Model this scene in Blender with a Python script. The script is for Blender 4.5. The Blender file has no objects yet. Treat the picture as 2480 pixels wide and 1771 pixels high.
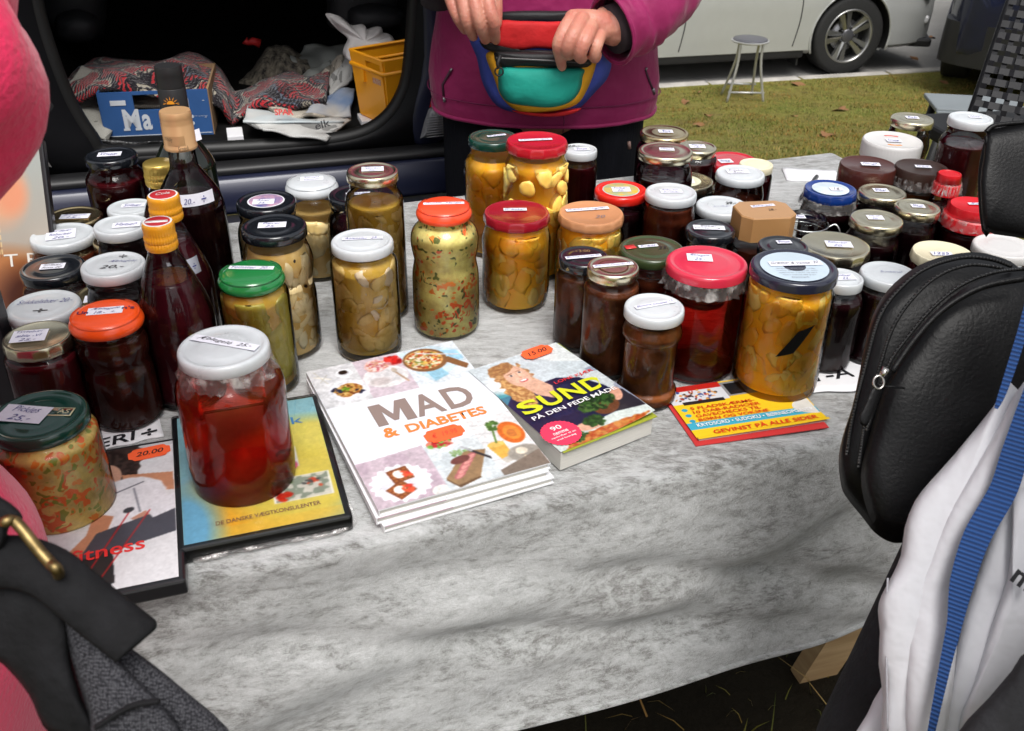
import bpy, bmesh, math, random
import numpy as np
from mathutils import Matrix, Vector
random.seed(7)
RNG = np.random.default_rng(7)
SC = bpy.context.scene
COL = SC.collection
rad = math.radians

# ---------------------------------------------------------------- camera
CAM_H = 1.30
F_PX, PITCH, ROLL = 2300.0, rad(31.5), rad(0.8)
W_PX, H_PX = 2480.0, 1771.0
cam_data = bpy.data.cameras.new('camera')
cam = bpy.data.objects.new('camera', cam_data)
COL.objects.link(cam)
cam_data.sensor_width = 36.0
cam_data.lens = 36.0 * F_PX / W_PX
cam_data.clip_start = 0.02
cam_data.clip_end = 400.0
fwd = Vector((0, math.cos(PITCH), -math.sin(PITCH)))
up0 = Vector((0, math.sin(PITCH), math.cos(PITCH)))
rt0 = Vector((1, 0, 0))
cr, sr = math.cos(ROLL), math.sin(ROLL)
right = rt0 * cr + up0 * sr
up = -rt0 * sr + up0 * cr
mcam = Matrix((right, up, -fwd)).transposed().to_4x4()
mcam.translation = Vector((0, 0, CAM_H))
cam.matrix_world = mcam
cam_data.dof.use_dof = True
cam_data.dof.focus_distance = 1.02
cam_data.dof.aperture_fstop = 20.0
SC.camera = cam

# ---------------------------------------------------------------- world and sun (overcast day)
world = bpy.data.worlds.new('World')
SC.world = world
world.use_nodes = True
wn = world.node_tree
for n_ in list(wn.nodes):
    wn.nodes.remove(n_)
sky = wn.nodes.new('ShaderNodeTexSky')
sky.sky_type = 'NISHITA'
sky.sun_disc = False
SUN_EL, SUN_AZ = rad(62), rad(166)      # azimuth from +Y towards +X
sky.sun_elevation = SUN_EL
sky.sun_rotation = SUN_AZ
sky.air_density = 1.0
sky.dust_density = 4.0
hs = wn.nodes.new('ShaderNodeHueSaturation')
hs.inputs['Saturation'].default_value = 0.22
bg = wn.nodes.new('ShaderNodeBackground')
bg.inputs['Strength'].default_value = 0.125
wo = wn.nodes.new('ShaderNodeOutputWorld')
wn.links.new(sky.outputs[0], hs.inputs['Color'])
wn.links.new(hs.outputs[0], bg.inputs['Color'])
wn.links.new(bg.outputs[0], wo.inputs['Surface'])
sl = bpy.data.lights.new('sun', 'SUN')
sl.energy = 1.9
sl.angle = rad(28)
sl.color = (1.0, 0.975, 0.94)
so = bpy.data.objects.new('sun', sl)
COL.objects.link(so)
sdir = Vector((math.sin(SUN_AZ) * math.cos(SUN_EL), math.cos(SUN_AZ) * math.cos(SUN_EL), math.sin(SUN_EL)))
so.rotation_euler = sdir.to_track_quat('Z', 'Y').to_euler()
so.location = (0, 0, 6)

SC.view_settings.view_transform = 'Standard'
SC.view_settings.look = 'None'
SC.view_settings.exposure = 0.50
SC.view_settings.gamma = 1.0
SC.view_settings.use_curve_mapping = False
SC.render.engine = 'CYCLES'
SC.cycles.use_denoising = True
SC.cycles.max_bounces = 14
SC.cycles.diffuse_bounces = 4
SC.cycles.glossy_bounces = 5
SC.cycles.transmission_bounces = 12
SC.cycles.transparent_max_bounces = 24
SC.cycles.sample_clamp_indirect = 4.0
SC.cycles.blur_glossy = 0.5

# ---------------------------------------------------------------- measuring helpers: a line of sight meets a real plane
def ray(px, py):
    d = fwd + right * ((px - W_PX / 2) / F_PX) + up * (-(py - H_PX / 2) / F_PX)
    return d
def at(px, py, z):
    d = ray(px, py)
    t = (z - CAM_H) / d.z
    return Vector((d.x * t, d.y * t, z))
def atY(px, py, Y):
    d = ray(px, py)
    t = Y / d.y
    return Vector((d.x * t, Y, CAM_H + d.z * t))
def onplane(px, py, p0, n):
    d = ray(px, py)
    o = Vector((0, 0, CAM_H))
    t = (Vector(p0) - o).dot(n) / d.dot(n)
    return o + d * t
def atD(px, py, dep):
    return Vector((0, 0, CAM_H)) + ray(px, py) * dep

# ---------------------------------------------------------------- materials
MATS = {}
def nt_new(name):
    m = bpy.data.materials.new(name)
    m.use_nodes = True
    nt = m.node_tree
    for n in list(nt.nodes):
        nt.nodes.remove(n)
    out = nt.nodes.new('ShaderNodeOutputMaterial')
    return m, nt, out
def N(nt, typ, **kw):
    n = nt.nodes.new(typ)
    for k, v in kw.items():
        if hasattr(n, k):
            setattr(n, k, v)
    return n
def setin(n, **kw):
    for k, v in kw.items():
        n.inputs[k.replace('_', ' ')].default_value = v
def c4(c):
    return (c[0], c[1], c[2], 1.0)
def mat(name, col, rough=0.5, metal=0.0, coat=0.0, var=0.12, vs=8.0, bump=0.0, bs=60.0, spec=0.5, sheen=0.0, col2=None, detail=4.0, rvar=0.0, stretch=None, bdist=0.002, sss=0.0):
    """principled material with procedural colour variation and fine relief"""
    if name in MATS:
        return MATS[name]
    m, nt, out = nt_new(name)
    b = N(nt, 'ShaderNodeBsdfPrincipled')
    nt.links.new(b.outputs[0], out.inputs['Surface'])
    tc = N(nt, 'ShaderNodeTexCoord')
    src = tc.outputs['Object']
    if stretch:
        mp = N(nt, 'ShaderNodeMapping')
        mp.inputs['Scale'].default_value = stretch
        nt.links.new(src, mp.inputs['Vector'])
        src = mp.outputs[0]
    nz = N(nt, 'ShaderNodeTexNoise')
    setin(nz, Scale=vs, Detail=detail, Roughness=0.6)
    nt.links.new(src, nz.inputs['Vector'])
    rp = N(nt, 'ShaderNodeValToRGB')
    a = col if col2 else [max(0, x * (1 - var)) for x in col]
    c = col2 if col2 else [min(1, x * (1 + var)) for x in col]
    rp.color_ramp.elements[0].position = 0.35
    rp.color_ramp.elements[1].position = 0.65
    rp.color_ramp.elements[0].color = c4(a)
    rp.color_ramp.elements[1].color = c4(c)
    nt.links.new(nz.outputs['Fac'], rp.inputs[0])
    nt.links.new(rp.outputs[0], b.inputs['Base Color'])
    setin(b, Roughness=rough, Metallic=metal)
    b.inputs['Specular IOR Level'].default_value = spec
    if coat:
        b.inputs['Coat Weight'].default_value = coat
        b.inputs['Coat Roughness'].default_value = 0.08
    if sheen:
        b.inputs['Sheen Weight'].default_value = sheen
        b.inputs['Sheen Roughness'].default_value = 0.4
    if sss:
        b.inputs['Subsurface Weight'].default_value = sss
        b.inputs['Subsurface Radius'].default_value = (1.0, 0.35, 0.2)
        b.inputs['Subsurface Scale'].default_value = 0.006
    if rvar:
        mr = N(nt, 'ShaderNodeMapRange')
        setin(mr, To_Min=rough - rvar, To_Max=rough + rvar)
        nt.links.new(nz.outputs['Fac'], mr.inputs['Value'])
        nt.links.new(mr.outputs[0], b.inputs['Roughness'])
    if bump:
        n2 = N(nt, 'ShaderNodeTexNoise')
        setin(n2, Scale=bs, Detail=3.0)
        nt.links.new(src, n2.inputs['Vector'])
        bp = N(nt, 'ShaderNodeBump')
        setin(bp, Strength=bump, Distance=bdist)
        nt.links.new(n2.outputs['Fac'], bp.inputs['Height'])
        nt.links.new(bp.outputs[0], b.inputs['Normal'])
    MATS[name] = m
    return m

def mat_glass():
    """thin clear glass wall: mostly see-through, mirror-like towards its edges"""
    if 'clear_glass' in MATS:
        return MATS['clear_glass']
    m, nt, out = nt_new('clear_glass')
    tr = N(nt, 'ShaderNodeBsdfTransparent')
    tr.inputs[0].default_value = (0.97, 0.98, 0.975, 1)
    gl = N(nt, 'ShaderNodeBsdfGlossy')
    gl.inputs['Roughness'].default_value = 0.03
    fr = N(nt, 'ShaderNodeFresnel')
    fr.inputs['IOR'].default_value = 1.38
    tc = N(nt, 'ShaderNodeTexCoord')
    nz = N(nt, 'ShaderNodeTexNoise')
    setin(nz, Scale=28.0, Detail=2.0)
    nt.links.new(tc.outputs['Object'], nz.inputs['Vector'])
    bp = N(nt, 'ShaderNodeBump')
    setin(bp, Strength=0.35, Distance=0.0016)
    nt.links.new(nz.outputs['Fac'], bp.inputs['Height'])
    nt.links.new(bp.outputs[0], gl.inputs['Normal'])
    nt.links.new(bp.outputs[0], fr.inputs['Normal'])
    mx = N(nt, 'ShaderNodeMixShader')
    nt.links.new(fr.outputs[0], mx.inputs[0])
    nt.links.new(tr.outputs[0], mx.inputs[1])
    nt.links.new(gl.outputs[0], mx.inputs[2])
    nt.links.new(mx.outputs[0], out.inputs['Surface'])
    MATS['clear_glass'] = m
    return m

def mat_liquid(name, col, dens, cloud=0.10):
    """clear tinted liquid: absorbs with depth, slightly cloudy"""
    if name in MATS:
        return MATS[name]
    m, nt, out = nt_new(name)
    tr = N(nt, 'ShaderNodeBsdfTransparent')
    df = N(nt, 'ShaderNodeBsdfDiffuse'); df.inputs[0].default_value = c4([x * 0.8 for x in col])
    mx = N(nt, 'ShaderNodeMixShader')
    tc = N(nt, 'ShaderNodeTexCoord'); nz = N(nt, 'ShaderNodeTexNoise'); setin(nz, Scale=22.0, Detail=4.0)
    nt.links.new(tc.outputs['Object'], nz.inputs['Vector'])
    mr = N(nt, 'ShaderNodeMapRange'); setin(mr, From_Min=0.3, From_Max=0.7, To_Min=cloud * 0.3, To_Max=cloud * 1.7)
    nt.links.new(nz.outputs['Fac'], mr.inputs['Value']); nt.links.new(mr.outputs[0], mx.inputs[0])
    nt.links.new(tr.outputs[0], mx.inputs[1]); nt.links.new(df.outputs[0], mx.inputs[2])
    va = N(nt, 'ShaderNodeVolumeAbsorption')
    va.inputs['Color'].default_value = c4(col)
    va.inputs['Density'].default_value = dens
    nt.links.new(mx.outputs[0], out.inputs['Surface'])
    nt.links.new(va.outputs[0], out.inputs['Volume'])
    MATS[name] = m
    return m

def mat_preserve(name, base, bits, rough=0.35, bscale=120.0, thr=0.42, b2=None):
    """thick preserve: base colour with suspended bits of other colours"""
    if name in MATS:
        return MATS[name]
    m, nt, out = nt_new(name)
    b = N(nt, 'ShaderNodeBsdfPrincipled')
    setin(b, Roughness=rough)
    nt.links.new(b.outputs[0], out.inputs['Surface'])
    tc = N(nt, 'ShaderNodeTexCoord')
    nz = N(nt, 'ShaderNodeTexNoise')
    setin(nz, Scale=35.0, Detail=5.0, Roughness=0.65)
    nt.links.new(tc.outputs['Object'], nz.inputs['Vector'])
    rp = N(nt, 'ShaderNodeValToRGB')
    rp.color_ramp.elements[0].position = 0.32
    rp.color_ramp.elements[1].position = 0.68
    rp.color_ramp.elements[0].color = c4([x * 0.55 for x in base])
    rp.color_ramp.elements[1].color = c4([min(1, x * 1.3) for x in (b2 or base)])
    nt.links.new(nz.outputs['Fac'], rp.inputs[0])
    last = rp.outputs[0]
    mixv = N(nt, 'ShaderNodeMixRGB')
    mixv.inputs[0].default_value = 0.12
    nt.links.new(tc.outputs['Object'], mixv.inputs[1])
    n3 = N(nt, 'ShaderNodeTexNoise')
    setin(n3, Scale=50.0, Detail=2.0)
    nt.links.new(tc.outputs['Object'], n3.inputs['Vector'])
    nt.links.new(n3.outputs['Color'], mixv.inputs[2])
    for i, bc in enumerate(bits):
        vo = N(nt, 'ShaderNodeTexVoronoi')
        setin(vo, Scale=bscale * (1 + 0.23 * i), Randomness=1.0)
        nt.links.new(mixv.outputs[0], vo.inputs['Vector'])
        sep = N(nt, 'ShaderNodeSeparateColor')
        nt.links.new(vo.outputs['Color'], sep.inputs[0])
        gt = N(nt, 'ShaderNodeMath', operation='GREATER_THAN')
        gt.inputs[1].default_value = 0.78 if i else 0.74
        nt.links.new(sep.outputs[i % 3], gt.inputs[0])
        lt = N(nt, 'ShaderNodeMapRange')
        setin(lt, From_Min=thr, From_Max=thr + 0.12, To_Min=1.0, To_Max=0.0)
        nt.links.new(vo.outputs['Distance'], lt.inputs['Value'])
        mu = N(nt, 'ShaderNodeMath', operation='MULTIPLY')
        nt.links.new(gt.outputs[0], mu.inputs[0])
        nt.links.new(lt.outputs[0], mu.inputs[1])
        mx = N(nt, 'ShaderNodeMixRGB')
        mx.inputs[2].default_value = c4(bc)
        nt.links.new(mu.outputs[0], mx.inputs[0])
        nt.links.new(last, mx.inputs[1])
        last = mx.outputs[0]
    nt.links.new(last, b.inputs['Base Color'])
    bp = N(nt, 'ShaderNodeBump')
    setin(bp, Strength=0.4, Distance=0.002)
    nt.links.new(nz.outputs['Fac'], bp.inputs['Height'])
    nt.links.new(bp.outputs[0], b.inputs['Normal'])
    MATS[name] = m
    return m

def mat_attr(name, rough=0.35, coat=0.0, bump=0.0, spec=0.5):
    """printed or dyed surface: flat colours stored on the mesh"""
    if name in MATS:
        return MATS[name]
    m, nt, out = nt_new(name)
    b = N(nt, 'ShaderNodeBsdfPrincipled')
    setin(b, Roughness=rough)
    b.inputs['Specular IOR Level'].default_value = spec
    if coat:
        b.inputs['Coat Weight'].default_value = coat
        b.inputs['Coat Roughness'].default_value = 0.12
    at_ = N(nt, 'ShaderNodeAttribute', attribute_name='print')
    nt.links.new(at_.outputs['Color'], b.inputs['Base Color'])
    if bump:
        tc = N(nt, 'ShaderNodeTexCoord')
        nz = N(nt, 'ShaderNodeTexNoise')
        setin(nz, Scale=90.0, Detail=3.0)
        nt.links.new(tc.outputs['Object'], nz.inputs['Vector'])
        bp = N(nt, 'ShaderNodeBump')
        setin(bp, Strength=bump, Distance=0.002)
        nt.links.new(nz.outputs['Fac'], bp.inputs['Height'])
        nt.links.new(bp.outputs[0], b.inputs['Normal'])
    nt.links.new(b.outputs[0], out.inputs['Surface'])
    MATS[name] = m
    return m

# ---------------------------------------------------------------- object helpers
def tag(o, label=None, cat=None, group=None, kind=None):
    if label: o['label'] = label
    if cat: o['category'] = cat
    if group: o['group'] = group
    if kind: o['kind'] = kind
    return o
def empty(name, loc=(0, 0, 0), rz=0.0, label=None, cat=None, group=None):
    o = bpy.data.objects.new(name, None)
    o.empty_display_size = 0.05
    COL.objects.link(o)
    o.location = loc
    o.rotation_euler = (0, 0, rz)
    return tag(o, label, cat, group)
def mobj(name, verts, faces, material, parent=None, smooth=True, loc=None, autos=None):
    me = bpy.data.meshes.new(name)
    me.from_pydata([tuple(v) for v in verts], [], faces)
    me.update()
    if smooth:
        me.polygons.foreach_set('use_smooth', [True] * len(me.polygons))
    if autos:
        me.set_sharp_from_angle(angle=rad(autos))
    for mm in (material if isinstance(material, (list, tuple)) else [material]):
        me.materials.append(mm)
    o = bpy.data.objects.new(name, me)
    COL.objects.link(o)
    if parent: o.parent = parent
    if loc is not None: o.location = loc
    return o
class MB:
    """collects geometry for ONE mesh object"""
    def __init__(s): s.v, s.f = [], []
    def add(s, v, f):
        o = len(s.v)
        s.v += [tuple(x) for x in v]
        s.f += [tuple(i + o for i in q) for q in f]
        return s
    def obj(s, name, material, parent=None, smooth=True, autos=None):
        return mobj(name, s.v, s.f, material, parent, smooth, autos=autos)
def lathe(prof, n=48, cap=True, rfun=None):
    v, f = [], []
    for k, (r, z) in enumerate(prof):
        for i in range(n):
            a = 2 * math.pi * i / n
            rr = r * (rfun(a, k) if rfun else 1)
            v.append((rr * math.cos(a), rr * math.sin(a), z))
    m = len(prof)
    for k in range(m - 1):
        for i in range(n):
            j = (i + 1) % n
            f.append((k * n + i, k * n + j, (k + 1) * n + j, (k + 1) * n + i))
    if cap:
        f.append(tuple(range(n - 1, -1, -1)))
        f.append(tuple((m - 1) * n + i for i in range(n)))
    return v, f
def loft(rings, closed=True, cap=True):
    n = len(rings[0]); v = [tuple(p) for r in rings for p in r]; f = []
    for k in range(len(rings) - 1):
        for i in range(n if closed else n - 1):
            j = (i + 1) % n
            f.append((k * n + i, k * n + j, (k + 1) * n + j, (k + 1) * n + i))
    if cap and closed:
        f.append(tuple(range(n - 1, -1, -1)))
        f.append(tuple((len(rings) - 1) * n + i for i in range(n)))
    return v, f
def catmull(pts, sub=6, closed=False):
    P = [Vector(p) for p in pts]; n = len(P); out = []
    rng = range(n) if closed else range(n - 1)
    for i in rng:
        p0 = P[(i - 1) % n] if (closed or i > 0) else P[0]
        p1 = P[i]; p2 = P[(i + 1) % n]
        p3 = P[(i + 2) % n] if (closed or i + 2 < n) else P[-1]
        for s in range(sub):
            t = s / sub
            out.append(0.5 * ((2 * p1) + (p2 - p0) * t + (2 * p0 - 5 * p1 + 4 * p2 - p3) * t * t + (3 * p1 - p0 - 3 * p2 + p3) * t ** 3))
    if not closed: out.append(P[-1])
    return out
def tube(pts, radii, n=10, flat=1.0, updir=None, closed=False):
    """swept tube; flat<1 squeezes one axis; radii number or list"""
    P = [Vector(p) for p in pts]
    R_ = [radii] * len(P) if not hasattr(radii, '__len__') else list(radii)
    rings = []; prev = None
    for i, p in enumerate(P):
        if closed: t = (P[(i + 1) % len(P)] - P[i - 1])
        else: t = (P[min(i + 1, len(P) - 1)] - P[max(i - 1, 0)])
        t = t.normalized() if t.length > 1e-9 else Vector((0, 0, 1))
        u = Vector(updir) if updir is not None else (prev if prev is not None else (Vector((0, 0, 1)) if abs(t.z) < 0.9 else Vector((1, 0, 0))))
        u = (u - t * u.dot(t))
        u = u.normalized() if u.length > 1e-6 else t.orthogonal().normalized()
        prev = u
        w = t.cross(u)
        rings.append([p + (u * math.cos(a) * flat + w * math.sin(a)) * R_[i] for a in [2 * math.pi * k / n for k in range(n)]])
    if closed:
        rings.append(rings[0])
        return loft(rings, cap=False)
    return loft(rings)
def box(c, s, rz=0.0, bev=0.0):
    """box centred at c with size s; bev chamfers all edges (rounded look with smooth off)"""
    bm = bmesh.new()
    bmesh.ops.create_cube(bm, size=1.0)
    bmesh.ops.scale(bm, vec=s, verts=bm.verts)
    if bev:
        bmesh.ops.bevel(bm, geom=list(bm.edges), offset=bev, segments=2, affect='EDGES', profile=0.5)
    bmesh.ops.rotate(bm, matrix=Matrix.Rotation(rz, 3, 'Z'), verts=bm.verts)
    bmesh.ops.translate(bm, vec=c, verts=bm.verts)
    v = [tuple(q.co) for q in bm.verts]; f = [tuple(q.index for q in p.verts) for p in bm.faces]
    bm.free()
    return v, f
def pillow(outline, nrm, bulge, back=0.0, rings=7, power=2.4, sub=4, wob=0.0, seed=0):
    """puffed solid from a closed outline: nrm points to the viewer; rounded front, shallower back"""
    o = catmull(outline, sub, closed=True) if sub > 1 else [Vector(p) for p in outline]
    nrm = Vector(nrm).normalized(); c = sum(o, Vector()) / len(o)
    R = []
    rr = random.Random(seed); ph = [rr.uniform(0, 6.28) for _ in range(8)]
    def wb(p):
        return wob * (math.sin(p.x * 47 + ph[0] + 9 * math.sin(p.z * 11 + ph[1])) * 0.5 + math.sin(p.z * 61 + p.x * 23 + ph[2]) * 0.3 + math.sin(p.y * 39 + p.z * 17 + ph[3]) * 0.4)
    for k in range(rings, 0, -1):
        t = k / rings
        s = 1 - (1 - t) ** 1.6 if False else t
        R.append([c + (p - c) * s - nrm * (back * (1 - s ** power) ** 0.5) for p in o])
    R = R[::-1]
    F_ = []
    for k in range(rings - 1, -1, -1):
        s = k / rings
        if s == 0: s = 0.04
        F_.append([c + (p - c) * s + nrm * (bulge * (1 - s ** power) ** (1 / power) + (wb(p * 1.0 + (c - p) * (1 - s)) if s < 0.97 else 0)) for p in o])
    return loft(R + F_)
def text(name, body, material, parent, origin, ux, uy, w=None, h=None, size=0.01, shear=0.0, bold=0.0, lift=0.0003, align='LEFT', spacing=1.0, bend=0.0, label=None):
    """flat lettering as a mesh. origin = lower left corner (or centre); ux, uy unit directions of writing in the parent's space"""
    cu = bpy.data.curves.new(name, 'FONT')
    cu.body = body; cu.size = 1.0; cu.shear = shear; cu.offset = bold; cu.space_character = spacing
    cu.resolution_u = 3
    ob = bpy.data.objects.new(name, cu)
    me = bpy.data.meshes.new_from_object(ob)
    bpy.data.objects.remove(ob); bpy.data.curves.remove(cu)
    n = len(me.vertices)
    if n == 0:
        return None
    co = np.empty(n * 3); me.vertices.foreach_get('co', co); co = co.reshape(-1, 3)
    mn, mx = co[:, :2].min(0), co[:, :2].max(0)
    sz = np.maximum(mx - mn, 1e-6)
    q = (co[:, :2] - mn)
    if w and h: q = q / sz * np.array([w, h])
    elif w: q = q * (w / sz[0])
    elif h: q = q * (h / sz[1])
    else: q = q * size
    if bend:
        q[:, 1] += bend * np.sin(q[:, 0] / max(q[:, 0].max(), 1e-6) * math.pi * 2.3)
    if align == 'CENTER': q = q - (q.max(0) / 2)
    ux = np.array(Vector(ux).normalized()); uy = np.array(Vector(uy).normalized()); nn = np.cross(ux, uy)
    P = np.array(origin)[None] + q[:, :1] * ux + q[:, 1:] * uy + nn * lift
    me.vertices.foreach_set('co', P.ravel()); me.update()
    me.name = name
    me.materials.clear(); me.materials.append(material)
    o = bpy.data.objects.new(name, me)
    COL.objects.link(o)
    if parent: o.parent = parent
    if label: o['label'] = label
    return o

# ---------------------------------------------------------------- flat print painting (colours only, stored per vertex)
class Canvas:
    """u to the right 0..1, v down 0..1; a = width/height"""
    def __init__(s, w, h, pitch=0.001, base=(1, 1, 1)):
        s.w, s.h = w, h
        s.nx, s.ny = int(w / pitch) + 1, int(h / pitch) + 1
        s.U, s.V = np.meshgrid(np.linspace(0, 1, s.nx), np.linspace(0, 1, s.ny))
        s.a = w / h
        s.C = np.ones((s.ny, s.nx, 3)) * np.array(base)
        s.rng = np.random.default_rng(3)
    def noise(s, n=8, seed=0):
        r = np.random.default_rng(seed); g = r.random((int(n / s.a) + 3, n + 3))
        x = s.U * n; y = s.V * n / s.a
        xi = x.astype(int); yi = y.astype(int); fx = x - xi; fy = y - yi
        fx = fx * fx * (3 - 2 * fx); fy = fy * fy * (3 - 2 * fy)
        return (g[yi, xi] * (1 - fx) * (1 - fy) + g[yi, xi + 1] * fx * (1 - fy) + g[yi + 1, xi] * (1 - fx) * fy + g[yi + 1, xi + 1] * fx * fy)
    def put(s, m, col, al=1.0, col2=None, n=30, seed=0):
        m = (np.clip(m, 0, 1) * al)[..., None]
        c = np.array(col, float)
        if col2 is not None:
            t = np.clip((s.noise(n, seed) - 0.3) * 2.5, 0, 1)[..., None]
            c = c * (1 - t) + np.array(col2, float) * t
        s.C = s.C * (1 - m) + c * m
    def rect(s, u0, v0, u1, v1, col, **k):
        s.put(((s.U >= u0) & (s.U <= u1) & (s.V >= v0) & (s.V <= v1)).astype(float), col, **k)
    def ell(s, u, v, ru, rv, col, rot=0.0, soft=0.06, wob=0.0, **k):
        x = (s.U - u) * s.a; y = s.V - v
        c, sn = math.cos(rot), math.sin(rot)
        X = (x * c + y * sn) / (ru * s.a); Y = (-x * sn + y * c) / rv
        d = np.sqrt(X * X + Y * Y)
        if wob: d = d + (s.noise(24, int(u * 999)) - 0.5) * wob
        s.put((1 + soft / 2 - d) / soft, col, **k)
    def poly(s, pts, col, clip=None, **k):
        m = np.zeros_like(s.U, bool); n = len(pts)
        for i in range(n):
            x0, y0 = pts[i]; x1, y1 = pts[(i + 1) % n]
            if y0 == y1: continue
            c = ((s.V > min(y0, y1)) & (s.V <= max(y0, y1)) & (s.U < (s.V - y0) * (x1 - x0) / (y1 - y0) + x0))
            m ^= c
        s.put(m.astype(float), col, **k)
    def line(s, u0, v0, u1, v1, wd, col, **k):
        dx, dy = (u1 - u0) * s.a, v1 - v0; L = math.hypot(dx, dy) + 1e-9
        t = np.clip(((s.U - u0) * s.a * dx + (s.V - v0) * dy) / L / L, 0, 1)
        d = np.hypot((s.U - u0) * s.a - t * dx, s.V - v0 - t * dy)
        s.put((wd - d) / (wd * 0.5), col, **k)
    def sprinkle(s, u, v, ru, rv, cols, count, size, seed=1):
        r = np.random.default_rng(seed)
        for _ in range(count):
            a, q = r.random() * 6.28, math.sqrt(r.random())
            s.ell(u + ru * q * math.cos(a), v + rv * q * math.sin(a), size * (0.5 + r.random()) / s.a, size * (0.4 + 0.8 * r.random()), cols[int(r.random() * len(cols))], rot=r.random() * 3, soft=0.4)
def photo_finish(c, mask, amt=.10, seed=5):
    """tonal variety and softness of a printed photograph inside mask"""
    n = (c.noise(60, seed) - .5) * .5 + (c.noise(25, seed + 1) - .5) * .35 + (c.noise(130, seed + 2) - .5) * .45
    D = c.C * (1 + n[..., None] * amt * 2.6)
    K = (D + np.roll(D, 1, 0) + np.roll(D, -1, 0) + np.roll(D, 1, 1) + np.roll(D, -1, 1)) / 5
    c.C = np.where(mask[..., None], K, c.C)
def srgb(C):
    C = np.clip(C, 0, 1)
    return np.where(C <= 0.04045, C / 12.92, ((C + 0.055) / 1.055) ** 2.4)
def S(r, g, b):
    return tuple(float(x) for x in srgb(np.array([r, g, b]) / 255.0))
def print_mesh(name, cv, material, parent, place):
    """place(u,v)->xyz arrays; cv colours are display values of the ink"""
    X, Y, Z = place(cv.U, cv.V)
    v = np.stack([X, Y, Z], -1).reshape(-1, 3)
    i = np.arange(cv.nx * cv.ny).reshape(cv.ny, cv.nx)
    f = np.stack([i[1:, :-1], i[1:, 1:], i[:-1, 1:], i[:-1, :-1]], -1).reshape(-1, 4)
    me = bpy.data.meshes.new(name)
    me.vertices.add(len(v)); me.vertices.foreach_set('co', v.ravel())
    me.loops.add(f.size); me.loops.foreach_set('vertex_index', f.ravel().astype(np.int32))
    me.polygons.add(len(f)); me.polygons.foreach_set('loop_start', np.arange(0, f.size, 4, dtype=np.int32))
    me.polygons.foreach_set('use_smooth', np.ones(len(f), bool))
    me.update(calc_edges=True)
    at_ = me.color_attributes.new('print', 'FLOAT_COLOR', 'POINT')
    C = np.ones((len(v), 4)); C[:, :3] = srgb(cv.C.reshape(-1, 3)) * 0.86
    at_.data.foreach_set('color', C.ravel())
    me.materials.append(material)
    o = bpy.data.objects.new(name, me); COL.objects.link(o)
    if parent: o.parent = parent
    return o
# ================================================================ STRUCTURE: ground, road, kerb, hedge
T = 0.77                                     # height of the table top with its cloth
ZR = -0.70                                   # the lawn falls away to the road behind the stall
K1 = at(1598, 207, ZR); K2 = at(2041, 181, ZR)
kd = (K2 - K1); kd.z = 0; kd.normalize()     # along the kerb
kn = Vector((kd.y, -kd.x, 0))                # from the kerb towards the stall
def kpt(t, s, z=0.0):
    p = K1 + kd * t + kn * s
    return Vector((p.x, p.y, z))
def kts(x, y):
    d = Vector((x - K1.x, y - K1.y, 0))
    return d.dot(kd), d.dot(kn)
def sst(x):
    x = max(0.0, min(1.0, x)); return x * x * (3 - 2 * x)
def gz(s, t=0.0):
    return ZR * (1 - sst((s - 0.3) / 4.6)) + 0.012 * math.sin(t * 1.7 + s * 1.1) * sst(s / 1.0) + 0.006 * math.sin(t * 5.1 - s * 3.3) * sst(s / 1.0)

m_turf, nt, out = nt_new('mossy_turf')
b = N(nt, 'ShaderNodeBsdfPrincipled'); setin(b, Roughness=0.95); b.inputs['Specular IOR Level'].default_value = 0.1
tc = N(nt, 'ShaderNodeTexCoord')
n1 = N(nt, 'ShaderNodeTexNoise'); setin(n1, Scale=2.6, Detail=6.0, Roughness=0.7)
n2 = N(nt, 'ShaderNodeTexNoise'); setin(n2, Scale=17.0, Detail=6.0, Roughness=0.75)
for q in (n1, n2): nt.links.new(tc.outputs['Object'], q.inputs['Vector'])
r1 = N(nt, 'ShaderNodeValToRGB')
e = r1.color_ramp.elements
e[0].position = 0.33; e[0].color = (0.15, 0.105, 0.045, 1)
e[1].position = 0.66; e[1].color = (0.11, 0.135, 0.022, 1)
q = e.new(0.50); q.color = (0.17, 0.155, 0.040, 1)
r2 = N(nt, 'ShaderNodeValToRGB')
e = r2.color_ramp.elements
e[0].position = 0.36; e[0].color = (0.06, 0.042, 0.02, 1)
e[1].position = 0.55; e[1].color = (0.18, 0.17, 0.04, 1)
q = e.new(0.72); q.color = (0.22, 0.17, 0.07, 1)
mx = N(nt, 'ShaderNodeMixRGB'); mx.inputs[0].default_value = 0.5
nt.links.new(n1.outputs['Fac'], r1.inputs[0]); nt.links.new(n2.outputs['Fac'], r2.inputs[0])
nt.links.new(r1.outputs[0], mx.inputs[1]); nt.links.new(r2.outputs[0], mx.inputs[2])
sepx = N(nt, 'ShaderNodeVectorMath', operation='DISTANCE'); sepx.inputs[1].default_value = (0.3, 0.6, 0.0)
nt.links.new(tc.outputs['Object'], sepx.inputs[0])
shade_mask = N(nt, 'ShaderNodeMapRange'); setin(shade_mask, From_Min=1.2, From_Max=2.6, To_Min=1.0, To_Max=0.0)
nt.links.new(sepx.outputs['Value'], shade_mask.inputs['Value'])
shade_mix = N(nt, 'ShaderNodeMixRGB'); shade_mix.inputs[2].default_value = (0.016, 0.013, 0.008, 1)  # turf colour darkened around the table, painting in the shade beneath it
nt.links.new(shade_mask.outputs[0], shade_mix.inputs[0]); nt.links.new(mx.outputs[0], shade_mix.inputs[1])
nt.links.new(shade_mix.outputs[0], b.inputs['Base Color'])
bp = N(nt, 'ShaderNodeBump'); setin(bp, Strength=0.9, Distance=0.02)
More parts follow.
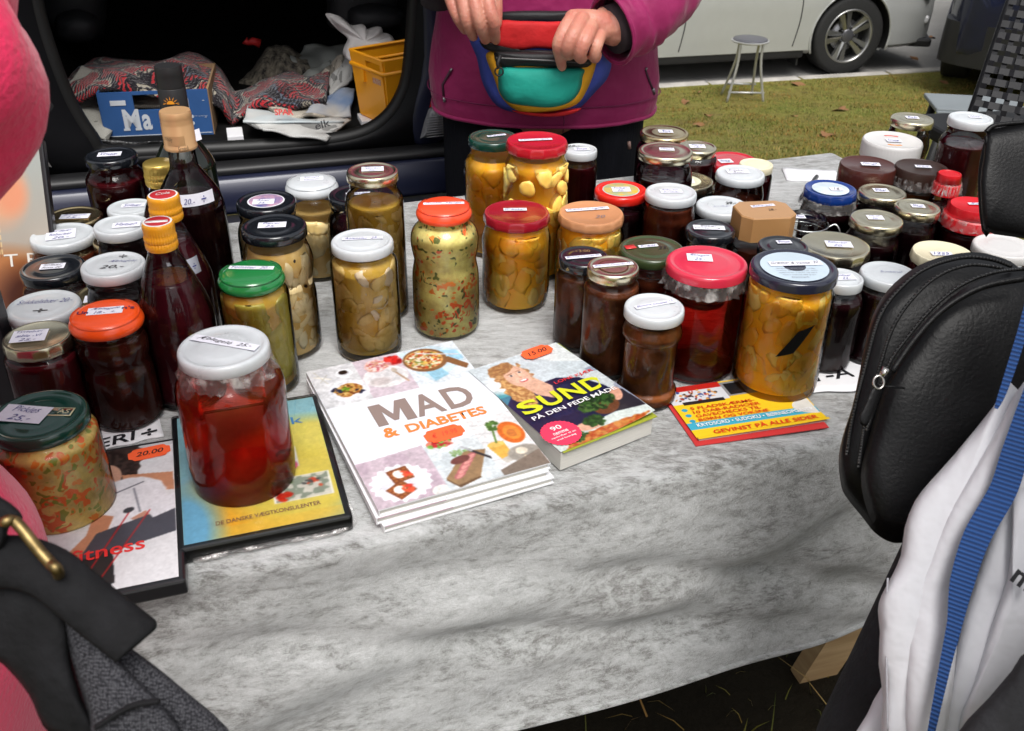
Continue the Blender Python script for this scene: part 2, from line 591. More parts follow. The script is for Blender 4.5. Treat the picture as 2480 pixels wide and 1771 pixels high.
nt.links.new(n2.outputs['Fac'], bp.inputs['Height']); nt.links.new(bp.outputs[0], b.inputs['Normal'])
nt.links.new(b.outputs[0], out.inputs['Surface'])
def sheet(name, ts, ss, zf, material):
    v = []; f = []
    for s in ss:
        for t in ts: v.append(kpt(t, s, zf(s, t)))
    n = len(ts)
    for i in range(len(ss) - 1):
        for j in range(n - 1):
            f.append((i * n + j, (i + 1) * n + j, (i + 1) * n + j + 1, i * n + j + 1))
    return tag(mobj(name, v, f, material), kind='structure')
ts_ = [-90, -50, -30, -18] + [x * 0.25 for x in range(-56, 60)] + [18, 30, 60, 90]
ss_ = [x * 0.25 for x in range(0, 44)] + [12, 16, 24, 40, 70]
lawn = sheet('lawn', ts_, ss_, gz, m_turf)
m_road = mat('asphalt', (0.20, 0.195, 0.185), rough=0.9, var=0.13, vs=1.5, bump=0.6, bs=260, bdist=0.004, detail=8)
road = sheet('road', [-90, -30, -10, 0, 10, 30, 90], [0.0, -1.2, -2.9], lambda s, t: ZR - 0.03, m_road)
m_verge = mat('leaf_strewn_verge', (0.085, 0.050, 0.026), col2=(0.05, 0.055, 0.02), rough=1.0, vs=7, bump=0.8, bs=40, bdist=0.01)
verge = sheet('far_verge', [-90, -30, -10, 0, 10, 30, 90], [-2.9, -4, -10, -30, -90], lambda s, t: ZR + 0.0 - 0.012 * (s + 2.9), m_verge)
# kerb stones
m_kerb = mat('kerb_stone', (0.36, 0.34, 0.31), rough=0.9, var=0.2, vs=9, bump=0.5, bs=80)
kerb = empty('kerb', kpt(0, 0.02, ZR), math.atan2(kd.y, kd.x), 'row of pale kerb stones between the lawn and the road', 'kerb')
kv, kf = box((0, 0, 0), (0.78, 0.10, 0.07), 0, 0.008)
kme = None
for i in range(-6, 9):
    if kme is None:
        o = mobj('kerb_stone', kv, kf, m_kerb, kerb, smooth=False); kme = o.data
    else:
        o = bpy.data.objects.new('kerb_stone', kme); COL.objects.link(o); o.parent = kerb
    o.location = (i * 0.80, 0.0, -0.028 + random.uniform(-0.004, 0.004))
    o.rotation_euler = (random.uniform(-.02, .02), 0, random.uniform(-.012, .012))

# ---- grass blades and moss tufts (uncountable: one object each)
m_blade, nt, out = nt_new('grass_blade')
b = N(nt, 'ShaderNodeBsdfPrincipled'); setin(b, Roughness=0.7); b.inputs['Specular IOR Level'].default_value = 0.25
ge = N(nt, 'ShaderNodeNewGeometry')
rp = N(nt, 'ShaderNodeValToRGB'); e = rp.color_ramp.elements
e[0].position = 0.0; e[0].color = (0.075, 0.105, 0.016, 1)
e[1].position = 1.0; e[1].color = (0.34, 0.25, 0.11, 1)
q = e.new(0.35); q.color = (0.14, 0.165, 0.028, 1)
q = e.new(0.72); q.color = (0.24, 0.21, 0.05, 1)
nt.links.new(ge.outputs['Random Per Island'], rp.inputs[0])
tcb = N(nt, 'ShaderNodeTexCoord'); nb = N(nt, 'ShaderNodeTexNoise'); setin(nb, Scale=1.9, Detail=5.0, Roughness=0.7)
nt.links.new(tcb.outputs['Object'], nb.inputs['Vector'])
rb = N(nt, 'ShaderNodeValToRGB'); e = rb.color_ramp.elements
e[0].position = 0.42; e[0].color = (1.0, 0.66, 0.5, 1); e[1].position = 0.58; e[1].color = (0.72, 0.86, 0.70, 1)
nt.links.new(nb.outputs['Fac'], rb.inputs[0])
mb_ = N(nt, 'ShaderNodeMixRGB', blend_type='MULTIPLY'); mb_.inputs[0].default_value = 1.0
nt.links.new(rp.outputs[0], mb_.inputs[1]); nt.links.new(rb.outputs[0], mb_.inputs[2])
nt.links.new(mb_.outputs[0], b.inputs['Base Color'])
nt.links.new(b.outputs[0], out.inputs['Surface'])
def blades(name, n, t0, t1, s0, s1, hmin, hmax, wd, label, seed, lay=0.8):
    r = np.random.default_rng(seed)
    t = r.uniform(t0, t1, n); s = r.uniform(s0, s1, n)
    clump = np.sin(t * 9.1 + 3 * np.sin(s * 4.3)) * np.sin(s * 8.3 + 2 * np.sin(t * 5.1))
    h = r.uniform(hmin, hmax, n) * (0.8 + 0.45 * clump)
    a = r.uniform(0, 2 * np.pi, n); l = r.uniform(0.1, lay, n) * h * 1.5; w = wd * r.uniform(0.6, 1.3, n)
    z = np.array([gz(ss, tt) for ss, tt in zip(s, t)]) - 0.002
    X = K1.x + kd.x * t + kn.x * s; Y = K1.y + kd.y * t + kn.y * s
    px, py = -np.sin(a) * w, np.cos(a) * w
    P0 = np.stack([X - px, Y - py, z], -1); P1 = np.stack([X + px, Y + py, z], -1)
    mx_, my_ = X + np.cos(a) * l * 0.4, Y + np.sin(a) * l * 0.4
    P2 = np.stack([mx_ + px * .7, my_ + py * .7, z + h * 0.65], -1); P3 = np.stack([mx_ - px * .7, my_ - py * .7, z + h * 0.65], -1)
    P4 = np.stack([X + np.cos(a) * l, Y + np.sin(a) * l, z + h], -1)
    v = np.stack([P0, P1, P2, P3, P4], 1).reshape(-1, 3)
    k = np.arange(n) * 5
    quads = np.stack([k, k + 1, k + 2, k + 3], -1); tris = np.stack([k + 3, k + 2, k + 4], -1)
    me = bpy.data.meshes.new(name)
    me.vertices.add(len(v)); me.vertices.foreach_set('co', v.ravel())
    li = np.concatenate([quads.ravel(), tris.ravel()]).astype(np.int32)
    me.loops.add(len(li)); me.loops.foreach_set('vertex_index', li)
    me.polygons.add(2 * n)
    me.polygons.foreach_set('loop_start', np.concatenate([np.arange(0, 4 * n, 4), 4 * n + np.arange(0, 3 * n, 3)]).astype(np.int32))
    me.update(calc_edges=True); me.materials.append(m_blade)
    o = bpy.data.objects.new(name, me); COL.objects.link(o)
    return tag(o, label, 'grass', kind='stuff')
blades('grass', 150000, -1.2, 7.5, 0.12, 4.6, 0.008, 0.024, 0.0022, 'short mossy green and brown lawn grass behind the stall', 11)
t_n, s_n = kts(0.45, 0.95)
blades('grass', 2800, t_n - 1.3, t_n + 1.0, s_n - 1.2, s_n + 1.0, 0.02, 0.055, 0.0016, 'long thin grass in the shade under the table', 12, 1.3)

# ---- hedge across the road, leaf litter
m_hedge = mat('hedge_leaf', (0.028, 0.042, 0.012), col2=(0.065, 0.08, 0.022), rough=0.6, vs=2.5)
m_hcore = mat('hedge_twigs', (0.014, 0.014, 0.008), rough=1.0)
def leafcloud(n, box0, box1, size, seed, flat=False):
    r = np.random.default_rng(seed); v = []; f = []
    for i in range(n):
        c = [r.uniform(box0[k], box1[k]) for k in range(3)]
        a = Vector(r.normal(size=3)).normalized(); bb = a.orthogonal().normalized()
        if flat: a.z *= 0.25; bb.z *= 0.25
        s_ = size * r.uniform(0.6, 1.3)
        k = len(v); c = Vector(c)
        cc = a.cross(bb) * s_ * 0.2
        v += [c - a * s_, c + bb * s_ * 0.5 + cc, c + a * s_, c - bb * s_ * 0.5 + cc]
        f.append((k, k + 1, k + 2, k + 3))
    return v, f
hedge = empty('hedge', kpt(3.5, -3.9, ZR), math.atan2(kd.y, kd.x), 'dark green clipped hedge on the far side of the road', 'hedge')
v, f = leafcloud(9000, (-6, -0.35, 0.05), (5.5, 0.25, 1.5), 0.035, 5)
tag(mobj('leaves', v, f, m_hedge, hedge, smooth=False), kind='stuff')
v, f = box((-0.25, 0.1, 0.75), (11.5, 0.5, 1.5)); mobj('core', v, f, m_hcore, hedge, smooth=False)
m_dleaf = mat('dry_leaf', (0.24, 0.085, 0.028), col2=(0.16, 0.10, 0.04), rough=0.8, vs=30)
v, f = leafcloud(900, (-6, -0.2, 0.03), (5.5, 0.62, 0.06), 0.04, 6, True)
o = mobj('leaf_litter', v, f, m_dleaf, smooth=False); o.location = kpt(3.5, -3.6, ZR + 0.0); o.rotation_euler = (0, 0, math.atan2(kd.y, kd.x)); o.scale = (1, -1, 1)
tag(o, 'brown fallen leaves piled along the foot of the hedge', 'leaf litter', kind='stuff')
# single fallen leaves on lawn and road
def leaf_mesh():
    o = []
    for i in range(12):
        a = i / 12 * 6.283; r_ = 1 + 0.25 * math.cos(3 * a) + 0.1 * math.cos(5 * a)
        o.append(Vector((r_ * math.cos(a) * 1.2, r_ * math.sin(a) * 0.75, 0.25 * math.sin(2 * a))))
    v = [Vector((0, 0, 0.12))] + o; f = [(0, i + 1, (i + 1) % 12 + 1) for i in range(12)]
    return v, f
lv, lf = leaf_mesh()
LEAVES = [(1931, 203, .045, 'curled orange leaf on the lawn just below the silver car tyre'), (2003, 325, .055, 'reddish brown leaf lying on the lawn above the white jar lid'),
          (2035, 265, .05, 'dark brown crumpled leaf in the middle of the lawn'), (2214, 140, .035, 'small orange leaf alone on the grey road'),
          (1692, 302, .035, 'pinkish leaf on the lawn right of the gold lids'), (1716, 279, .03, 'tiny rust coloured leaf on the lawn below the stool'),
          (1693, 224, .02, 'small yellow leaf on the lawn left of the stool'), (2284, 198, .03, 'small orange leaf on the grass beside the dark car'),
          (2258, 90, .04, 'orange leaf on the road next to the dark car'), (1925, 281, .02, 'tiny pale leaf on the lawn left of the brown leaf'),
          (1660, 247, .04, 'dark brown leaf scrap on the lawn beside the magenta jacket')]
lme = None
for i, (px, py, s_, lab) in enumerate(LEAVES):
    z = ZR; p = at(px, py, z)
    for _ in range(8):
        t_, s2 = kts(p.x, p.y); z = gz(s2, t_) + 0.012 if s2 > 0 else ZR - 0.02
        p = at(px, py, z)
    if lme is None: o = mobj('fallen_leaf', lv, lf, m_dleaf, smooth=False); lme = o.data
    else: o = bpy.data.objects.new('fallen_leaf', lme); COL.objects.link(o)
    o.location = p; o.scale = (s_, s_, s_); o.rotation_euler = (0.2, 0.15, i * 1.7)
    tag(o, lab, 'leaf', 'fallen leaves on the lawn and road')

# ================================================================ TABLE AND CLOTH
A0 = Vector((0.52919758, 1.56908039, 0.0))        # far right corner of the table
TA = rad(19.77)
te = Vector((math.cos(TA), math.sin(TA), 0)); tn = Vector((-te.y, te.x, 0))
TD, TL = 0.697, 2.05
def tpt(u, v, z):                                  # u along the table from the right end (negative to the left), v from the far edge (negative to us)
    p = A0 + te * u + tn * v
    return Vector((p.x, p.y, z))
m_wood = mat('pine', (0.42, 0.27, 0.13), col2=(0.55, 0.38, 0.20), rough=0.55, vs=6, stretch=(1, 1, 9), bump=0.15, bs=30)
table = empty('trestle_table', tpt(-TL / 2, -TD / 2, 0), TA, 'wooden trestle table carrying the jars under a silvery cloth', 'table')
v, f = box((0, 0, T - 0.018), (TL - 0.03, TD - 0.03, 0.024), 0, 0.002)
mobj('tabletop', v, f, m_wood, table, smooth=False)
inv = Matrix.Translation(table.location) @ Matrix.Rotation(TA, 4, 'Z')
inv = inv.inverted()
def plank(p0, p1, wide, thick, wdir, name='leg'):
    p0, p1 = inv @ Vector(p0), inv @ Vector(p1)
    wdir = (inv.to_3x3() @ Vector(wdir)).normalized()
    ax = (p1 - p0).normalized(); wdir = (wdir - ax * wdir.dot(ax)).normalized(); td = ax.cross(wdir)
    rings = [[p + wdir * sx * wide / 2 + td * sy * thick / 2 for sx, sy in ((-1, -1), (1, -1), (1, 1), (-1, 1))] for p in (p0, p1)]
    v, f = loft(rings)
    return mobj(name, v, f, m_wood, table, smooth=False)
Lf = at(1968, 1632, 0.0)
plank(Lf + Vector((0, 0, -0.0)), Lf + Vector((0.12, -0.10, 0.74)) * 1.0, 0.072, 0.030, Vector((1, 0.3, 0)))
plank(Lf + tn * 0.38, Lf + tn * 0.38 + Vector((0.04, 0.02, 0.74)), 0.072, 0.030, Vector((1, 0.3, 0)))
for du in (-1.45,):
    plank(Lf + te * du, Lf + te * du + Vector((-0.08, -0.10, 0.74)), 0.072, 0.030, Vector((1, 0.3, 0)))
    plank(Lf + te * du + tn * 0.38, Lf + te * du + tn * 0.38 + Vector((-0.06, 0.02, 0.74)), 0.072, 0.030, Vector((1, 0.3, 0)))

# crushed velvet
m_cloth, nt, out = nt_new('crushed_velvet')
b = N(nt, 'ShaderNodeBsdfPrincipled'); setin(b, Roughness=0.62)
b.inputs['Specular IOR Level'].default_value = 0.35
b.inputs['Sheen Weight'].default_value = 1.0; b.inputs['Sheen Roughness'].default_value = 0.38
tc = N(nt, 'ShaderNodeTexCoord'); mp = N(nt, 'ShaderNodeMapping'); mp.inputs['Rotation'].default_value = (0, 0, -TA - 0.25); mp.inputs['Scale'].default_value = (1.0, 2.6, 2.6)
nt.links.new(tc.outputs['Object'], mp.inputs['Vector'])
wv = N(nt, 'ShaderNodeTexNoise'); setin(wv, Scale=5.0, Detail=3.0)
nt.links.new(mp.outputs[0], wv.inputs['Vector'])
mxv = N(nt, 'ShaderNodeMixRGB'); mxv.inputs[0].default_value = 0.05
nt.links.new(mp.outputs[0], mxv.inputs[1]); nt.links.new(wv.outputs['Color'], mxv.inputs[2])
na = N(nt, 'ShaderNodeTexNoise'); setin(na, Scale=40.0, Detail=11.0, Roughness=0.84, Distortion=0.1)
nb = N(nt, 'ShaderNodeTexNoise'); setin(nb, Scale=3.2, Detail=3.0)
nc = N(nt, 'ShaderNodeTexNoise'); setin(nc, Scale=420.0, Detail=2.0)
nt.links.new(mxv.outputs[0], na.inputs['Vector']); nt.links.new(mxv.outputs[0], nb.inputs['Vector']); nt.links.new(tc.outputs['Object'], nc.inputs['Vector'])
ad = N(nt, 'ShaderNodeMath', operation='MULTIPLY_ADD'); ad.inputs[1].default_value = 0.32
nt.links.new(nb.outputs['Fac'], ad.inputs[0]); nt.links.new(na.outputs['Fac'], ad.inputs[2])
rp = N(nt, 'ShaderNodeValToRGB'); e = rp.color_ramp.elements
e[0].position = 0.53; e[0].color = (0.11, 0.108, 0.098, 1)
e[1].position = 0.84; e[1].color = (0.60, 0.61, 0.61, 1)
q = e.new(0.60); q.color = (0.24, 0.24, 0.23, 1)
q = e.new(0.67); q.color = (0.40, 0.41, 0.405, 1)
nt.links.new(ad.outputs[0], rp.inputs[0])
mf = N(nt, 'ShaderNodeMixRGB', blend_type='MULTIPLY'); mf.inputs[0].default_value = 0.35
nt.links.new(rp.outputs[0], mf.inputs[1]); nt.links.new(nc.outputs['Fac'], mf.inputs[2])
nt.links.new(rp.outputs[0], b.inputs['Base Color'])
bp = N(nt, 'ShaderNodeBump'); setin(bp, Strength=0.7, Distance=0.005)
nt.links.new(na.outputs['Fac'], bp.inputs['Height'])
bp2 = N(nt, 'ShaderNodeBump'); setin(bp2, Strength=0.25, Distance=0.001)
nt.links.new(nc.outputs['Fac'], bp2.inputs['Height']); nt.links.new(bp.outputs[0], bp2.inputs['Normal'])
nt.links.new(bp2.outputs[0], b.inputs['Normal'])
nt.links.new(b.outputs[0], out.inputs['Surface'])
HD = 0.286
def cloth_point(u, v):
    """u,v on the flat cloth; beyond the table's edges it hangs"""
    eu = max(0.0, u - 0.01); ef = max(0.0, -TD - v); eb = max(0.0, v)
    uc = min(u, 0.01); vc = max(-TD, min(0.0, v))
    d = max(eu, ef, eb)
    p = tpt(uc, vc, T)
    top = 0.0012 * math.sin(u * 31 + 2 * math.sin(v * 17)) * math.sin(v * 27 + u * 9) - 0.0012
    if d <= 0:
        p.z += top
        return p
    rr = 0.012
    drop = d - rr * 0.43 if d > rr * 1.57 else rr * (1 - math.cos(d / rr))
    outw = rr if d > rr * 1.57 else rr * math.sin(d / rr)
    k = d / HD
    fold = 0.0
    if ef > 0:
        ph = (drop * 1.0 + 0.34 * u + 0.05 * math.sin(u * 5.0 + 1.0))
        sw = math.exp(-((drop - 0.13 - 0.36 * (u + 0.62) - 0.25 * (u + 0.62) ** 2) / 0.022) ** 2) * 0.013
        sw += math.exp(-((drop - 0.245 - 0.30 * (u + 0.50)) / 0.02) ** 2) * 0.012
        fold = k * (1.15 - k) * 2.2 * (0.008 * math.sin(ph * 27) + 0.004 * math.sin(ph * 52 + u * 11 + 2) + 0.003 * math.sin(ph * 61 + u * 7)) + k * 0.002 * math.sin(u * 9 + 1.3) - sw * 0.9 * min(1, k * 2) * min(1, (1 - k) * 4 + .15) + 0.003 * k
    else:
        fold = k * (0.012 * math.sin((u + v) * 26) + 0.02)
    ou = (te * eu + tn * eb - tn * ef)
    ou = ou.normalized() if ou.length > 0 else te
    if ef > 0 or eb > 0 or eu > 0:
        p += ou * (outw + fold)
    p.z = T - 0.001 - drop
    return p
us = list(np.linspace(-TL, 0.01, 330)) + list(np.linspace(0.016, 0.25, 36))
vs = list(np.linspace(-TD - HD, -TD - 0.03, 74)) + list(np.linspace(-TD - 0.027, -TD, 10)) + list(np.linspace(-TD + 0.008, -0.008, 84)) + list(np.linspace(0, 0.03, 8)) + list(np.linspace(0.04, 0.26, 26))
v = [cloth_point(u, w) for w in vs for u in us]
n = len(us)
f = [(i * n + j, i * n + j + 1, (i + 1) * n + j + 1, (i + 1) * n + j) for i in range(len(vs) - 1) for j in range(n - 1)]
cl = mobj('tablecloth', v, f, m_cloth)
tag(cl, 'silvery white crushed velvet cloth covering the table and hanging in front', 'tablecloth')
hem = [cloth_point(u, -TD - HD + 0.002) + Vector((0, 0, -0.001)) for u in us[::3]]
hv, hf = tube(hem, 0.0035, 8)
mobj('hem', hv, hf, m_cloth, cl)
# ================================================================ JARS
# real places on the table: name: (height, x, y, lid radius, body radius)
POS = {'l_black_back':(0.129,-0.505,1.146,0.031,0.037), 'l_gold_back':(0.076,-0.536,1.074,0.034,0.037), 'l_white_a':(0.088,-0.465,1.078,0.0273,0.029), 'l_white_b':(0.086,-0.515,0.998,0.035,0.038),
'l_white_c':(0.128,-0.416,0.932,0.028,0.030), 'l_gold_b':(0.085,-0.448,0.990,0.028,0.030), 'l_black_b':(0.089,-0.487,0.907,0.033,0.036), 'l_white20':(0.130,-0.387,0.831,0.030,0.031),
'l_white_d':(0.094,-0.455,0.812,0.034,0.037), 'l_gold_c':(0.074,-0.422,0.876,0.032,0.032), 'l_orange':(0.114,-0.373,0.763,0.0329,0.034), 'l_gold_d':(0.099,-0.430,0.744,0.030,0.033),
'l_pickles':(0.104,-0.371,0.612,0.037,0.041), 'front':(0.146,-0.230,0.651,0.036,0.045), 'green':(0.128,-0.253,0.825,0.032,0.034), 'pear':(0.143,-0.245,0.899,0.033,0.036),
'black_rose':(0.129,-0.278,1.001,0.033,0.036), 'dome':(0.120,-0.245,1.090,0.032,0.036), 'black_s':(0.120,-0.184,1.048,0.033,0.037), 'gold_tall':(0.172,-0.154,0.984,0.028,0.032),
'gherkin':(0.128,-0.156,0.899,0.032,0.035), 'picalilli':(0.148,-0.075,0.950,0.030,0.037), 'dkgreen_tall':(0.153,-0.028,1.164,0.031,0.037), 'red_tall':(0.168,0.026,1.105,0.037,0.040),
'white_sm':(0.119,0.086,1.223,0.023,0.024), 'crimson':(0.114,0.003,1.015,0.038,0.040), 'tan':(0.099,0.091,1.052,0.039,0.041), 'ch_black':(0.104,0.074,0.920,0.027,0.029),
'ch_gold':(0.120,0.100,0.863,0.026,0.029), 'ch_white':(0.104,0.136,0.808,0.029,0.029), 'olive':(0.108,0.148,0.934,0.035,0.035), 'pink':(0.122,0.195,0.872,0.041,0.041),
'navy':(0.134,0.273,0.839,0.042,0.043), 'white_r':(0.104,0.336,0.878,0.022,0.023), 'white_rr':(0.101,0.391,0.896,0.029,0.031), 'black_hid':(0.110,0.290,0.941,0.027,0.027),
'gold_m':(0.091,0.363,0.988,0.039,0.041), 'blaabaer':(0.093,0.228,1.024,0.029,0.029), 'square':(0.110,0.292,1.042,0.035,0.035), 'clip':(0.091,0.352,1.072,0.026,0.027),
'white29':(0.081,0.262,1.127,0.033,0.035), 'white_br':(0.113,0.189,1.088,0.031,0.032), 'red_stk':(0.100,0.133,1.127,0.033,0.035), 'gold_s':(0.063,0.237,1.262,0.040,0.041),
'gold_t':(0.130,0.194,1.190,0.035,0.038), 'gold_u':(0.091,0.222,1.388,0.036,0.040), 'gold_v':(0.090,0.261,1.326,0.028,0.030), 'red_v':(0.060,0.320,1.357,0.040,0.041),
'white_v':(0.096,0.298,1.204,0.032,0.034), 'cream':(0.090,0.331,1.257,0.023,0.024), 'blue':(0.108,0.391,1.119,0.032,0.032), 'gold_w':(0.105,0.456,1.119,0.029,0.031),
'gold_x':(0.103,0.423,1.037,0.030,0.032), 'gold_y':(0.109,0.478,1.061,0.026,0.027), 'brown':(0.116,0.457,1.186,0.036,0.036), 'dkbrown':(0.119,0.520,1.171,0.033,0.033),
'bigwhite':(0.127,0.509,1.254,0.039,0.041), 'gold_z':(0.139,0.554,1.314,0.029,0.030), 'white_z':(0.175,0.580,1.200,0.027,0.029), 'red_z':(0.131,0.531,1.114,0.016,0.016),
'red_zz':(0.110,0.547,1.065,0.033,0.033), 'gold_zz':(0.091,0.478,0.971,0.033,0.034), 'glass_zz':(0.091,0.556,0.992,0.034,0.036), 'amber':(0.110,0.625,1.236,0.015,0.020),
'b1':(0.186,-0.325,0.804,0.0139,0.036), 'b2':(0.178,-0.349,0.890,0.0152,0.035), 'b3':(0.160,-0.404,1.034,0.0168,0.033), 'whisky':(0.235,-0.356,0.982,0.0160,0.036),
'wine':(0.245,-0.407,1.125,0.0158,0.037)}

m_glass = mat_glass()
m_paper = mat('label_paper', (0.76, 0.76, 0.84), rough=0.7, var=0.03, vs=300)
m_blue = mat('blue_ink', (0.035, 0.04, 0.22), rough=0.6, var=0.3, vs=400)
m_black_ink = mat('black_ink', (0.012, 0.012, 0.015), rough=0.5, var=0.3, vs=400)
m_film = None
def mat_film():
    m, nt, out = nt_new('cling_film')
    tr = N(nt, 'ShaderNodeBsdfTransparent'); gl = N(nt, 'ShaderNodeBsdfGlossy'); gl.inputs['Roughness'].default_value = 0.12
    df = N(nt, 'ShaderNodeBsdfDiffuse'); df.inputs[0].default_value = (.75, .72, .7, 1)
    tc = N(nt, 'ShaderNodeTexCoord'); nz = N(nt, 'ShaderNodeTexNoise'); setin(nz, Scale=85.0, Detail=4.0)
    nt.links.new(tc.outputs['Object'], nz.inputs['Vector'])
    bp = N(nt, 'ShaderNodeBump'); setin(bp, Strength=1.0, Distance=0.006); nt.links.new(nz.outputs['Fac'], bp.inputs['Height'])
    nt.links.new(bp.outputs[0], gl.inputs['Normal'])
    m1 = N(nt, 'ShaderNodeMixShader'); m1.inputs[0].default_value = 0.30
    nt.links.new(df.outputs[0], m1.inputs[1]); nt.links.new(gl.outputs[0], m1.inputs[2])
    rp = N(nt, 'ShaderNodeValToRGB'); rp.color_ramp.elements[0].position = .5; rp.color_ramp.elements[1].position = .72
    rp.color_ramp.elements[0].color = (.10, .10, .10, 1); rp.color_ramp.elements[1].color = (.75, .75, .75, 1)
    nt.links.new(nz.outputs['Fac'], rp.inputs[0])
    m2 = N(nt, 'ShaderNodeMixShader'); nt.links.new(rp.outputs[0], m2.inputs[0]); nt.links.new(tr.outputs[0], m2.inputs[1]); nt.links.new(m1.outputs[0], m2.inputs[2])
    nt.links.new(m2.outputs[0], out.inputs['Surface'])
    return m
m_film = mat_film()

LIDC = {
 'white': mat('white_enamel', (0.57, 0.60, 0.62), rough=0.30, var=0.06, vs=35, coat=0.3, rvar=.12, detail=8),
 'black': mat('black_enamel', (0.010, 0.012, 0.016), rough=0.16, var=0.1, coat=0.5),
 'navy': mat('navy_enamel', (0.020, 0.022, 0.040), rough=0.2, var=0.1, coat=0.4),
 'gold': mat('gold_lacquer', (0.66, 0.53, 0.30), rough=0.26, metal=1.0, var=0.10, vs=30, bump=0.05, bs=60),
 'palegold': mat('pale_gold_lacquer', (0.74, 0.68, 0.50), rough=0.27, metal=1.0, var=0.08, vs=30, bump=0.05, bs=60),
 'dgreen': mat('bottle_green_enamel', (0.006, 0.050, 0.035), rough=0.16, var=0.1, coat=0.5),
 'green': mat('bright_green_enamel', (0.012, 0.19, 0.045), rough=0.16, var=0.08, coat=0.5),
 'orange': mat('orange_enamel', (0.90, 0.085, 0.008), rough=0.3, var=0.05, coat=0.3),
 'orangered': mat('orange_red_plastic', (0.90, 0.075, 0.022), rough=0.3, var=0.05, coat=0.3),
 'red': mat('red_enamel', (0.50, 0.010, 0.022), rough=0.2, var=0.08, coat=0.4),
 'bred': mat('bright_red_enamel', (0.74, 0.020, 0.012), rough=0.2, var=0.08, coat=0.4),
 'crimson': mat('crimson_enamel', (0.30, 0.008, 0.020), rough=0.2, var=0.08, coat=0.4),
 'pink': mat('raspberry_enamel', (0.62, 0.030, 0.065), rough=0.2, var=0.08, coat=0.5),
 'tan': mat('tan_enamel', (0.56, 0.26, 0.12), rough=0.35, var=0.06, coat=0.2),
 'brown': mat('chocolate_plastic', (0.060, 0.014, 0.010), rough=0.3, var=0.1, coat=0.3),
 'dbrown': mat('dark_brown_plastic', (0.032, 0.015, 0.011), rough=0.38, var=0.1),
 'olive': mat('olive_enamel', (0.040, 0.060, 0.022), rough=0.22, var=0.1, coat=0.4),
 'blue': mat('royal_blue_enamel', (0.006, 0.035, 0.20), rough=0.2, var=0.1, coat=0.4),
 'redplastic': mat('red_plastic', (0.55, 0.006, 0.014), rough=0.35, var=0.06),
 'whiteplastic': mat('white_plastic', (0.60, 0.59, 0.58), rough=0.35, var=0.03),
 'cream': mat('cream_enamel', (0.74, 0.68, 0.48), rough=0.3, var=0.05),
 'tanbox': mat('tan_plastic', (0.42, 0.22, 0.085), rough=0.3, var=0.08, coat=0.3),
 'yellowcap': mat('yellow_orange_cap', (0.80, 0.34, 0.015), rough=0.3, var=0.05, coat=0.2),
 'goldcap': mat('yellow_gold_cap', (0.72, 0.52, 0.13), rough=0.28, metal=0.8, var=0.06),
 'mattblack': mat('matt_black_cap', (0.012, 0.012, 0.013), rough=0.5, var=0.1),
 'copper': mat('copper_gold_cap', (0.62, 0.37, 0.18), rough=0.38, metal=0.35, var=0.05),
}
def solid(name, col, var=0.35, rough=0.35, vs=30, bump=0.3, sss=0.0):
    return mat(name, col, rough=rough, var=var, vs=vs, bump=bump, bs=70, bdist=0.003, sss=sss, spec=0.2)
FILL = {
 'dark': solid('blackberry_jam', (0.022, 0.004, 0.006), rough=0.2),
 'darkred': solid('cherry_jam', (0.075, 0.006, 0.009), rough=0.2),
 'jam': solid('plum_jam', (0.14, 0.030, 0.013), rough=0.25, var=0.5),
 'choc': solid('plum_chutney', (0.13, 0.038, 0.014), rough=0.3, var=0.6),
 'choc2': solid('brown_chutney', (0.19, 0.058, 0.016), rough=0.3, var=0.6),
 'jelly': mat_liquid('apple_jelly', (0.975, 0.24, 0.08), 46, 0.09),
 'jelly2': mat_liquid('red_apple_jelly', (0.90, 0.13, 0.05), 60, 0.06),
 'deepjelly': solid('dark_jelly', (0.055, 0.011, 0.007), rough=0.15),
 'syrup': mat('pumpkin_syrup', (1.0, 0.38, 0.010), col2=(1.0, 0.56, 0.04), rough=0.25, vs=16, sss=0.2, spec=0.3),
 'brine': mat('pickle_brine', (0.42, 0.23, 0.020), col2=(0.68, 0.44, 0.08), rough=0.25, vs=22, spec=0.3),
 'palebrine': mat('pale_brine', (0.66, 0.38, 0.09), col2=(0.90, 0.64, 0.26), rough=0.25, vs=22, spec=0.3),
 'juice': solid('red_juice', (0.085, 0.009, 0.016), rough=0.15, var=0.5, vs=12),
 'relish': mat_preserve('vegetable_relish', (0.86, 0.56, 0.14), [(0.85, 0.13, 0.02), (0.90, 0.26, 0.03), (0.12, 0.15, 0.03)], bscale=48, b2=(0.96, 0.72, 0.26)),
 'relish2': mat_preserve('mixed_pickle_relish', (0.82, 0.58, 0.18), [(0.85, 0.17, 0.03), (0.85, 0.28, 0.04), (0.30, 0.34, 0.05)], bscale=44, thr=0.5),
 'amber': solid('amber_marmalade', (0.38, 0.075, 0.012), var=0.3),
}
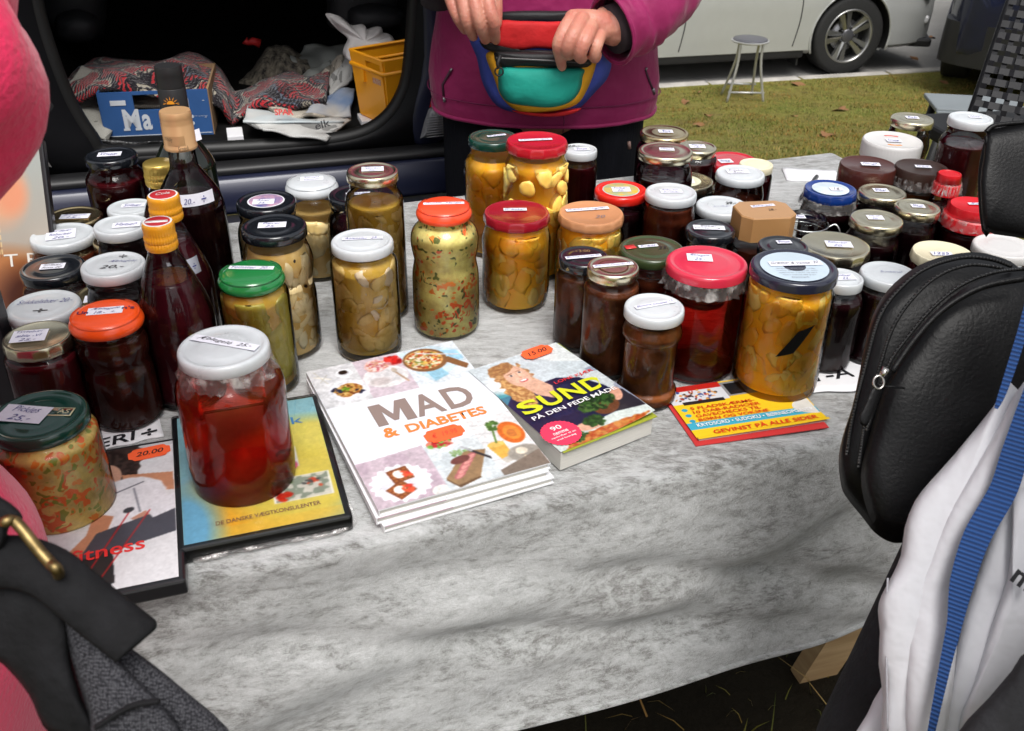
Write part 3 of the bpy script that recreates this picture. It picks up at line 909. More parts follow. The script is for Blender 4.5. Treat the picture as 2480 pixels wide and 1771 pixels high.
CH = {
 'pumpkin': mat('pumpkin_piece', (1.0, 0.40, 0.015), col2=(1.0, 0.60, 0.07), rough=0.4, vs=14, sss=0.3),
 'pearyel': mat('yellow_fruit_piece', (1.0, 0.56, 0.06), col2=(1.0, 0.76, 0.24), rough=0.4, vs=14, sss=0.3),
 'pear': mat('pale_fruit_piece', (0.86, 0.62, 0.24), col2=(0.98, 0.88, 0.60), rough=0.4, vs=18),
 'gherkin': mat('gherkin_slice', (0.46, 0.27, 0.03), col2=(0.92, 0.68, 0.26), rough=0.4, vs=22),
 'onion': mat('onion_piece', (0.60, 0.46, 0.30), col2=(0.72, 0.60, 0.42), rough=0.4, vs=18),
 'tomato': mat('green_tomato_piece', (0.34, 0.28, 0.02), col2=(0.60, 0.52, 0.10), rough=0.35, vs=16),
 'pepper': mat('peppercorn', (0.02, 0.008, 0.006), rough=0.5),
 'redbit': mat('carrot_bit', (0.62, 0.13, 0.02), rough=0.5),
}
def body_profile(kind, R, rn, hg):
    """outer glass wall, z from 0 to hg (just under the lid's top)"""
    if kind == 'straight':
        p = [(0, .86, .0), (.02, .95, 0), (.06, 1, 0), (.45, 1, 0), (.74, 1, 0), (.83, .985, 0), (.885, 0, .985), (.92, 0, .97), (1, 0, .97)]
    elif kind == 'shoulder':
        p = [(0, .84, 0), (.02, .94, 0), (.07, 1, 0), (.35, 1, 0), (.66, 1, 0), (.76, .96, 0), (.84, .84, .1), (.885, 0, .99), (.91, 0, .96), (1, 0, .96)]
    elif kind == 'bulge':
        p = [(0, .80, 0), (.02, .88, 0), (.08, .96, 0), (.25, 1, 0), (.45, .985, 0), (.62, .99, 0), (.72, 1.0, 0), (.80, .95, 0), (.87, 0, .99), (.90, 0, .965), (1, 0, .965)]
    elif kind == 'waist':
        p = [(0, .86, 0), (.02, .95, 0), (.07, 1, 0), (.35, 1, 0), (.48, .985, 0), (.56, .93, 0), (.60, .925, 0), (.66, .97, 0), (.74, 1.0, 0), (.81, .95, 0), (.87, 0, 1.0), (.90, 0, .965), (1, 0, .965)]
    elif kind == 'rings':
        p = [(0, .93, 0), (.02, 1.0, 0), (.07, 1.04, 0), (.13, 1.03, 0), (.17, .93, 0), (.22, .91, 0), (.5, .91, 0), (.68, .91, 0), (.71, .97, 0), (.76, 1.02, 0), (.81, .98, 0), (.86, 0, .97), (.90, 0, .96), (1, 0, .96)]
    elif kind == 'vase':
        p = [(0, .88, 0), (.02, .97, 0), (.08, 1.03, 0), (.30, 1.03, 0), (.48, 1.0, 0), (.60, .92, 0), (.68, .87, 0), (.76, .88, 0), (.84, .92, 0), (.90, 0, .96), (1, 0, .96)]
    out = []
    for z, a, b_ in p:
        r = a * R + b_ * rn
        if a and b_: r = (a * R * .5 + rn * .5)
        out.append(Vector((min(r, max(R * 1.05, rn)), z * hg, 0)))
    sm = catmull(out, 4)
    return [(max(0.001, q.x), max(0.0, min(hg, q.y))) for q in sm]
def lid_mesh(kind, r, h):
    """lid whose top rim is at z = h"""
    if kind == 'flat':
        pr = [(r * .985, h - .0105), (r, h - .010), (r * 1.0, h - .0035), (r * .985, h - .0014), (r * .955, h - .0002), (r * .91, h), (r * .865, h - .0003), (r * .84, h - .0010), (r * .80, h - .0012), (r * .60, h - .0011), (r * .56, h - .0006), (r * .50, h - .0005), (r * .02, h - .0004)]
        return lathe(pr, 56)
    if kind == 'wavy':
        pr = [(r * .965, h - .0115), (r * .99, h - .0105), (r * .985, h - .006), (r * .975, h - .0035), (r * .975, h - .0014), (r * .955, h - .0002), (r * .90, h), (r * .86, h - .0004), (r * .83, h - .0011), (r * .3, h - .0010), (r * .02, h - .0009)]
        return lathe(pr, 96, rfun=lambda a, k: 1 + (0.022 * max(0, math.cos(a * 14)) if k < 4 else 0))
    if kind == 'dome':
        pr = [(r * .93, h - .0145), (r * .97, h - .0135), (r * 1.0, h - .0100), (r * .985, h - .0075), (r * .90, h - .0030), (r * .80, h - .0008), (r * .70, h), (r * .02, h + .0002)]
        return lathe(pr, 56)
    if kind == 'tall':
        pr = [(r * 1.0, h - .0225), (r * 1.0, h - .012), (r * .985, h - .0020), (r * .965, h - .0003), (r * .93, h), (r * .90, h - .0008), (r * .86, h - .0016), (r * .02, h - .0016)]
        return lathe(pr, 56)
    if kind == 'rib':
        pr = [(r * 1.0, h - .0225), (r * 1.0, h - .004), (r * .985, h - .0012), (r * .955, h), (r * .92, h - .0006), (r * .88, h - .0014), (r * .5, h - .0012), (r * .02, h - .0012)]
        return lathe(pr, 180, rfun=lambda a, k: 1 + (0.008 * (1 if math.cos(a * 60) > 0 else 0) if k < 2 else 0))
    if kind == 'step':
        pr = [(r * 1.0, h - .026), (r * 1.0, h - .0135), (r * .97, h - .0120), (r * .86, h - .0105), (r * .84, h - .009), (r * .84, h - .002), (r * .82, h), (r * .78, h), (r * .74, h - .001), (r * .02, h - .001)]
        return lathe(pr, 56)
def chunks(kind, R, z0, z1, n, size, seed):
    r = random.Random(seed); mb = MB()
    bm = bmesh.new(); bmesh.ops.create_icosphere(bm, subdivisions=2, radius=1.0)
    bv = [q.co.copy() for q in bm.verts]; bf = [tuple(q.index for q in p.verts) for p in bm.faces]; bm.free()
    for i in range(n):
        a = r.uniform(0, 6.283); rr = R * r.uniform(.74, .90)
        z = z0 + (z1 - z0) * (i + r.random()) / n
        if kind == 'slice': sc = Vector((size * r.uniform(.8, 1.2), size * r.uniform(.8, 1.1), size * .28))
        elif kind == 'long': sc = Vector((size * .42, size * .5, size * r.uniform(1.0, 1.7)))
        elif kind == 'wedge': sc = Vector((size * r.uniform(.5, .8), size * .55, size * r.uniform(.9, 1.4)))
        else: sc = Vector((size * r.uniform(.75, 1.1), size * r.uniform(.75, 1.1), size * r.uniform(.75, 1.1)))
        M = Matrix.Rotation(r.uniform(0, 6.28), 3, 'Z') @ Matrix.Rotation(r.uniform(-1.0, 1.0) + (1.3 if kind == 'slice' else 0), 3, 'X') @ Matrix.Rotation(r.uniform(-.6, .6), 3, 'Y')
        if kind == 'slice': M = Matrix.Rotation(a, 3, 'Z') @ Matrix.Rotation(math.pi / 2 + r.uniform(-.5, .5), 3, 'Y') @ Matrix.Rotation(r.uniform(-.4, .4), 3, 'X')
        c = Vector((rr * math.cos(a), rr * math.sin(a), z))
        f1, f2 = r.uniform(1.5, 3), r.uniform(0, 6)
        vs_ = []
        for q in bv:
            w = 1 + .12 * math.sin(q.x * f1 * 2 + f2) + .1 * math.sin(q.y * 4 + q.z * f1 * 2)
            p = c + M @ Vector((q.x * sc.x, q.y * sc.y, q.z * sc.z)) * w
            d = math.hypot(p.x, p.y)
            if d > R * .965: p.x *= R * .965 / d; p.y *= R * .965 / d
            p.z = max(z0 - .001, min(z1 + .002, p.z))
            vs_.append(p)
        mb.add(vs_, bf)
    return mb
def label_on(parent, R, h, spec, lines, ink=None, shape='strip', mat_=None):
    """paper label on the lid: spec = (width, depth, dx, dy, angle) in lid radii / degrees"""
    w, d, dx, dy, an = spec
    w *= R; d *= R; a = rad(an)
    ux = Vector((math.cos(a), math.sin(a), 0)); uy = Vector((-math.sin(a), math.cos(a), 0))
    c = Vector((dx * R, dy * R, h + .0004))
    nx = 9
    v = []; f = []
    for j in range(2):
        for i in range(nx):
            s_, t_ = i / (nx - 1) - .5, j - .5
            q = c + ux * w * s_ + uy * d * t_
            e_ = math.hypot(q.x, q.y)
            q.z -= max(0, e_ - R * .93) * 0.9
            v.append(q)
    for i in range(nx - 1): f.append((i, i + 1, nx + i + 1, nx + i))
    lab = mobj('paper_label', v, f, mat_ or m_paper, parent)
    lab_c = c
    k = len(lines)
    for i, (s_, fx) in enumerate(lines):
        hh = d / k * .62
        o = c - ux * (w * fx / 2) + uy * (d / 2 - d / k * (i + 1) + d / k * .2)
        text('handwriting', s_, ink or m_blue, lab, o, ux, uy, w=w * fx * .98, h=hh, shear=.35, bold=-.004, lift=.0003, bend=hh * .12)
    return lab
JARS = {}
def jar(key, label, kind, lid, lidc, fill, fillz=.84, lab=None, lines=(), ink=None, chunk=None, group='jars of preserves on the stall table', R=None, film=False, lidh=.0105, cat='jar', name='preserve_jar', rz=None):
    h, x, y, rl, rb = POS[key]
    if R: rb = R
    t = empty(name, (x, y, T), 0, label, cat, group)
    JARS[key] = t
    rn = rl * .955
    hg = h - .0018
    prof = body_profile(kind, rb, rn, hg)
    n = 56
    v, f = lathe(prof, n, cap=False)
    v2, f2 = lathe([(prof[0][0], 0.0), (prof[0][0] * .8, .0035), (.001, .0045)], n, cap=False)
    mb = MB(); mb.add(v, f); mb.add(v2, f2)
    mb.obj('glass', m_glass, t)
    zt = hg * fillz
    shr = .0030 if chunk else 0.0
    inner = [(max(.001, r_ - .0012 - shr), z) for r_, z in prof if .004 < z < zt]
    rt = inner[-1][0]
    inner = [(.001, .0048), (inner[0][0] * .8, .0045)] + inner + [(rt, zt), (rt * .97, zt - .0004), (rt * .8, zt - .0011), (.001, zt - .0013)]
    v, f = lathe(inner, n, cap=False)
    mobj('contents', v, f, FILL[fill], t)
    if chunk:
        for (ck, cm, cn, cs) in chunk:
            mb = chunks(ck, min(rb, max(q[0] for q in inner) + .0028), .010, zt - .008, cn, cs, sum(ord(c) for c in key))
            tag(mb.obj('fruit_pieces' if cm in ('pumpkin', 'pearyel', 'pear') else 'vegetable_pieces', CH[cm], t), kind='stuff')
    if lid:
        v, f = lid_mesh(lid, rl, h)
        mobj('lid', v, f, LIDC[lidc], t, autos=50)
    if film:
        r_ = random.Random(key)
        rings = []
        for k_ in range(5):
            z = h - .0100 - k_ * .0035
            rings.append([Vector(((rn * (1.045 + .012 * k_) + (.0016 + .0010 * k_) * math.sin(i * 1.9 + k_) * r_.uniform(.3, 1)) * math.cos(2 * math.pi * i / 64), (rn * (1.045 + .012 * k_) + .0013 * math.sin(i * 2.3)) * math.sin(2 * math.pi * i / 64), z + (.0015 * r_.uniform(-1, 1) if k_ == 4 else 0))) for i in range(64)])
        v, f = loft(rings, cap=False)
        mobj('cling_film', v, f, m_film, t)
    if lab: label_on(t, rl, h, lab, lines, ink)
    return t
def disc(parent, R, h, r0, col, name='sticker', dx=0, dy=0, ring=None):
    v, f = lathe([(r0 * R, h + .00015), (r0 * R * .98, h + .00025), (.0005, h + .00025)], 40, cap=False)
    o = mobj(name, v, f, col, parent); o.location = (dx * R, dy * R, 0); return o
P = lambda k: POS[k]
# ---- left cluster
jar('l_black_back', 'tall shouldered jar of dark cherry jam with black lid at back left', 'bulge', 'flat', 'black', 'darkred', .78, (.9, .5, -.05, .0, 12), [('Kirsebær', .8)])
jar('l_gold_back', 'low jar with gold lid behind the leftmost white lid', 'shoulder', 'flat', 'gold', 'dark', .8, (1.0, .42, .1, -.05, 8), [('Ribsgele', .8), ('15.-', .5)])
jar('l_white_a', 'white lidded jar between the back left cherry jar and the bottles', 'shoulder', 'flat', 'white', 'dark', .8, (1.0, .45, .1, .1, 12), [('Solbær', .8)])
jar('l_white_b', 'leftmost white lidded jar, three handwritten lines on its lid', 'shoulder', 'flat', 'white', 'jam', .8, (.9, .8, -.02, -.05, 20), [('Jordbær', .8), ('Rabarber', .8), ('20.-', .6)])
jar('l_white_c', 'white lidded jar partly under the gold lid beside the bottles', 'shoulder', 'flat', 'white', 'dark', .8, (1.0, .5, .25, -.1, 14), [('Hyben', .8)])
jar('l_gold_b', 'shiny gold lidded jar directly above the white 20,- lid', 'shoulder', 'flat', 'gold', 'dark', .8, (.75, .5, -.05, -.05, 16), [('Brom-', .7), ('bær 18', .7)])
jar('l_black_b', 'wide jar with plain black lid at left beside the film case', 'shoulder', 'flat', 'black', 'darkred', .76, (.75, .40, .0, .0, 12), [('Solbær', .8), ('Rom 20', .8)], m_black_ink)
t = jar('l_white20', 'white lidded jar marked 20,- in black ink next to the bottles', 'shoulder', 'flat', 'white', 'dark', .78)
h, x, y, rl, rb = P('l_white20')
text('price_writing', '20,-', m_black_ink, t, (-.30 * rl, -.42 * rl, h - .0002), (1, .15, 0), (-.15, 1, 0), w=rl * .75, h=rl * .26, shear=.3)
text('price_writing', '÷', m_black_ink, t, (.02 * rl, .42 * rl, h - .0002), (1, .15, 0), (-.15, 1, 0), w=rl * .26, h=rl * .26)
text('price_writing', 'Æblegele', m_blue, t, (-.20 * rl, .06 * rl, h - .0002), (1, .12, 0), (-.12, 1, 0), w=rl * .9, h=rl * .18, shear=.4, bold=-.01)
t = jar('l_white_d', 'broad white lidded jar with long blue handwriting above the gold sultana jar', 'shoulder', 'flat', 'white', 'darkred', .78)
h, x, y, rl, rb = P('l_white_d')
text('handwriting', 'Stikkelsbær 20.-', m_blue, t, (-.75 * rl, -.02 * rl, h - .0002), (1, .18, 0), (-.18, 1, 0), w=rl * 1.5, h=rl * .24, shear=.4, bold=-.012)
text('handwriting', '÷', m_black_ink, t, (-.12 * rl, -.48 * rl, h - .0002), (1, .15, 0), (-.15, 1, 0), w=rl * .4, h=rl * .22)
jar('l_gold_c', 'matt gold lidded jar half hidden behind the orange lid', 'shoulder', 'flat', 'gold', 'dark', .8, (.9, .5, -.1, -.35, 14), [('Hyben', .8)])
t = jar('l_orange', 'dark jelly jar with bright orange lid and a label reading 18.-', 'waist', 'dome', 'orange', 'deepjelly', .84, (.95, .42, -.0, .05, 12), [('Æblegele', .85), ('18.-  ÷', .6)])
h, x, y, rl, rb = P('l_orange')
m_purple = mat('purple_print', (0.03, 0.012, 0.09), rough=.4)
text('lid_lettering', 'Un', m_purple, t, (-.70 * rl, -.22 * rl, h + .0002), (1, .18, 0), (-.18, 1, 0), w=rl * .3, h=rl * .18, bold=.02)
text('lid_lettering', "n's", m_purple, t, (.42 * rl, .14 * rl, h + .0002), (1, .18, 0), (-.18, 1, 0), w=rl * .34, h=rl * .18, bold=.02)
jar('l_gold_d', 'dark red jam jar with pale gold wavy lid at far left front', 'straight', 'wavy', 'palegold', 'darkred', .86, (1.0, .72, -.22, -.05, 12), [('Tyttebær', .8), ('æble -VI', .75), ('25.-', .5)])
t = jar('l_pickles', 'big jar of mixed pickles with dark green lid in the front left corner', 'straight', 'flat', 'dgreen', 'relish2', .93, (1.02, .62, -.30, .0, -6), [('Pickles', .6), ('25.-', .5)])
h, x, y, rl, rb = P('l_pickles')
m_cream = mat('cream_print', (.75, .68, .42), rough=.4)
c_ = Vector((.38 * rl, .12 * rl, 0))
v, f = box((0, 0, 0), (rl * .62, rl * .30, .0002)); o = mobj('lid_badge', v, f, m_cream, t); o.location = (c_.x, c_.y, h - .0002)
v, f = box((0, 0, 0), (rl * .56, rl * .24, .0002)); o2 = mobj('badge_field', v, f, LIDC['dgreen'], o); o2.location = (0, 0, .0002)
text('badge_letters', 'AS', m_cream, o, (.0 * rl, -.075 * rl, .0003), (1, 0, 0), (0, 1, 0), w=rl * .24, h=rl * .15)
jar('front', 'large jar of red apple jelly with white lid nearest the camera', 'bulge', 'flat', 'white', 'jelly', .82, (1.62, .26, .0, .12, -16), [('Æblegelé  25.-', .85)], m_black_ink, R=.044, film=True)
# ---- pickles
jar('green', 'jar of green tomatoes in brine with shiny bright green lid', 'straight', 'dome', 'green', 'brine', .88, (1.35, .22, .0, .15, 0), [('Tomater  20.-', .9)], chunk=[('blob', 'tomato', 95, .0125)])
jar('pear', 'tall jar of pale pear wedges with black lid behind the green lid', 'waist', 'flat', 'black', 'palebrine', .86, (.85, .42, -.05, .0, 8), [('Pærer', .7), ('25.-', .5)], chunk=[('long', 'pear', 150, .012), ('blob', 'pepper', 30, .0022)])
t = jar('black_rose', 'black lidded jar with round blue and white flower sticker', 'shoulder', 'flat', 'black', 'palebrine', .82, (.72, .46, -.05, -.15, 8), [('Asier', .7), ('25.-', .5)], chunk=[('long', 'pear', 110, .012)])
h, x, y, rl, rb = P('black_rose')
disc(t, rl, h - .0006, .62, mat('sticker_white', (.75, .76, .8), rough=.4)); disc(t, rl, h - .0003, .57, mat('sticker_blue', (.05, .08, .28), col2=(.5, .3, .4), rough=.4, vs=90))
t = jar('dome', 'jar of mushrooms with domed white lid in front of the car bumper', 'vase', 'dome', 'white', 'palebrine', .72, (.85, .42, -.0, .15, 12), [('Svampe', .7), ('Oporto', .7)], chunk=[('blob', 'pear', 90, .013)])
h, x, y, rl, rb = P('dome')
m_grey_ink = mat('grey_ink', (.18, .17, .2), rough=.6)
text('date_stamp', '22138 01-05-20', m_grey_ink, t, (-.25 * rl, -.83 * rl, h - .0032), (1, .28, -.08), (-.1, 1, .55), w=rl * 1.1, h=rl * .14)
jar('black_s', 'jar of dark berries with black lid between mushrooms and gherkins', 'shoulder', 'flat', 'black', 'dark', .72, (.85, .22, .05, .0, 10), [('Rødbeder', .85)])
jar('gold_tall', 'tall jar with gold lid and amber pickles beside the orange lidded relish', 'straight', 'flat', 'palegold', 'brine', .80, (.85, .5, .0, .12, 8), [('Asparges', .8), ('Agurker', .8), ('20.-', .4)], chunk=[('long', 'gherkin', 95, .013)])
jar('gherkin', 'jar of sliced gherkins and onion with white lid behind the cookbook', 'straight', 'flat', 'white', 'brine', .90, (1.3, .20, .0, .12, 8), [('Asiesalat  25.-', .9)], chunk=[('slice', 'gherkin', 105, .0125), ('slice', 'onion', 20, .010)])
jar('picalilli', 'waisted jar of vegetable relish with orange red lid in the centre', 'waist', 'dome', 'orangered', 'relish', .93, (1.45, .20, -.0, .05, 6), [('Picalilli  Mango', .9)])
# ---- pumpkin and centre
t = jar('dkgreen_tall', 'tall jar of orange pumpkin with dark green lid against the trousers', 'bulge', 'flat', 'dgreen', 'syrup', .84, (.80, .18, .15, .1, 22), [('Græskar', .9)], chunk=[('blob', 'pumpkin', 90, .0135)])
jar('red_tall', 'tallest jar of yellow pumpkin with red wavy lid in front of the vendor', 'vase', 'wavy', 'red', 'syrup', .90, (1.1, .17, -.05, .05, 10), [('Græskar med ingefær', .9)], chunk=[('wedge', 'pearyel', 95, .0145)], R=.041)
t = jar('white_sm', 'slim jar of dark jam with white lid right of the tall yellow jar', 'straight', 'flat', 'white', 'darkred', .84, (.9, .5, .1, -.1, 8), [('Blomme', .7)])
h, x, y, rl, rb = P('white_sm')
text('price_writing', '25.-', m_black_ink, t, (-.75 * rl, .25 * rl, h), (1, .1, 0), (-.1, 1, 0), w=rl * .8, h=rl * .3, shear=.3, bold=.02)
jar('crimson', 'round jar of yellow pumpkin slices with crimson lid', 'bulge', 'wavy', 'crimson', 'syrup', .90, (.7, .2, -.05, .15, 4), [('Græskar', .9)], chunk=[('slice', 'pumpkin', 44, .016), ('wedge', 'pearyel', 20, .014)])
t = jar('tan', 'jar of yellow pumpkin with tan wavy lid and a price of 20', 'bulge', 'wavy', 'tan', 'syrup', .90, (1.35, .2, -.1, .25, 12), [('Græskar m. ingefær', .9)], chunk=[('wedge', 'pearyel', 80, .014)])
h, x, y, rl, rb = P('tan')
text('price_writing', '20', m_grey_ink, t, (.1 * rl, -.42 * rl, h), (1, .08, 0), (-.08, 1, 0), w=rl * .32, h=rl * .2, shear=.3)
t = jar('ch_black', 'chutney jar with black lid and gold print left of the gold lid', 'straight', 'flat', 'black', 'choc', .84, (1.45, .24, .0, -.1, 13), [('Blomme Chutney 20', .92)])
h, x, y, rl, rb = P('ch_black')
m_goldp = mat('gold_print', (.6, .42, .15), rough=.35, metal=.6)
text('lid_lettering', '÷3:00', m_goldp, t, (-.30 * rl, .3 * rl, h), (1, .1, 0), (-.1, 1, 0), w=rl * .6, h=rl * .2)
text('rim_lettering', 'den Böhncke  Inter', m_goldp, t, (-.70 * rl, -.80 * rl, h - .0075), (1, .0, 0), (0, .1, 1), w=rl * 1.3, h=.004)
t = jar('ch_gold', 'chutney jar with gold lid and brown centre in front of the black lid', 'straight', 'flat', 'palegold', 'choc', .86, (1.6, .24, .0, .05, 13), [('Blomme Chutney 15', .92)])
h, x, y, rl, rb = P('ch_gold')
disc(t, rl, h - .0008, .60, mat('brown_lacquer', (.16, .06, .03), rough=.25, metal=.5), 'lid_centre')
jar('ch_white', 'small ringed chutney jar with white lid in front of all chutneys', 'rings', 'flat', 'white', 'choc2', .88, (1.5, .24, .05, .12, 22), [('Blomme Chutney 12', .92)])
t = jar('olive', 'jam jar with olive green lid and red tab marked 25', 'bulge', 'flat', 'olive', 'jam', .80, (.62, .18, -.1, .12, 14), [('Kvæde', .8)])
h, x, y, rl, rb = P('olive')
m_redtab = mat('red_sticker', (.65, .03, .03), rough=.4)
v, f = box((0, 0, 0), (rl * .34, rl * .26, .0003), .3); o = mobj('red_tab', v, f, m_redtab, t); o.location = (-.66 * rl, .04 * rl, h + .0001)
text('price_writing', '25.-', m_black_ink, t, (.18 * rl, -.08 * rl, h), (1, .05, 0), (0, 1, 0), w=rl * .42, h=rl * .2, shear=.3)
jar('pink', 'wide jar of red apple jelly with raspberry pink lid', 'straight', 'flat', 'pink', 'jelly2', .76, (.62, .42, -.15, .2, -4), [('Æblegele', .85), ('25.-', .45)], film=True)
t = jar('navy', 'big jar of orange pumpkin with navy lid and light blue print', 'straight', 'flat', 'navy', 'syrup', .93, (1.25, .24, .05, .12, 5), [('Græskar & Vanilje  20', .92)], m_black_ink, chunk=[('wedge', 'pumpkin', 60, .0155), ('slice', 'pearyel', 40, .014)])
h, x, y, rl, rb = P('navy')
disc(t, rl, h - .0007, .78, mat('pale_blue_print', (.50, .60, .68), rough=.35))
for i, (s_, w_) in enumerate([('Smørbar pleje med vanilje', .9), ('creme til hud og hår som', .95), ('opbevares mørkt og tørt.', .9), ('Netto indhold 400 gram', .75), ('Danmark', .4)]):
    text('small_print', s_, m_grey_ink, t, (-w_ / 2 * rl, (-.18 - .11 * i) * rl, h - .0003), (1, .04, 0), (-.04, 1, 0), w=rl * w_, h=rl * .055)
v, f = box((0, 0, 0), (.016, .012, .0005), 0, .001)
tp = mobj('black_tape', [(.0, 0, 0)] * 0 or [], [], m_black_ink, t) if False else None
a0_ = -1.75
v = []; f = []
for j in range(4):
    for i in range(6):
        aa = a0_ + (i - 2.5) * .075 + j * .13; zz = .055 + j * .010 + i * .0012
        rr_ = rb * 1.015
        v.append((rr_ * math.cos(aa), rr_ * math.sin(aa), zz))
for j in range(3):
    for i in range(5): f.append((j * 6 + i, j * 6 + i + 1, (j + 1) * 6 + i + 1, (j + 1) * 6 + i))
mobj('black_tape', v, f, mat('black_tape', (.004, .004, .004), rough=.9, spec=.05), t)
# ---- right of the navy lid
jar('white_r', 'small dark jar with white lid just right of the navy lid', 'bulge', 'flat', 'white', 'dark', .82, (.9, .6, .15, -.05, 6), [('Solbær', .8), ('22.-', .5)], R=.027)
jar('white_rr', 'dark jar with plain white lid touching the black leather bag', 'straight', 'flat', 'white', 'dark', .85)
h, x, y, rl, rb = P('white_rr'); text('handwriting', 'Brombærsaft', m_blue, JARS['white_rr'], (-.3 * rl, -.0 * rl, h), (1, -.05, 0), (.05, 1, 0), w=rl * .8, h=rl * .14, shear=.4, bold=-.012)
jar('black_hid', 'black lidded jar hidden behind the navy lid', 'straight', 'flat', 'black', 'dark', .85, (.6, .3, .1, .3, 5), [('Blomme', .8)])
jar('gold_m', 'low wide jar with gold wavy lid behind the navy lid', 'straight', 'wavy', 'palegold', 'dark', .8, (.75, .42, .1, .0, -4), [('Rabarber', .8), ('20.-', .5)])
jar('blaabaer', 'black lidded jar with label reading Blåbær Vanille', 'straight', 'flat', 'black', 'dark', .8, (1.25, .42, -.05, .05, -3), [('Blåbær', .55), ('Vanilje   18.-', .9)], m_black_ink)
t = jar('white29', 'low jar with white lid marked 29 left of the tan box lid', 'shoulder', 'flat', 'white', 'dark', .8)
h, x, y, rl, rb = P('white29'); text('price_writing', '29.-', m_black_ink, t, (.15 * rl, .05 * rl, h), (1, .1, 0), (-.1, 1, 0), w=rl * .42, h=rl * .24, shear=.3, bold=.02)
text('handwriting', 'Jordbær', m_blue, t, (-.4 * rl, -.25 * rl, h), (1, .1, 0), (-.1, 1, 0), w=rl * .7, h=rl * .12, shear=.4, bold=-.012)
jar('white_br', 'jar of brown jam with white lid right of the red rimmed lid', 'bulge', 'flat', 'white', 'jam', .88, (.85, .4, -.0, .0, 4), [('Rabarber', .8), ('Jordbær', .8)])
t = jar('red_stk', 'dark jam jar with red lid and round fruit print', 'bulge', 'flat', 'bred', 'dark', .80, (.7, .5, .0, -.05, 4), [('Solbær', .8), ('20.-', .5)])
h, x, y, rl, rb = P('red_stk'); disc(t, rl, h - .0009, .70, LIDC['white']); disc(t, rl, h - .0006, .66, mat('fruit_print', (.75, .45, .03), col2=(.25, .40, .30), rough=.4, vs=70))
t = jar('gold_s', 'flat gold lidded jar with cream disc behind the white brown-jam lid', 'straight', 'wavy', 'palegold', 'dark', .8, (.6, .42, .0, -.1, 0), [('Ribs', .6), ('15.-', .5)])
h, x, y, rl, rb = P('gold_s'); disc(t, rl, h - .0009, .55, mat('cream_print2', (.68, .68, .50), rough=.4, vs=60))
t = jar('gold_t', 'dark jam jar with gold lid and red oval sticker beside the trousers', 'bulge', 'flat', 'palegold', 'dark', .76, (.55, .30, .05, .05, -2), [('Hyben', .8)])
h, x, y, rl, rb = P('gold_t'); disc(t, rl, h - .0008, .45, mat('red_oval', (.50, .05, .05), rough=.4), dx=.03)
jar('gold_u', 'rearmost gold lidded jar next to the magenta jacket', 'shoulder', 'flat', 'gold', 'dark', .8, (.6, .4, .05, .05, 0), [('Æble', .7)])
jar('gold_v', 'small gold lidded jar with pale label behind the red oval sticker lid', 'straight', 'flat', 'palegold', 'darkred', .8, (.8, .55, .0, .0, 0), [('Pære', .7), ('15.-', .5)])
jar('red_v', 'jar with broad red lid half covered by a white lid', 'straight', 'flat', 'red', 'jam', .8, (.5, .4, -.25, -.15, 12), [('Hindbær', .8)])
jar('white_v', 'jar with white lid in front of the broad red lid', 'bulge', 'flat', 'white', 'jam', .62, (.9, .5, -.1, .1, 4), [('Svesker', .8), ('Rom', .5)], m_black_ink)
jar('cream', 'cream lidded jar peeping out right of the white lid', 'straight', 'flat', 'cream', 'darkred', .8)
# ---- far right
t = jar('blue', 'dark jam jar with royal blue wavy lid beside the clip top jar', 'bulge', 'wavy', 'blue', 'dark', .82, (.5, .36, .2, -.1, 2), [('18', .5)], m_black_ink, film=True)
h, x, y, rl, rb = P('blue'); disc(t, rl, h - .0008, .70, mat('pale_scene_print', (.45, .55, .62), col2=(.65, .7, .72), rough=.4, vs=50))
jar('gold_w', 'gold lidded jar in front of the chocolate brown lid', 'shoulder', 'flat', 'palegold', 'dark', .78, (.62, .4, -.05, .1, 0), [('Blåbær', .8)])
jar('gold_x', 'gold lidded jar in front of two other gold lids at right', 'shoulder', 'flat', 'palegold', 'dark', .78, (.62, .42, -.05, .05, -2), [('Hyld', .7), ('20.-', .5)])
jar('gold_y', 'gold lidded jar between the gold pair and the stepped red lids', 'shoulder', 'flat', 'palegold', 'dark', .78, (.6, .4, .0, .0, -4), [('Slåen', .8)])
jar('brown', 'tall chocolate brown lid on a jar behind the royal blue lid', 'straight', 'tall', 'brown', 'jam', .7, (.66, .32, .08, .0, -4), [('Nougat', .8)])
jar('dkbrown', 'brown jam jar with tall dark brown lid next to the chocolate lid', 'straight', 'tall', 'dbrown', 'choc2', .78, (.6, .26, .05, -.0, -6), [('Ferskner', .8)], film=True)
t = jar('bigwhite', 'large ribbed white plastic lid above the brown lids', 'shoulder', 'rib', 'whiteplastic', 'dark', .7, (.5, .34, -.0, -.1, -4), [('Kirsebær', .8)])
h, x, y, rl, rb = P('bigwhite')
for a_, c2 in ((.9, (.65, .05, .02)), (-2.2, (.75, .25, .02))):
    v, f = tube([Vector((rl * .52 * math.cos(a_ + k * .15), rl * .52 * math.sin(a_ + k * .15), h - .0011)) for k in range(7)], rl * .05, 6, flat=.08, updir=(0, 0, 1))
    mobj('red_print', v, f, mat('lid_red_print' if a_ > 0 else 'lid_orange_print', c2, rough=.4), t)
jar('gold_z', 'tall jar with gold lid standing against the lawn', 'waist', 'flat', 'palegold', 'darkred', .66, (.6, .4, .0, .05, -4), [('Saft', .8)])
jar('white_z', 'tallest dark red jar with white lid at the right end of the table', 'straight', 'flat', 'white', 'darkred', .82, (.6, .36, .2, .0, -8), [('Hyldebær', .8)], R=.031)
jar('red_z', 'small stepped red plastic lid beside the dark brown lid', 'straight', 'step', 'redplastic', 'darkred', .7, film=True)
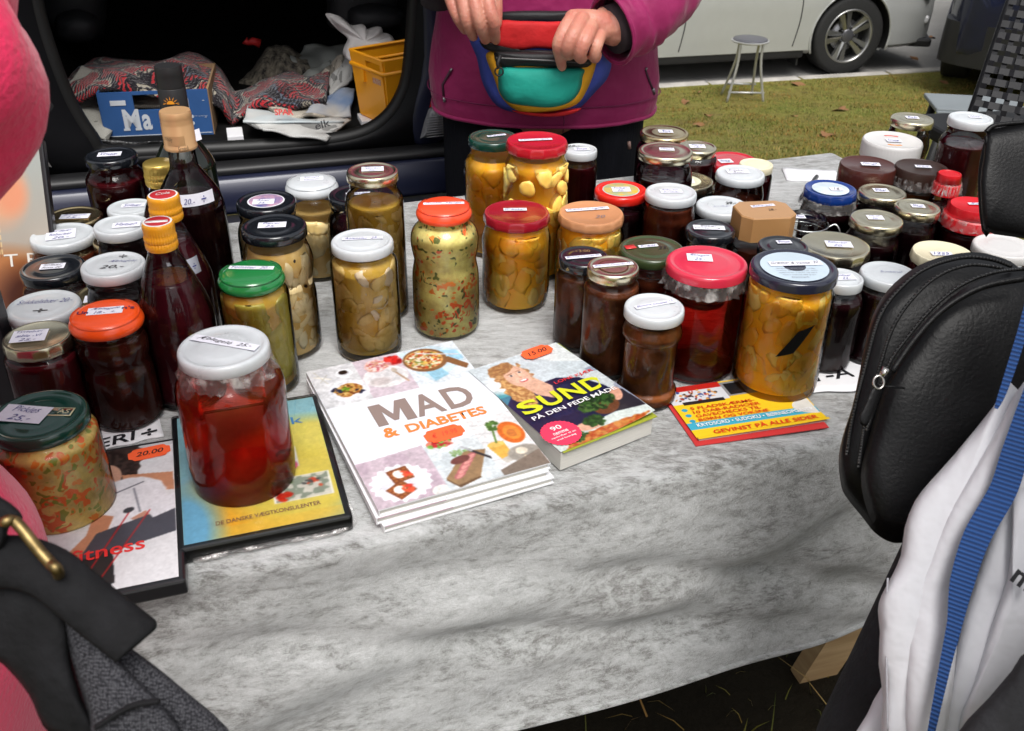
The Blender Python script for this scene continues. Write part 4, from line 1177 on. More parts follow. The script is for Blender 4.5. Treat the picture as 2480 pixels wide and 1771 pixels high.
jar('red_zz', 'larger stepped red plastic lid beside the black bag', 'straight', 'step', 'redplastic', 'darkred', .74, (.7, .18, .15, .1, 0), [('Saft', .8)], film=True)
jar('gold_zz', 'pale gold wavy lid rising behind the leather bag', 'straight', 'wavy', 'cream', 'darkred', .8, (.7, .3, -.1, -.15, 0), [('1255', .8)])
jar('glass_zz', 'jar with clear glass lid at the right edge behind the bag', 'shoulder', 'flat', 'whiteplastic', 'jam', .6)
jar('amber', 'small amber syrup bottle with gold cap at the right edge', 'shoulder', 'flat', 'palegold', 'amber', .6, R=.021)
# ---- square tan lid jar (eight sided box lid)
h, x, y, rl, rb = P('square')
t = empty('preserve_jar', (x, y, T), rad(8), 'square jar with tan box shaped plastic lid', 'jar', 'jars of preserves on the stall table')
def octo(sx, sy, ch, z): return [Vector(p) for p in ((-sx, -sy + ch, z), (-sx + ch, -sy, z), (sx - ch, -sy, z), (sx, -sy + ch, z), (sx, sy - ch, z), (sx - ch, sy, z), (-sx + ch, sy, z), (-sx, sy - ch, z))]
s_ = rl * .94
v, f = loft([octo(s_, s_ * .8, s_ * .32, h - .030), octo(s_, s_ * .8, s_ * .32, h - .0015), octo(s_ * .97, s_ * .77, s_ * .31, h)])
mobj('lid', v, f, LIDC['tanbox'], t, smooth=False)
v, f = loft([octo(s_ * .94, s_ * .76, s_ * .30, 0), octo(s_ * .95, s_ * .77, s_ * .31, h - .045), octo(s_ * .9, s_ * .7, s_ * .3, h - .03)])
mobj('glass', v, f, m_glass, t, smooth=False)
v, f = loft([octo(s_ * .91, s_ * .73, s_ * .29, .003), octo(s_ * .92, s_ * .74, s_ * .30, h - .045)])
mobj('contents', v, f, FILL['jam'], t, smooth=False)
label_on(t, rl, h, (.85, .18, .05, .30, 6), [('Rabarber', .9)])
text('price_writing', '28.-', m_black_ink, t, (.1 * rl, -.15 * rl, h), (1, .1, 0), (-.1, 1, 0), w=rl * .3, h=rl * .16, shear=.3)
# ---- clip top jar
t = jar('clip', 'clip top preserving jar with clear glass lid and wire bail', 'straight', None, None, 'dark', .55, R=.027)
h, x, y, rl, rb = P('clip')
v, f = lathe([(rl, h - .016), (rl * 1.04, h - .014), (rl * 1.04, h - .011), (rl * .98, h - .009), (rl * .96, h - .004), (rl * .8, h - .001), (rl * .7, h - .003), (.001, h - .003)], 48, cap=False)
mobj('lid', v, f, m_glass, t)
m_wire = mat('steel_wire', (.6, .6, .6), rough=.25, metal=1.0)
for zz in (h - .020, h - .010):
    v, f = tube([Vector((rl * 1.06 * math.cos(a), rl * 1.06 * math.sin(a), zz)) for a in np.linspace(0, 6.283, 33)[:-1]], .0012, 6, closed=True); mobj('wire_ring', v, f, m_wire, t)
v, f = tube(catmull([(rl * 1.05, .004, h - .020), (rl * 1.5, .006, h - .014), (rl * 1.75, .0, h - .024), (rl * 1.7, -.004, h - .038), (rl * 1.3, -.006, h - .036), (rl * 1.1, -.004, h - .022)], 6), .0012, 6); mobj('wire_bail', v, f, m_wire, t)
label_on(t, rl, h - .002, (.5, .4, -.3, .0, 0), [('Æble', .8)])

# ================================================================ BOTTLES
def bottle(key, label, prof, capprof, capc, fill, fz, gl=None, ribs=0):
    h, x, y, rc, R = POS[key]
    t = empty('juice_bottle' if key[0] == 'b' else 'liquor_bottle', (x, y, T), 0, label, 'bottle', 'bottles at the left of the table')
    JARS[key] = t
    hc = capprof[0][1]                                  # cap height
    pr = catmull([Vector((r_ * (R if r_ > .45 else R), z * (h - hc * .6), 0)) for r_, z in prof], 5)
    pr = [(max(.001, q.x), max(0, min(h - hc * .6, q.y))) for q in pr]
    v, f = lathe(pr, 48, cap=False); mobj('glass', v, f, gl or m_glass, t)
    inn = [(max(.001, r_ - .0013), z) for r_, z in pr if .004 < z < h * fz]
    inn = [(.001, .004)] + inn + [(inn[-1][0] * .9, inn[-1][1] - .0003), (.001, inn[-1][1] - .0006)]
    v, f = lathe(inn, 48, cap=False); mobj('contents', v, f, FILL[fill], t)
    cp = [(r_ * rc, h - hc + z) for r_, z in capprof[1:]]
    v, f = lathe(cp, 72 if ribs else 48, rfun=(lambda a, k: 1 + (.02 * math.cos(a * ribs) if 0 < k < len(cp) - 3 else 0)) if ribs else None)
    mobj('cap', v, f, LIDC[capc], t, autos=45)
    return t, h, rc, R
squash = [(.86, 0), (.97, .01), (1.0, .04), (1.0, .30), (1.0, .50), (.92, .60), (.74, .72), (.54, .83), (.41, .90), (.385, .93), (.37, 1.0)]
capA = [(0, .026), (1.0, 0), (1.04, .002), (1.04, .006), (.99, .0075), (1.04, .009), (1.04, .0125), (.98, .014), (1.0, .016), (1.02, .022), (1.0, .0250), (.93, .026), (.05, .026)]
m_redtop = mat('red_cap_print', (.50, .02, .03), rough=.35); m_whtop = mat('white_cap_print', (.8, .8, .78), rough=.35)
t, h, rc, R = bottle('b1', 'front juice bottle with yellow orange cap, the nearest of the bottles', squash, capA, 'yellowcap', 'juice', .72, ribs=36)
disc(t, rc, h, .93, m_whtop, 'cap_disc'); disc(t, rc, h + .0002, .80, m_redtop, 'cap_print')
v, f = box((0, 0, 0), (rc * 1.4, rc * .34, .0003), .2); o = mobj('cap_band', v, f, m_whtop, t); o.location = (0, -.1 * rc, h + .0006)
t, h, rc, R = bottle('b2', 'second juice bottle with yellow orange cap and red and white cap print', squash, capA, 'yellowcap', 'juice', .74, ribs=36)
disc(t, rc, h, .93, m_whtop, 'cap_disc'); disc(t, rc, h + .0002, .82, m_redtop, 'cap_print')
text('cap_lettering', 'Cola', m_whtop, t, (-.35 * rc, -.3 * rc, h + .0006), (1, .5, 0), (-.5, 1, 0), w=rc * .9, h=rc * .4, shear=.4)
# paper price flags on the necks
def neck_label(t, z, r_, w_, hh, lines, tilt=0.0, a0=-1.45, ink=None, m_=None, name='paper_label'):
    v = []; f = []; nx = 14
    for j in range(2):
        for i in range(nx):
            a = a0 + (i / (nx - 1) - .5) * w_ / r_[j]
            v.append((r_[j] * math.cos(a), r_[j] * math.sin(a), z + j * hh + tilt * (i / nx - .5)))
    for i in range(nx - 1): f.append((i, i + 1, nx + i + 1, nx + i))
    lab = mobj(name, v, f, m_ or m_paper, t)
    rm = (r_[0] + r_[1]) / 2 + .0012
    for s_, off, ww, zz, hs_ in lines:
        a = a0 + off / rm
        c = Vector((rm * math.cos(a), rm * math.sin(a), z + zz))
        ux = Vector((-math.sin(a), math.cos(a), 0))
        uy = Vector((math.cos(a) * (r_[1] - r_[0]) / hh, math.sin(a) * (r_[1] - r_[0]) / hh, 1)).normalized()
        text('handwriting', s_, ink or m_blue, lab, c - ux * ww / 2, ux, uy, w=ww, h=hs_, shear=.3, bold=-.005)
    return lab
t, h, rc, R = bottle('b3', 'short juice bottle with yellow gold metal cap behind the others', squash, capA, 'goldcap', 'juice', .66, ribs=36)
h_ = POS['b2'][0]
neck_label(JARS['b2'], h_ * .56, (.031, .026), .034, .016, [('18.-', -.002, .012, .005, .006), ('÷', .010, .005, .005, .006)], a0=-.9)
whis = [(.90, 0), (.98, .01), (1.0, .03), (1.0, .30), (1.0, .58), (.97, .64), (.86, .70), (.62, .77), (.44, .82), (.40, .86), (.385, .92), (.37, 1.0)]
capW = [(0, .040), (1.06, 0), (1.08, .001), (1.08, .003), (1.03, .004), (1.03, .026), (1.0, .027), (1.03, .029), (.99, .031), (1.02, .033), (1.01, .038), (.96, .040), (.05, .040)]
t, h, rc, R = bottle('whisky', 'whisky bottle with copper gold screw cap and dark liquid', whis, capW, 'copper', 'dark', .60)
neck_label(t, h - .033, (rc * 1.05, rc * 1.05), rc * 1.2, .010, [('d Whisky', -.008, .013, .004, .006), ('Scotch', .007, .011, -.006, .006)], a0=-1.5, ink=m_black_ink, m_=LIDC['copper'], name='cap_print')
neck_label(t, h * .60, (.0345, .0325), .050, .013, [('- 20.-', -.006, .016, .003, .006), ('÷', .012, .006, .003, .007)], a0=-1.15)
wine = [(.90, 0), (.98, .01), (1.0, .03), (1.0, .30), (1.0, .55), (.97, .62), (.82, .68), (.58, .75), (.42, .80), (.38, .84), (.37, .92), (.36, 1.0)]
capB = [(0, .066), (1.03, 0), (1.03, .040), (.99, .041), (1.03, .043), (.98, .045), (1.02, .047), (.97, .049), (1.01, .051), (.97, .053), (1.01, .055), (.98, .062), (.93, .066), (.05, .066)]
m_dkglass = mat('dark_green_glass', (.006, .009, .005), rough=.04, spec=.7)
t, h, rc, R = bottle('wine', 'dark green wine bottle with black cap and orange sun emblem', wine, capB, 'mattblack', 'dark', .70, gl=m_dkglass)
m_sun = mat('orange_print', (.85, .33, .02), rough=.4)
def capface(z, off, a0=-1.45): 
    a = a0 + off / rc; return Vector((rc * 1.10 * math.cos(a), rc * 1.10 * math.sin(a), z))
zc = h - .041
em = MB()
v = [capface(zc, 0)] + [capface(zc + .0042 * math.sin(q), -.0042 * math.cos(q)) for q in np.linspace(0, math.pi, 13)]
em.add(v, [(0, i + 2, i + 1) for i in range(12)])
for q in np.linspace(.12, math.pi - .12, 7):
    d0, d1, w_ = .0052, .0092, .0005
    cq, sq = -math.cos(q), math.sin(q)
    em.add([capface(zc + d0 * sq - w_ * cq, d0 * cq + w_ * sq), capface(zc + d1 * sq, d1 * cq), capface(zc + d0 * sq + w_ * cq, d0 * cq - w_ * sq)], [(0, 1, 2)])
em.add([capface(zc - .0008, -.009), capface(zc - .0008, .009), capface(zc - .0002, .009), capface(zc - .0002, -.009)], [(0, 1, 2, 3)])
for i in range(9):
    em.add([capface(h - .052, -.011 + i * .0028), capface(h - .052, -.0098 + i * .0028), capface(h - .0508, -.0104 + i * .0028)], [(0, 1, 2)])
em.obj('sun_emblem', m_sun, t, smooth=False)
neck_label(t, h * .66, (.0345, .030), .046, .012, [('25.-', -.010, .010, .003, .006), ('÷', .012, .006, .003, .007)], a0=-1.1)
# ================================================================ BOOKS, CASES, PAPER ON THE TABLE
m_print = mat_attr('printed_gloss', rough=0.28, coat=0.25)
m_printm = mat_attr('printed_matt', rough=0.7)
m_pages = mat('book_pages', (0.62, 0.60, 0.55), rough=0.8, var=0.12, vs=40, stretch=(1, 1, 60))
m_white = mat('white_card', (0.76, 0.76, 0.78), rough=0.5, var=0.04)
m_case = mat('black_case_plastic', (0.012, 0.012, 0.014), rough=0.3, var=0.2, coat=0.2)
m_neon = mat('neon_orange_sticker', (0.95, 0.12, 0.03), rough=0.6, var=0.04)
def rect_fit(tl, tr, br, bl, z):
    """real rectangle nearest to four sighted corners: origin at the lower left, u axis along the bottom edge"""
    a, b_, c, d = [at(p[0], p[1], z) for p in (tl, tr, br, bl)]
    ux = ((b_ - a) + (c - d)); ux.normalize()
    uy = Vector((-ux.y, ux.x, 0))
    w = (((b_ - a) + (c - d)) / 2).length
    h = (((a - d) + (b_ - c)) / 2).dot(uy)
    ctr = (a + b_ + c + d) / 4
    return ctr, math.atan2(ux.y, ux.x), w, h
def sticker(parent, x, y, z, w, h, an, txt, ink, nm='price_sticker'):
    """notched orange price label"""
    ux = Vector((math.cos(an), math.sin(an), 0)); uy = Vector((-math.sin(an), math.cos(an), 0))
    pts = []
    for a in np.linspace(0, 2 * math.pi, 44, endpoint=False):
        c_, s_ = math.cos(a), math.sin(a)
        X = math.copysign(abs(c_) ** .35, c_) * w / 2; Y = math.copysign(abs(s_) ** .35, s_) * h / 2
        if abs(X) > w * .47: X *= 1 - .05 * abs(math.sin(Y / h * 12))
        X -= math.copysign(.06 * w, X) * (1 if abs(X) > .40 * w and abs(Y) > .30 * h else 0)
        pts.append(Vector((x, y, z)) + ux * X + uy * Y)
    v = [Vector((x, y, z))] + pts
    o = mobj(nm, v, [(0, i + 1, (i + 1) % 44 + 1) for i in range(44)], m_neon, parent, smooth=False)
    text('price_writing', txt, ink, o, Vector((x, y, z)) - ux * w * .32 - uy * h * .18, ux, uy, w=w * .66, h=h * .36, shear=.25, bold=.008)
    return o
def flatprint(parent, cv, w, h, z, material=None, name='cover_print', curl=None):
    return print_mesh(name, cv, material or m_print, parent, lambda U, V: ((U - .5) * w, (.5 - V) * h, z + (curl(U, V) if curl else U * 0)))
# ---------- cookbook (three copies in a pile)
ctr, an, bw, bh = rect_fit((765, 893), (1108, 826), (1318, 1120), (888, 1250), T + .0212)
def book_block(t, w, h, th, cover, spine=True):
    v, f = box((0, 0, th / 2), (w - .004, h - .004, th - .002)); mobj('pages', v, f, m_pages, t, smooth=False)
    v, f = box((0, 0, th - .0006), (w, h, .0012)); mobj('cover', v, f, cover, t, smooth=False)
    v, f = box((0, 0, .0006), (w, h, .0012)); mobj('cover', v, f, cover, t, smooth=False)
    v, f = box((-w / 2 + .0006, 0, th / 2), (.0012, h, th - .0024)); mobj('spine', v, f, cover, t, smooth=False)
labs = ['lowest copy of the white cookbook in the pile', 'middle copy of the white cookbook in the pile', 'top white cookbook with MAD and DIABETES on its cover']
mad = Canvas(bw, bh, .00075, (.935, .94, .965))
c = mad
WOOD = (.55, .38, .24)
c.rect(0, 0, 1, .315, (.90, .90, .92)); c.rect(.0, .0, .30, .315, (.87, .87, .88)); c.rect(.30, 0, .60, .315, (.82, .76, .80)); c.rect(.60, 0, 1, .315, (.87, .90, .93))
c.put(((c.U < .3) & (c.V < .315) & (c.noise(18, 2) > .62)).astype(float), (.80, .80, .82), al=.5)
c.ell(.19, .215, .125, .085, (.95, .95, .97), soft=.1); c.ell(.19, .215, .110, .072, (.86, .87, .90), soft=.2); c.ell(.19, .215, .106, .069, (.94, .94, .96), soft=.1)
c.ell(.18, .21, .082, .050, (.62, .36, .15), wob=.5, col2=(.80, .62, .34), n=70, seed=3); c.sprinkle(.18, .21, .07, .04, [(.45, .22, .10), (.75, .55, .28), (.86, .72, .45)], 60, .007, 5)
c.sprinkle(.11, .20, .03, .03, [(.12, .14, .25)], 8, .008, 6); c.sprinkle(.25, .235, .02, .02, [(.12, .14, .25)], 5, .008, 7); c.sprinkle(.18, .20, .03, .02, [(.45, .62, .15), (.35, .5, .1)], 22, .005, 8)
c.ell(.215, .075, .055, .034, (.96, .96, .97)); c.ell(.215, .07, .036, .022, (.80, .80, .83)); c.ell(.213, .066, .028, .017, (.16, .10, .07))
c.line(.03, .06, .12, .10, .006, (.95, .93, .88)); c.line(.05, .11, .11, .06, .005, (.75, .74, .72)); c.line(.04, .02, .09, .13, .003, (.80, .78, .72))
c.ell(.45, .17, .145, .085, (.93, .92, .92), soft=.08); c.ell(.45, .16, .12, .065, (.88, .87, .88), soft=.3); c.ell(.40, .20, .07, .03, (.78, .74, .74), soft=.5)
c.ell(.43, .075, .088, .052, (.86, .62, .62), wob=.3, col2=(.93, .80, .78), n=60, seed=4); c.sprinkle(.43, .075, .07, .04, [(.75, .38, .42), (.95, .86, .84), (.83, .60, .50)], 60, .008, 9)
c.ell(.555, .062, .06, .04, (.80, .55, .56), soft=.1); c.sprinkle(.555, .055, .045, .03, [(.80, .10, .12), (.88, .20, .18), (.62, .06, .08)], 22, .014, 10)
c.line(.52, .15, .565, .24, .007, (.72, .60, .50)); c.ell(.52, .135, .018, .020, (.78, .72, .66))
c.poly([(.60, .02), (.84, 0), (.99, .08), (.98, .18), (.80, .26), (.72, .30), (.64, .20)], (.80, .88, .93)); c.poly([(.86, .05), (.98, .08), (.99, .16), (.90, .17)], (.62, .80, .90)); c.poly([(.70, .20), (.80, .17), (.83, .26), (.72, .29)], (.60, .79, .88))
c.ell(.745, .11, .145, .098, (.52, .35, .22), rot=.1); c.poly([(.84, .14), (.90, .12), (.99, .215), (.955, .245)], (.52, .34, .21)); c.ell(.74, .105, .125, .080, (.83, .62, .38), rot=.1)
c.sprinkle(.74, .105, .115, .072, [(.80, .32, .15), (.90, .86, .74), (.50, .55, .25), (.93, .90, .82), (.62, .30, .15), (.85, .70, .35)], 190, .009, 11)
c.line(.72, .045, .97, .12, .006, (.84, .82, .84))
# lower pictures
c.rect(0, .715, .40, 1, (.80, .73, .77)); c.put(((c.U < .40) & (c.V > .715) & (c.noise(9, 5) > .5)).astype(float), (.72, .63, .69), al=.5)
c.poly([(0, .715), (.40, .715), (.40, .70), (0, .72)], (.80, .73, .77))
pts = [(.185 + (.165 + .010 * math.cos(a * 18)) * math.cos(a), .885 + (.105 + .007 * math.cos(a * 18)) * math.sin(a)) for a in np.linspace(0, 6.283, 120)]
c.poly(pts, (.95, .95, .97)); c.ell(.185, .885, .13, .082, (.90, .90, .93), soft=.2)
for (wx, wy, an_) in ((.20, .84, .15), (.165, .925, -.2)):
    q = [(wx + .078 * math.cos(an_ + k * 1.571 + .5) , wy + .052 * math.sin(an_ + k * 1.571 + .5)) for k in range(4)]
    c.poly(q, (.66, .38, .17))
    for k in range(5):
        t_ = k / 4
        c.line(q[0][0] * (1 - t_) + q[1][0] * t_, q[0][1] * (1 - t_) + q[1][1] * t_, q[3][0] * (1 - t_) + q[2][0] * t_, q[3][1] * (1 - t_) + q[2][1] * t_, .004, (.50, .25, .10))
        c.line(q[0][0] * (1 - t_) + q[3][0] * t_, q[0][1] * (1 - t_) + q[3][1] * t_, q[1][0] * (1 - t_) + q[2][0] * t_, q[1][1] * (1 - t_) + q[2][1] * t_, .004, (.50, .25, .10))
    c.ell(wx - .005, wy - .005, .032, .024, (.96, .94, .92), wob=.3); c.sprinkle(wx + .03, wy, .03, .02, [(.85, .22, .15), (.90, .35, .2)], 9, .010, int(wx * 100))
c.ell(.36, .985, .05, .03, (.93, .92, .90))
c.rect(.40, .715, .72, 1, (.85, .88, .89)); c.put(((c.U > .40) & (c.U < .72) & (c.V > .715) & (c.noise(12, 8) > .55)).astype(float), (.76, .80, .82), al=.5)
c.rect(.40, .66, .72, .72, (.935, .94, .965))
c.ell(.50, .735, .085, .042, (.92, .93, .94)); c.sprinkle(.50, .715, .07, .025, [(.72, .15, .15), (.35, .55, .2), (.85, .5, .4), (.5, .7, .3)], 55, .011, 20)
c.poly([(.42, .93), (.60, .80), (.72, .82), (.60, .965), (.46, .985)], (.60, .48, .34)); c.poly([(.42, .93), (.46, .985), (.60, .965), (.60, .975), (.46, 1), (.415, .94)], (.42, .31, .2))
for k in range(5): c.ell(.50 + .028 * k, .93 - .022 * k, .045, .016, (.72, .42, .42), rot=-.6); c.ell(.50 + .028 * k, .933 - .022 * k, .035, .009, (.85, .58, .55), rot=-.6)
c.ell(.55, .845, .06, .022, (.45, .25, .22), rot=-.2); c.sprinkle(.57, .80, .07, .02, [(.45, .6, .35), (.6, .7, .5)], 30, .006, 21)
c.line(.63, .80, .745, .905, .008, (.15, .14, .15)); c.line(.60, .77, .64, .81, .006, (.7, .7, .72))
c.rect(.72, .62, 1, 1, (.90, .90, .90)); 
for k in range(6): c.line(.72, .66 + k * .06, 1, .70 + k * .06, .0016, (.74, .74, .75))
c.poly([(.74, .82), (.84, .80), (.845, .90), (.77, .915)], (.88, .68, .30)); c.ell(.79, .81, .052, .018, (.92, .76, .40)); c.poly([(.76, .905), (.845, .89), (.84, .925), (.78, .935)], (.80, .78, .74))
c.ell(.92, .76, .075, .075, (.86, .42, .14)); c.ell(.925, .76, .050, .05, (.90, .56, .22)); c.ell(.92, .765, .028, .026, (.78, .45, .2))
c.line(.80, .80, .85, .66, .005, (.35, .5, .2)); c.sprinkle(.84, .69, .04, .03, [(.35, .52, .22), (.25, .4, .15)], 16, .010, 22)
c.ell(.91, .90, .10, .05, (.62, .60, .56), soft=.15); c.ell(.90, .885, .035, .022, (.90, .86, .78)); c.line(.90, .92, .95, .95, .006, (.88, .82, .70))
c.poly([(.72, .965), (1, .90), (1, 1), (.72, 1)], (.50, .45, .40))
photo_finish(mad, (mad.V < .315) | ((mad.V > .715)) | ((mad.U > .72) & (mad.V > .62)), .10)
m_taupe = mat('taupe_print', S(140, 122, 116), rough=.35, var=.02); m_orp = mat('orange_title_print', S(240, 128, 60), rough=.35, var=.02)
for k in range(3):
    off = [(.003, -.0035, .006), (-.001, -.002, -.008), (0, 0, 0)][k]
    t = empty('cookbook', (ctr.x + off[0], ctr.y + off[1], T + .0002 + k * .0070), an + off[2], labs[k], 'book', 'white cookbooks stacked on the table')
    book_block(t, bw, bh, .0068, m_white)
    if k < 2:
        v, f = box((-bw * .3, -bh * .5 - .0002, .0063), (bw * .38, .0006, .001)); mobj('cover_edge', v, f, mat('pinkish_print', (.55, .42, .48)), t, smooth=False)
        continue
    flatprint(t, mad, bw, bh, .00705)
    X = lambda u: (u - .5) * bw
    Y = lambda v_: (.5 - v_) * bh
    ex, ey = (1, 0, 0), (0, 1, 0)
    u0, u1, vb, vt = .235, .475, .52, .365
    MP = [(0, 0), (0, 1), (.30, 1), (.5, .42), (.70, 1), (1, 1), (1, 0), (.74, 0), (.74, .62), (.56, .12), (.44, .12), (.26, .62), (.26, 0)]
    v = [(X(u0 + (u1 - u0) * a), Y(vb + (vt - vb) * b_), .0075) for a, b_ in MP]
    mobj('title_lettering', v, [tuple(range(len(v) - 1, -1, -1))], m_taupe, t, smooth=False)
    for ch, u0, u1 in (('A', .485, .665), ('D', .69, .865)):
        text('title_lettering', ch, m_taupe, t, (X(u0), Y(.52), .0072), ex, ey, w=(u1 - u0) * bw, h=bh * .155, bold=.022 if ch != 'M' else .006)
    text('title_lettering', '&', m_orp, t, (X(.235), Y(.605), .0072), ex, ey, w=bw * .09, h=bh * .066, bold=.03)
    text('title_lettering', 'DIABETES', m_orp, t, (X(.375), Y(.605), .0072), ex, ey, w=bw * .50, h=bh * .058, bold=.03)
    sticker(t, X(.56), Y(.665), .0075, .038, .020, .04, '€  19.95', mat('faded_red_ink', (.70, .06, .03)))
# ---------- health book
ctr2, an2, w2, h2 = rect_fit((1170, 888), (1368, 822), (1562, 1018), (1318, 1110), T + .022)
s2 = Canvas(w2, h2, .0007, (.80, .83, .84)); c = s2
c.rect(0, 0, 1, .45, (.80, .84, .86)); c.poly([(.55, 0), (1, .0), (1, .30), (.75, .18)], (.88, .90, .90)); c.ell(.02, .42, .16, .10, (.30, .62, .66), soft=.8); c.ell(.10, .25, .12, .08, (.94, .96, .96), soft=.8)
c.poly([(.0, .46), (.12, .38), (.30, .36), (.62, .36), (.80, .44), (.90, .60), (.95, .80), (.80, .86), (.0, .86)], (.10, .11, .24)); c.put(((c.V > .38) & (c.V < .86) & (c.noise(7, 4) > .55)).astype(float), (.15, .17, .36), al=.30)
c.ell(.30, .20, .175, .165, (.62, .44, .28), wob=.35, col2=(.78, .60, .40), n=40, seed=2); c.ell(.20, .38, .11, .16, (.66, .46, .27), wob=.5, col2=(.84, .66, .42), n=50, seed=3)
c.ell(.42, .36, .055, .10, (.72, .54, .34), wob=.4, col2=(.86, .70, .48), n=50, seed=5)
c.poly([(.27, .30), (.46, .30), (.52, .42), (.44, .55), (.32, .46)], (.86, .68, .58)); 
c.ell(.335, .215, .118, .125, (.88, .70, .60), soft=.08, rot=.15); c.ell(.36, .26, .09, .07, (.92, .74, .64), soft=.6)
c.ell(.29, .195, .020, .009, (.95, .93, .90), rot=.1); c.ell(.29, .195, .011, .010, (.16, .18, .22)); c.ell(.39, .185, .020, .009, (.95, .93, .90), rot=.1); c.ell(.39, .185, .011, .010, (.16, .18, .22))
c.line(.262, .178, .315, .172, .0035, (.50, .34, .24)); c.line(.365, .166, .415, .164, .0035, (.50, .34, .24)); c.line(.345, .19, .352, .235, .003, (.80, .60, .50)); c.ell(.35, .24, .018, .007, (.80, .58, .48))
c.ell(.35, .278, .045, .018, (.78, .34, .34), rot=-.05); c.ell(.35, .274, .036, .010, (.97, .96, .94), rot=-.05)
c.ell(.25, .10, .14, .055, (.60, .42, .26), wob=.3, col2=(.72, .54, .34), n=50, seed=6, rot=-.2)
c.rect(0, .86, 1, 1, (.82, .86, .84)); c.ell(.50, .99, .42, .06, (.80, .52, .25), wob=.3, col2=(.70, .30, .12), n=40, seed=9); c.poly([(.70, .62), (.98, .70), (1, .92), (.74, .86)], (.16, .14, .18))
c.ell(.72, .78, .13, .075, (.42, .24, .14), rot=-.3); c.ell(.90, .72, .055, .07, (.86, .64, .54), rot=.4); c.ell(.42, .88, .13, .04, (.86, .66, .56), rot=.15)
c.sprinkle(.68, .72, .18, .07, [(.13, .24, .10), (.20, .34, .14), (.10, .18, .08), (.30, .42, .2)], 150, .016, 31); c.sprinkle(.50, .86, .09, .05, [(.13, .24, .10), (.20, .34, .14)], 70, .014, 32); c.sprinkle(.22, .93, .12, .04, [(.15, .28, .10), (.22, .36, .14)], 70, .014, 33)
photo_finish(s2, s2.V > -1, .10)
t = empty('health_book', (ctr2.x, ctr2.y, T + .0002), an2, 'thick paperback with a smiling blonde woman and SUND on the cover', 'book')
th = .021
v, f = box((0, 0, th / 2), (w2 - .002, h2 - .002, th - .001)); mobj('pages', v, f, m_pages, t, smooth=False)
v, f = box((.002, -.002, th + .0004), (w2, h2, .0006)); mobj('endpaper', v, f, mat('olive_endpaper', (.30, .33, .03), rough=.5), t, smooth=False)
curl = lambda U, V: np.clip((U - .35) / .65, 0, 1) ** 2 * .006 * np.clip(V * 1.2, 0, 1)
flatprint(t, s2, w2, h2, th + .0012, name='cover', curl=curl)
zc_ = th + .0020
m_lime = mat('lime_print', S(205, 208, 40), rough=.35, var=.02); m_wp = mat('white_print', (.8, .8, .8), rough=.35, var=.02); m_redp = mat('red_print', (.70, .03, .03), rough=.35, var=.02); m_pinkp = mat('magenta_print', (.78, .04, .10), rough=.4, var=.02)
X = lambda u: (u - .5) * w2
Y = lambda v_: (.5 - v_) * h2
tl_ = Vector((1, -.0, .03))
for ch, u0, u1 in (('S', .04, .25), ('U', .27, .47), ('N', .50, .70), ('D', .735, .94)):
    text('title_lettering', ch, m_lime, t, (X(u0), Y(.615 - .0 * u0), zc_ + .002 * u0), (1, 0, .02 * u0), (0, 1, 0), w=(u1 - u0) * w2, h=h2 * .135, bold=.03)
text('author_lettering', 'LONE KJÆR', m_redp, t, (X(.54), Y(.445), zc_ + .0015), (1, 0, .015), (0, 1, 0), w=w2 * .43, h=h2 * .036, bold=.01)
text('subtitle_lettering', 'PÅ DEN FEDE MÅDE', m_wp, t, (X(.05), Y(.69), zc_ + .0012), (1, 0, .025), (0, 1, 0), w=w2 * .90, h=h2 * .048, bold=.012)
v = [Vector((X(.15), Y(.86), zc_ + .0004))] + [Vector((X(.15) + (.0185 + .0009 * (k % 2)) * math.cos(k * math.pi / 28), Y(.86) + (.0185 + .0009 * (k % 2)) * math.sin(k * math.pi / 28), zc_ + .0004)) for k in range(56)]
o = mobj('round_badge', v, [(0, i + 1, (i + 1) % 56 + 1) for i in range(56)], m_pinkp, t, smooth=False)
for s_, dy, w_, h_ in (('90', .005, .011, .0065), ('nemme', -.0015, .016, .0035), ('opskrifter til en', -.0060, .027, .003), ('travl hverdag', -.0105, .021, .003)):
    text('badge_text', s_, m_wp, o, (X(.15) - w_ / 2, Y(.86) + dy, zc_ + .0007), ex, ey, w=w_, h=h_, bold=.01)
sticker(t, X(.72), Y(.055), zc_ + .0014, .036, .019, .05, '15.00', m_black_ink)
# ---------- DVD cases
def case(name, label, ctr, an, w, h, th, cv, wrap=False, cat='case'):
    t = empty(name, (ctr.x, ctr.y, T + .0002), an, label, cat)
    v, f = box((0, 0, th / 2), (w, h, th), 0, .0022); mobj('shell', v, f, m_case, t, smooth=False)
    flatprint(t, cv, w - .010, h - .010, th + .0004, name='cover_sheet')
    return t
DW, DH = .137, .193
# fitness case: known right edge
pr = at(432, 1060, T + .015); pb = at(450, 1400, T + .015)
dirv = (pr - pb).normalized(); dx_ = Vector((dirv.y, -dirv.x, 0))
cf = (pr + pb) / 2 - dx_ * DW / 2; af = math.atan2(dx_.y, dx_.x)
cv = Canvas(DW - .01, DH - .01, .0007, (.90, .90, .91)); c = cv
c.rect(0, 0, 1, .03, (.82, .82, .83))
c.ell(.62, .10, .17, .19, (.16, .12, .11), wob=.25, col2=(.28, .22, .20), n=40, seed=2); c.ell(.55, .33, .10, .12, (.82, .62, .50)); c.ell(.56, .22, .10, .10, (.84, .64, .54))
c.poly([(.66, .22), (.99, .26), (1, .40), (.70, .36)], (.80, .56, .42)); c.ell(.70, .42, .25, .17, (.93, .93, .95), wob=.1); c.ell(.64, .50, .16, .14, (.95, .95, .97)); c.line(.74, .34, .78, .52, .006, (.55, .56, .60)); c.line(.60, .36, .80, .30, .005, (.35, .36, .40))
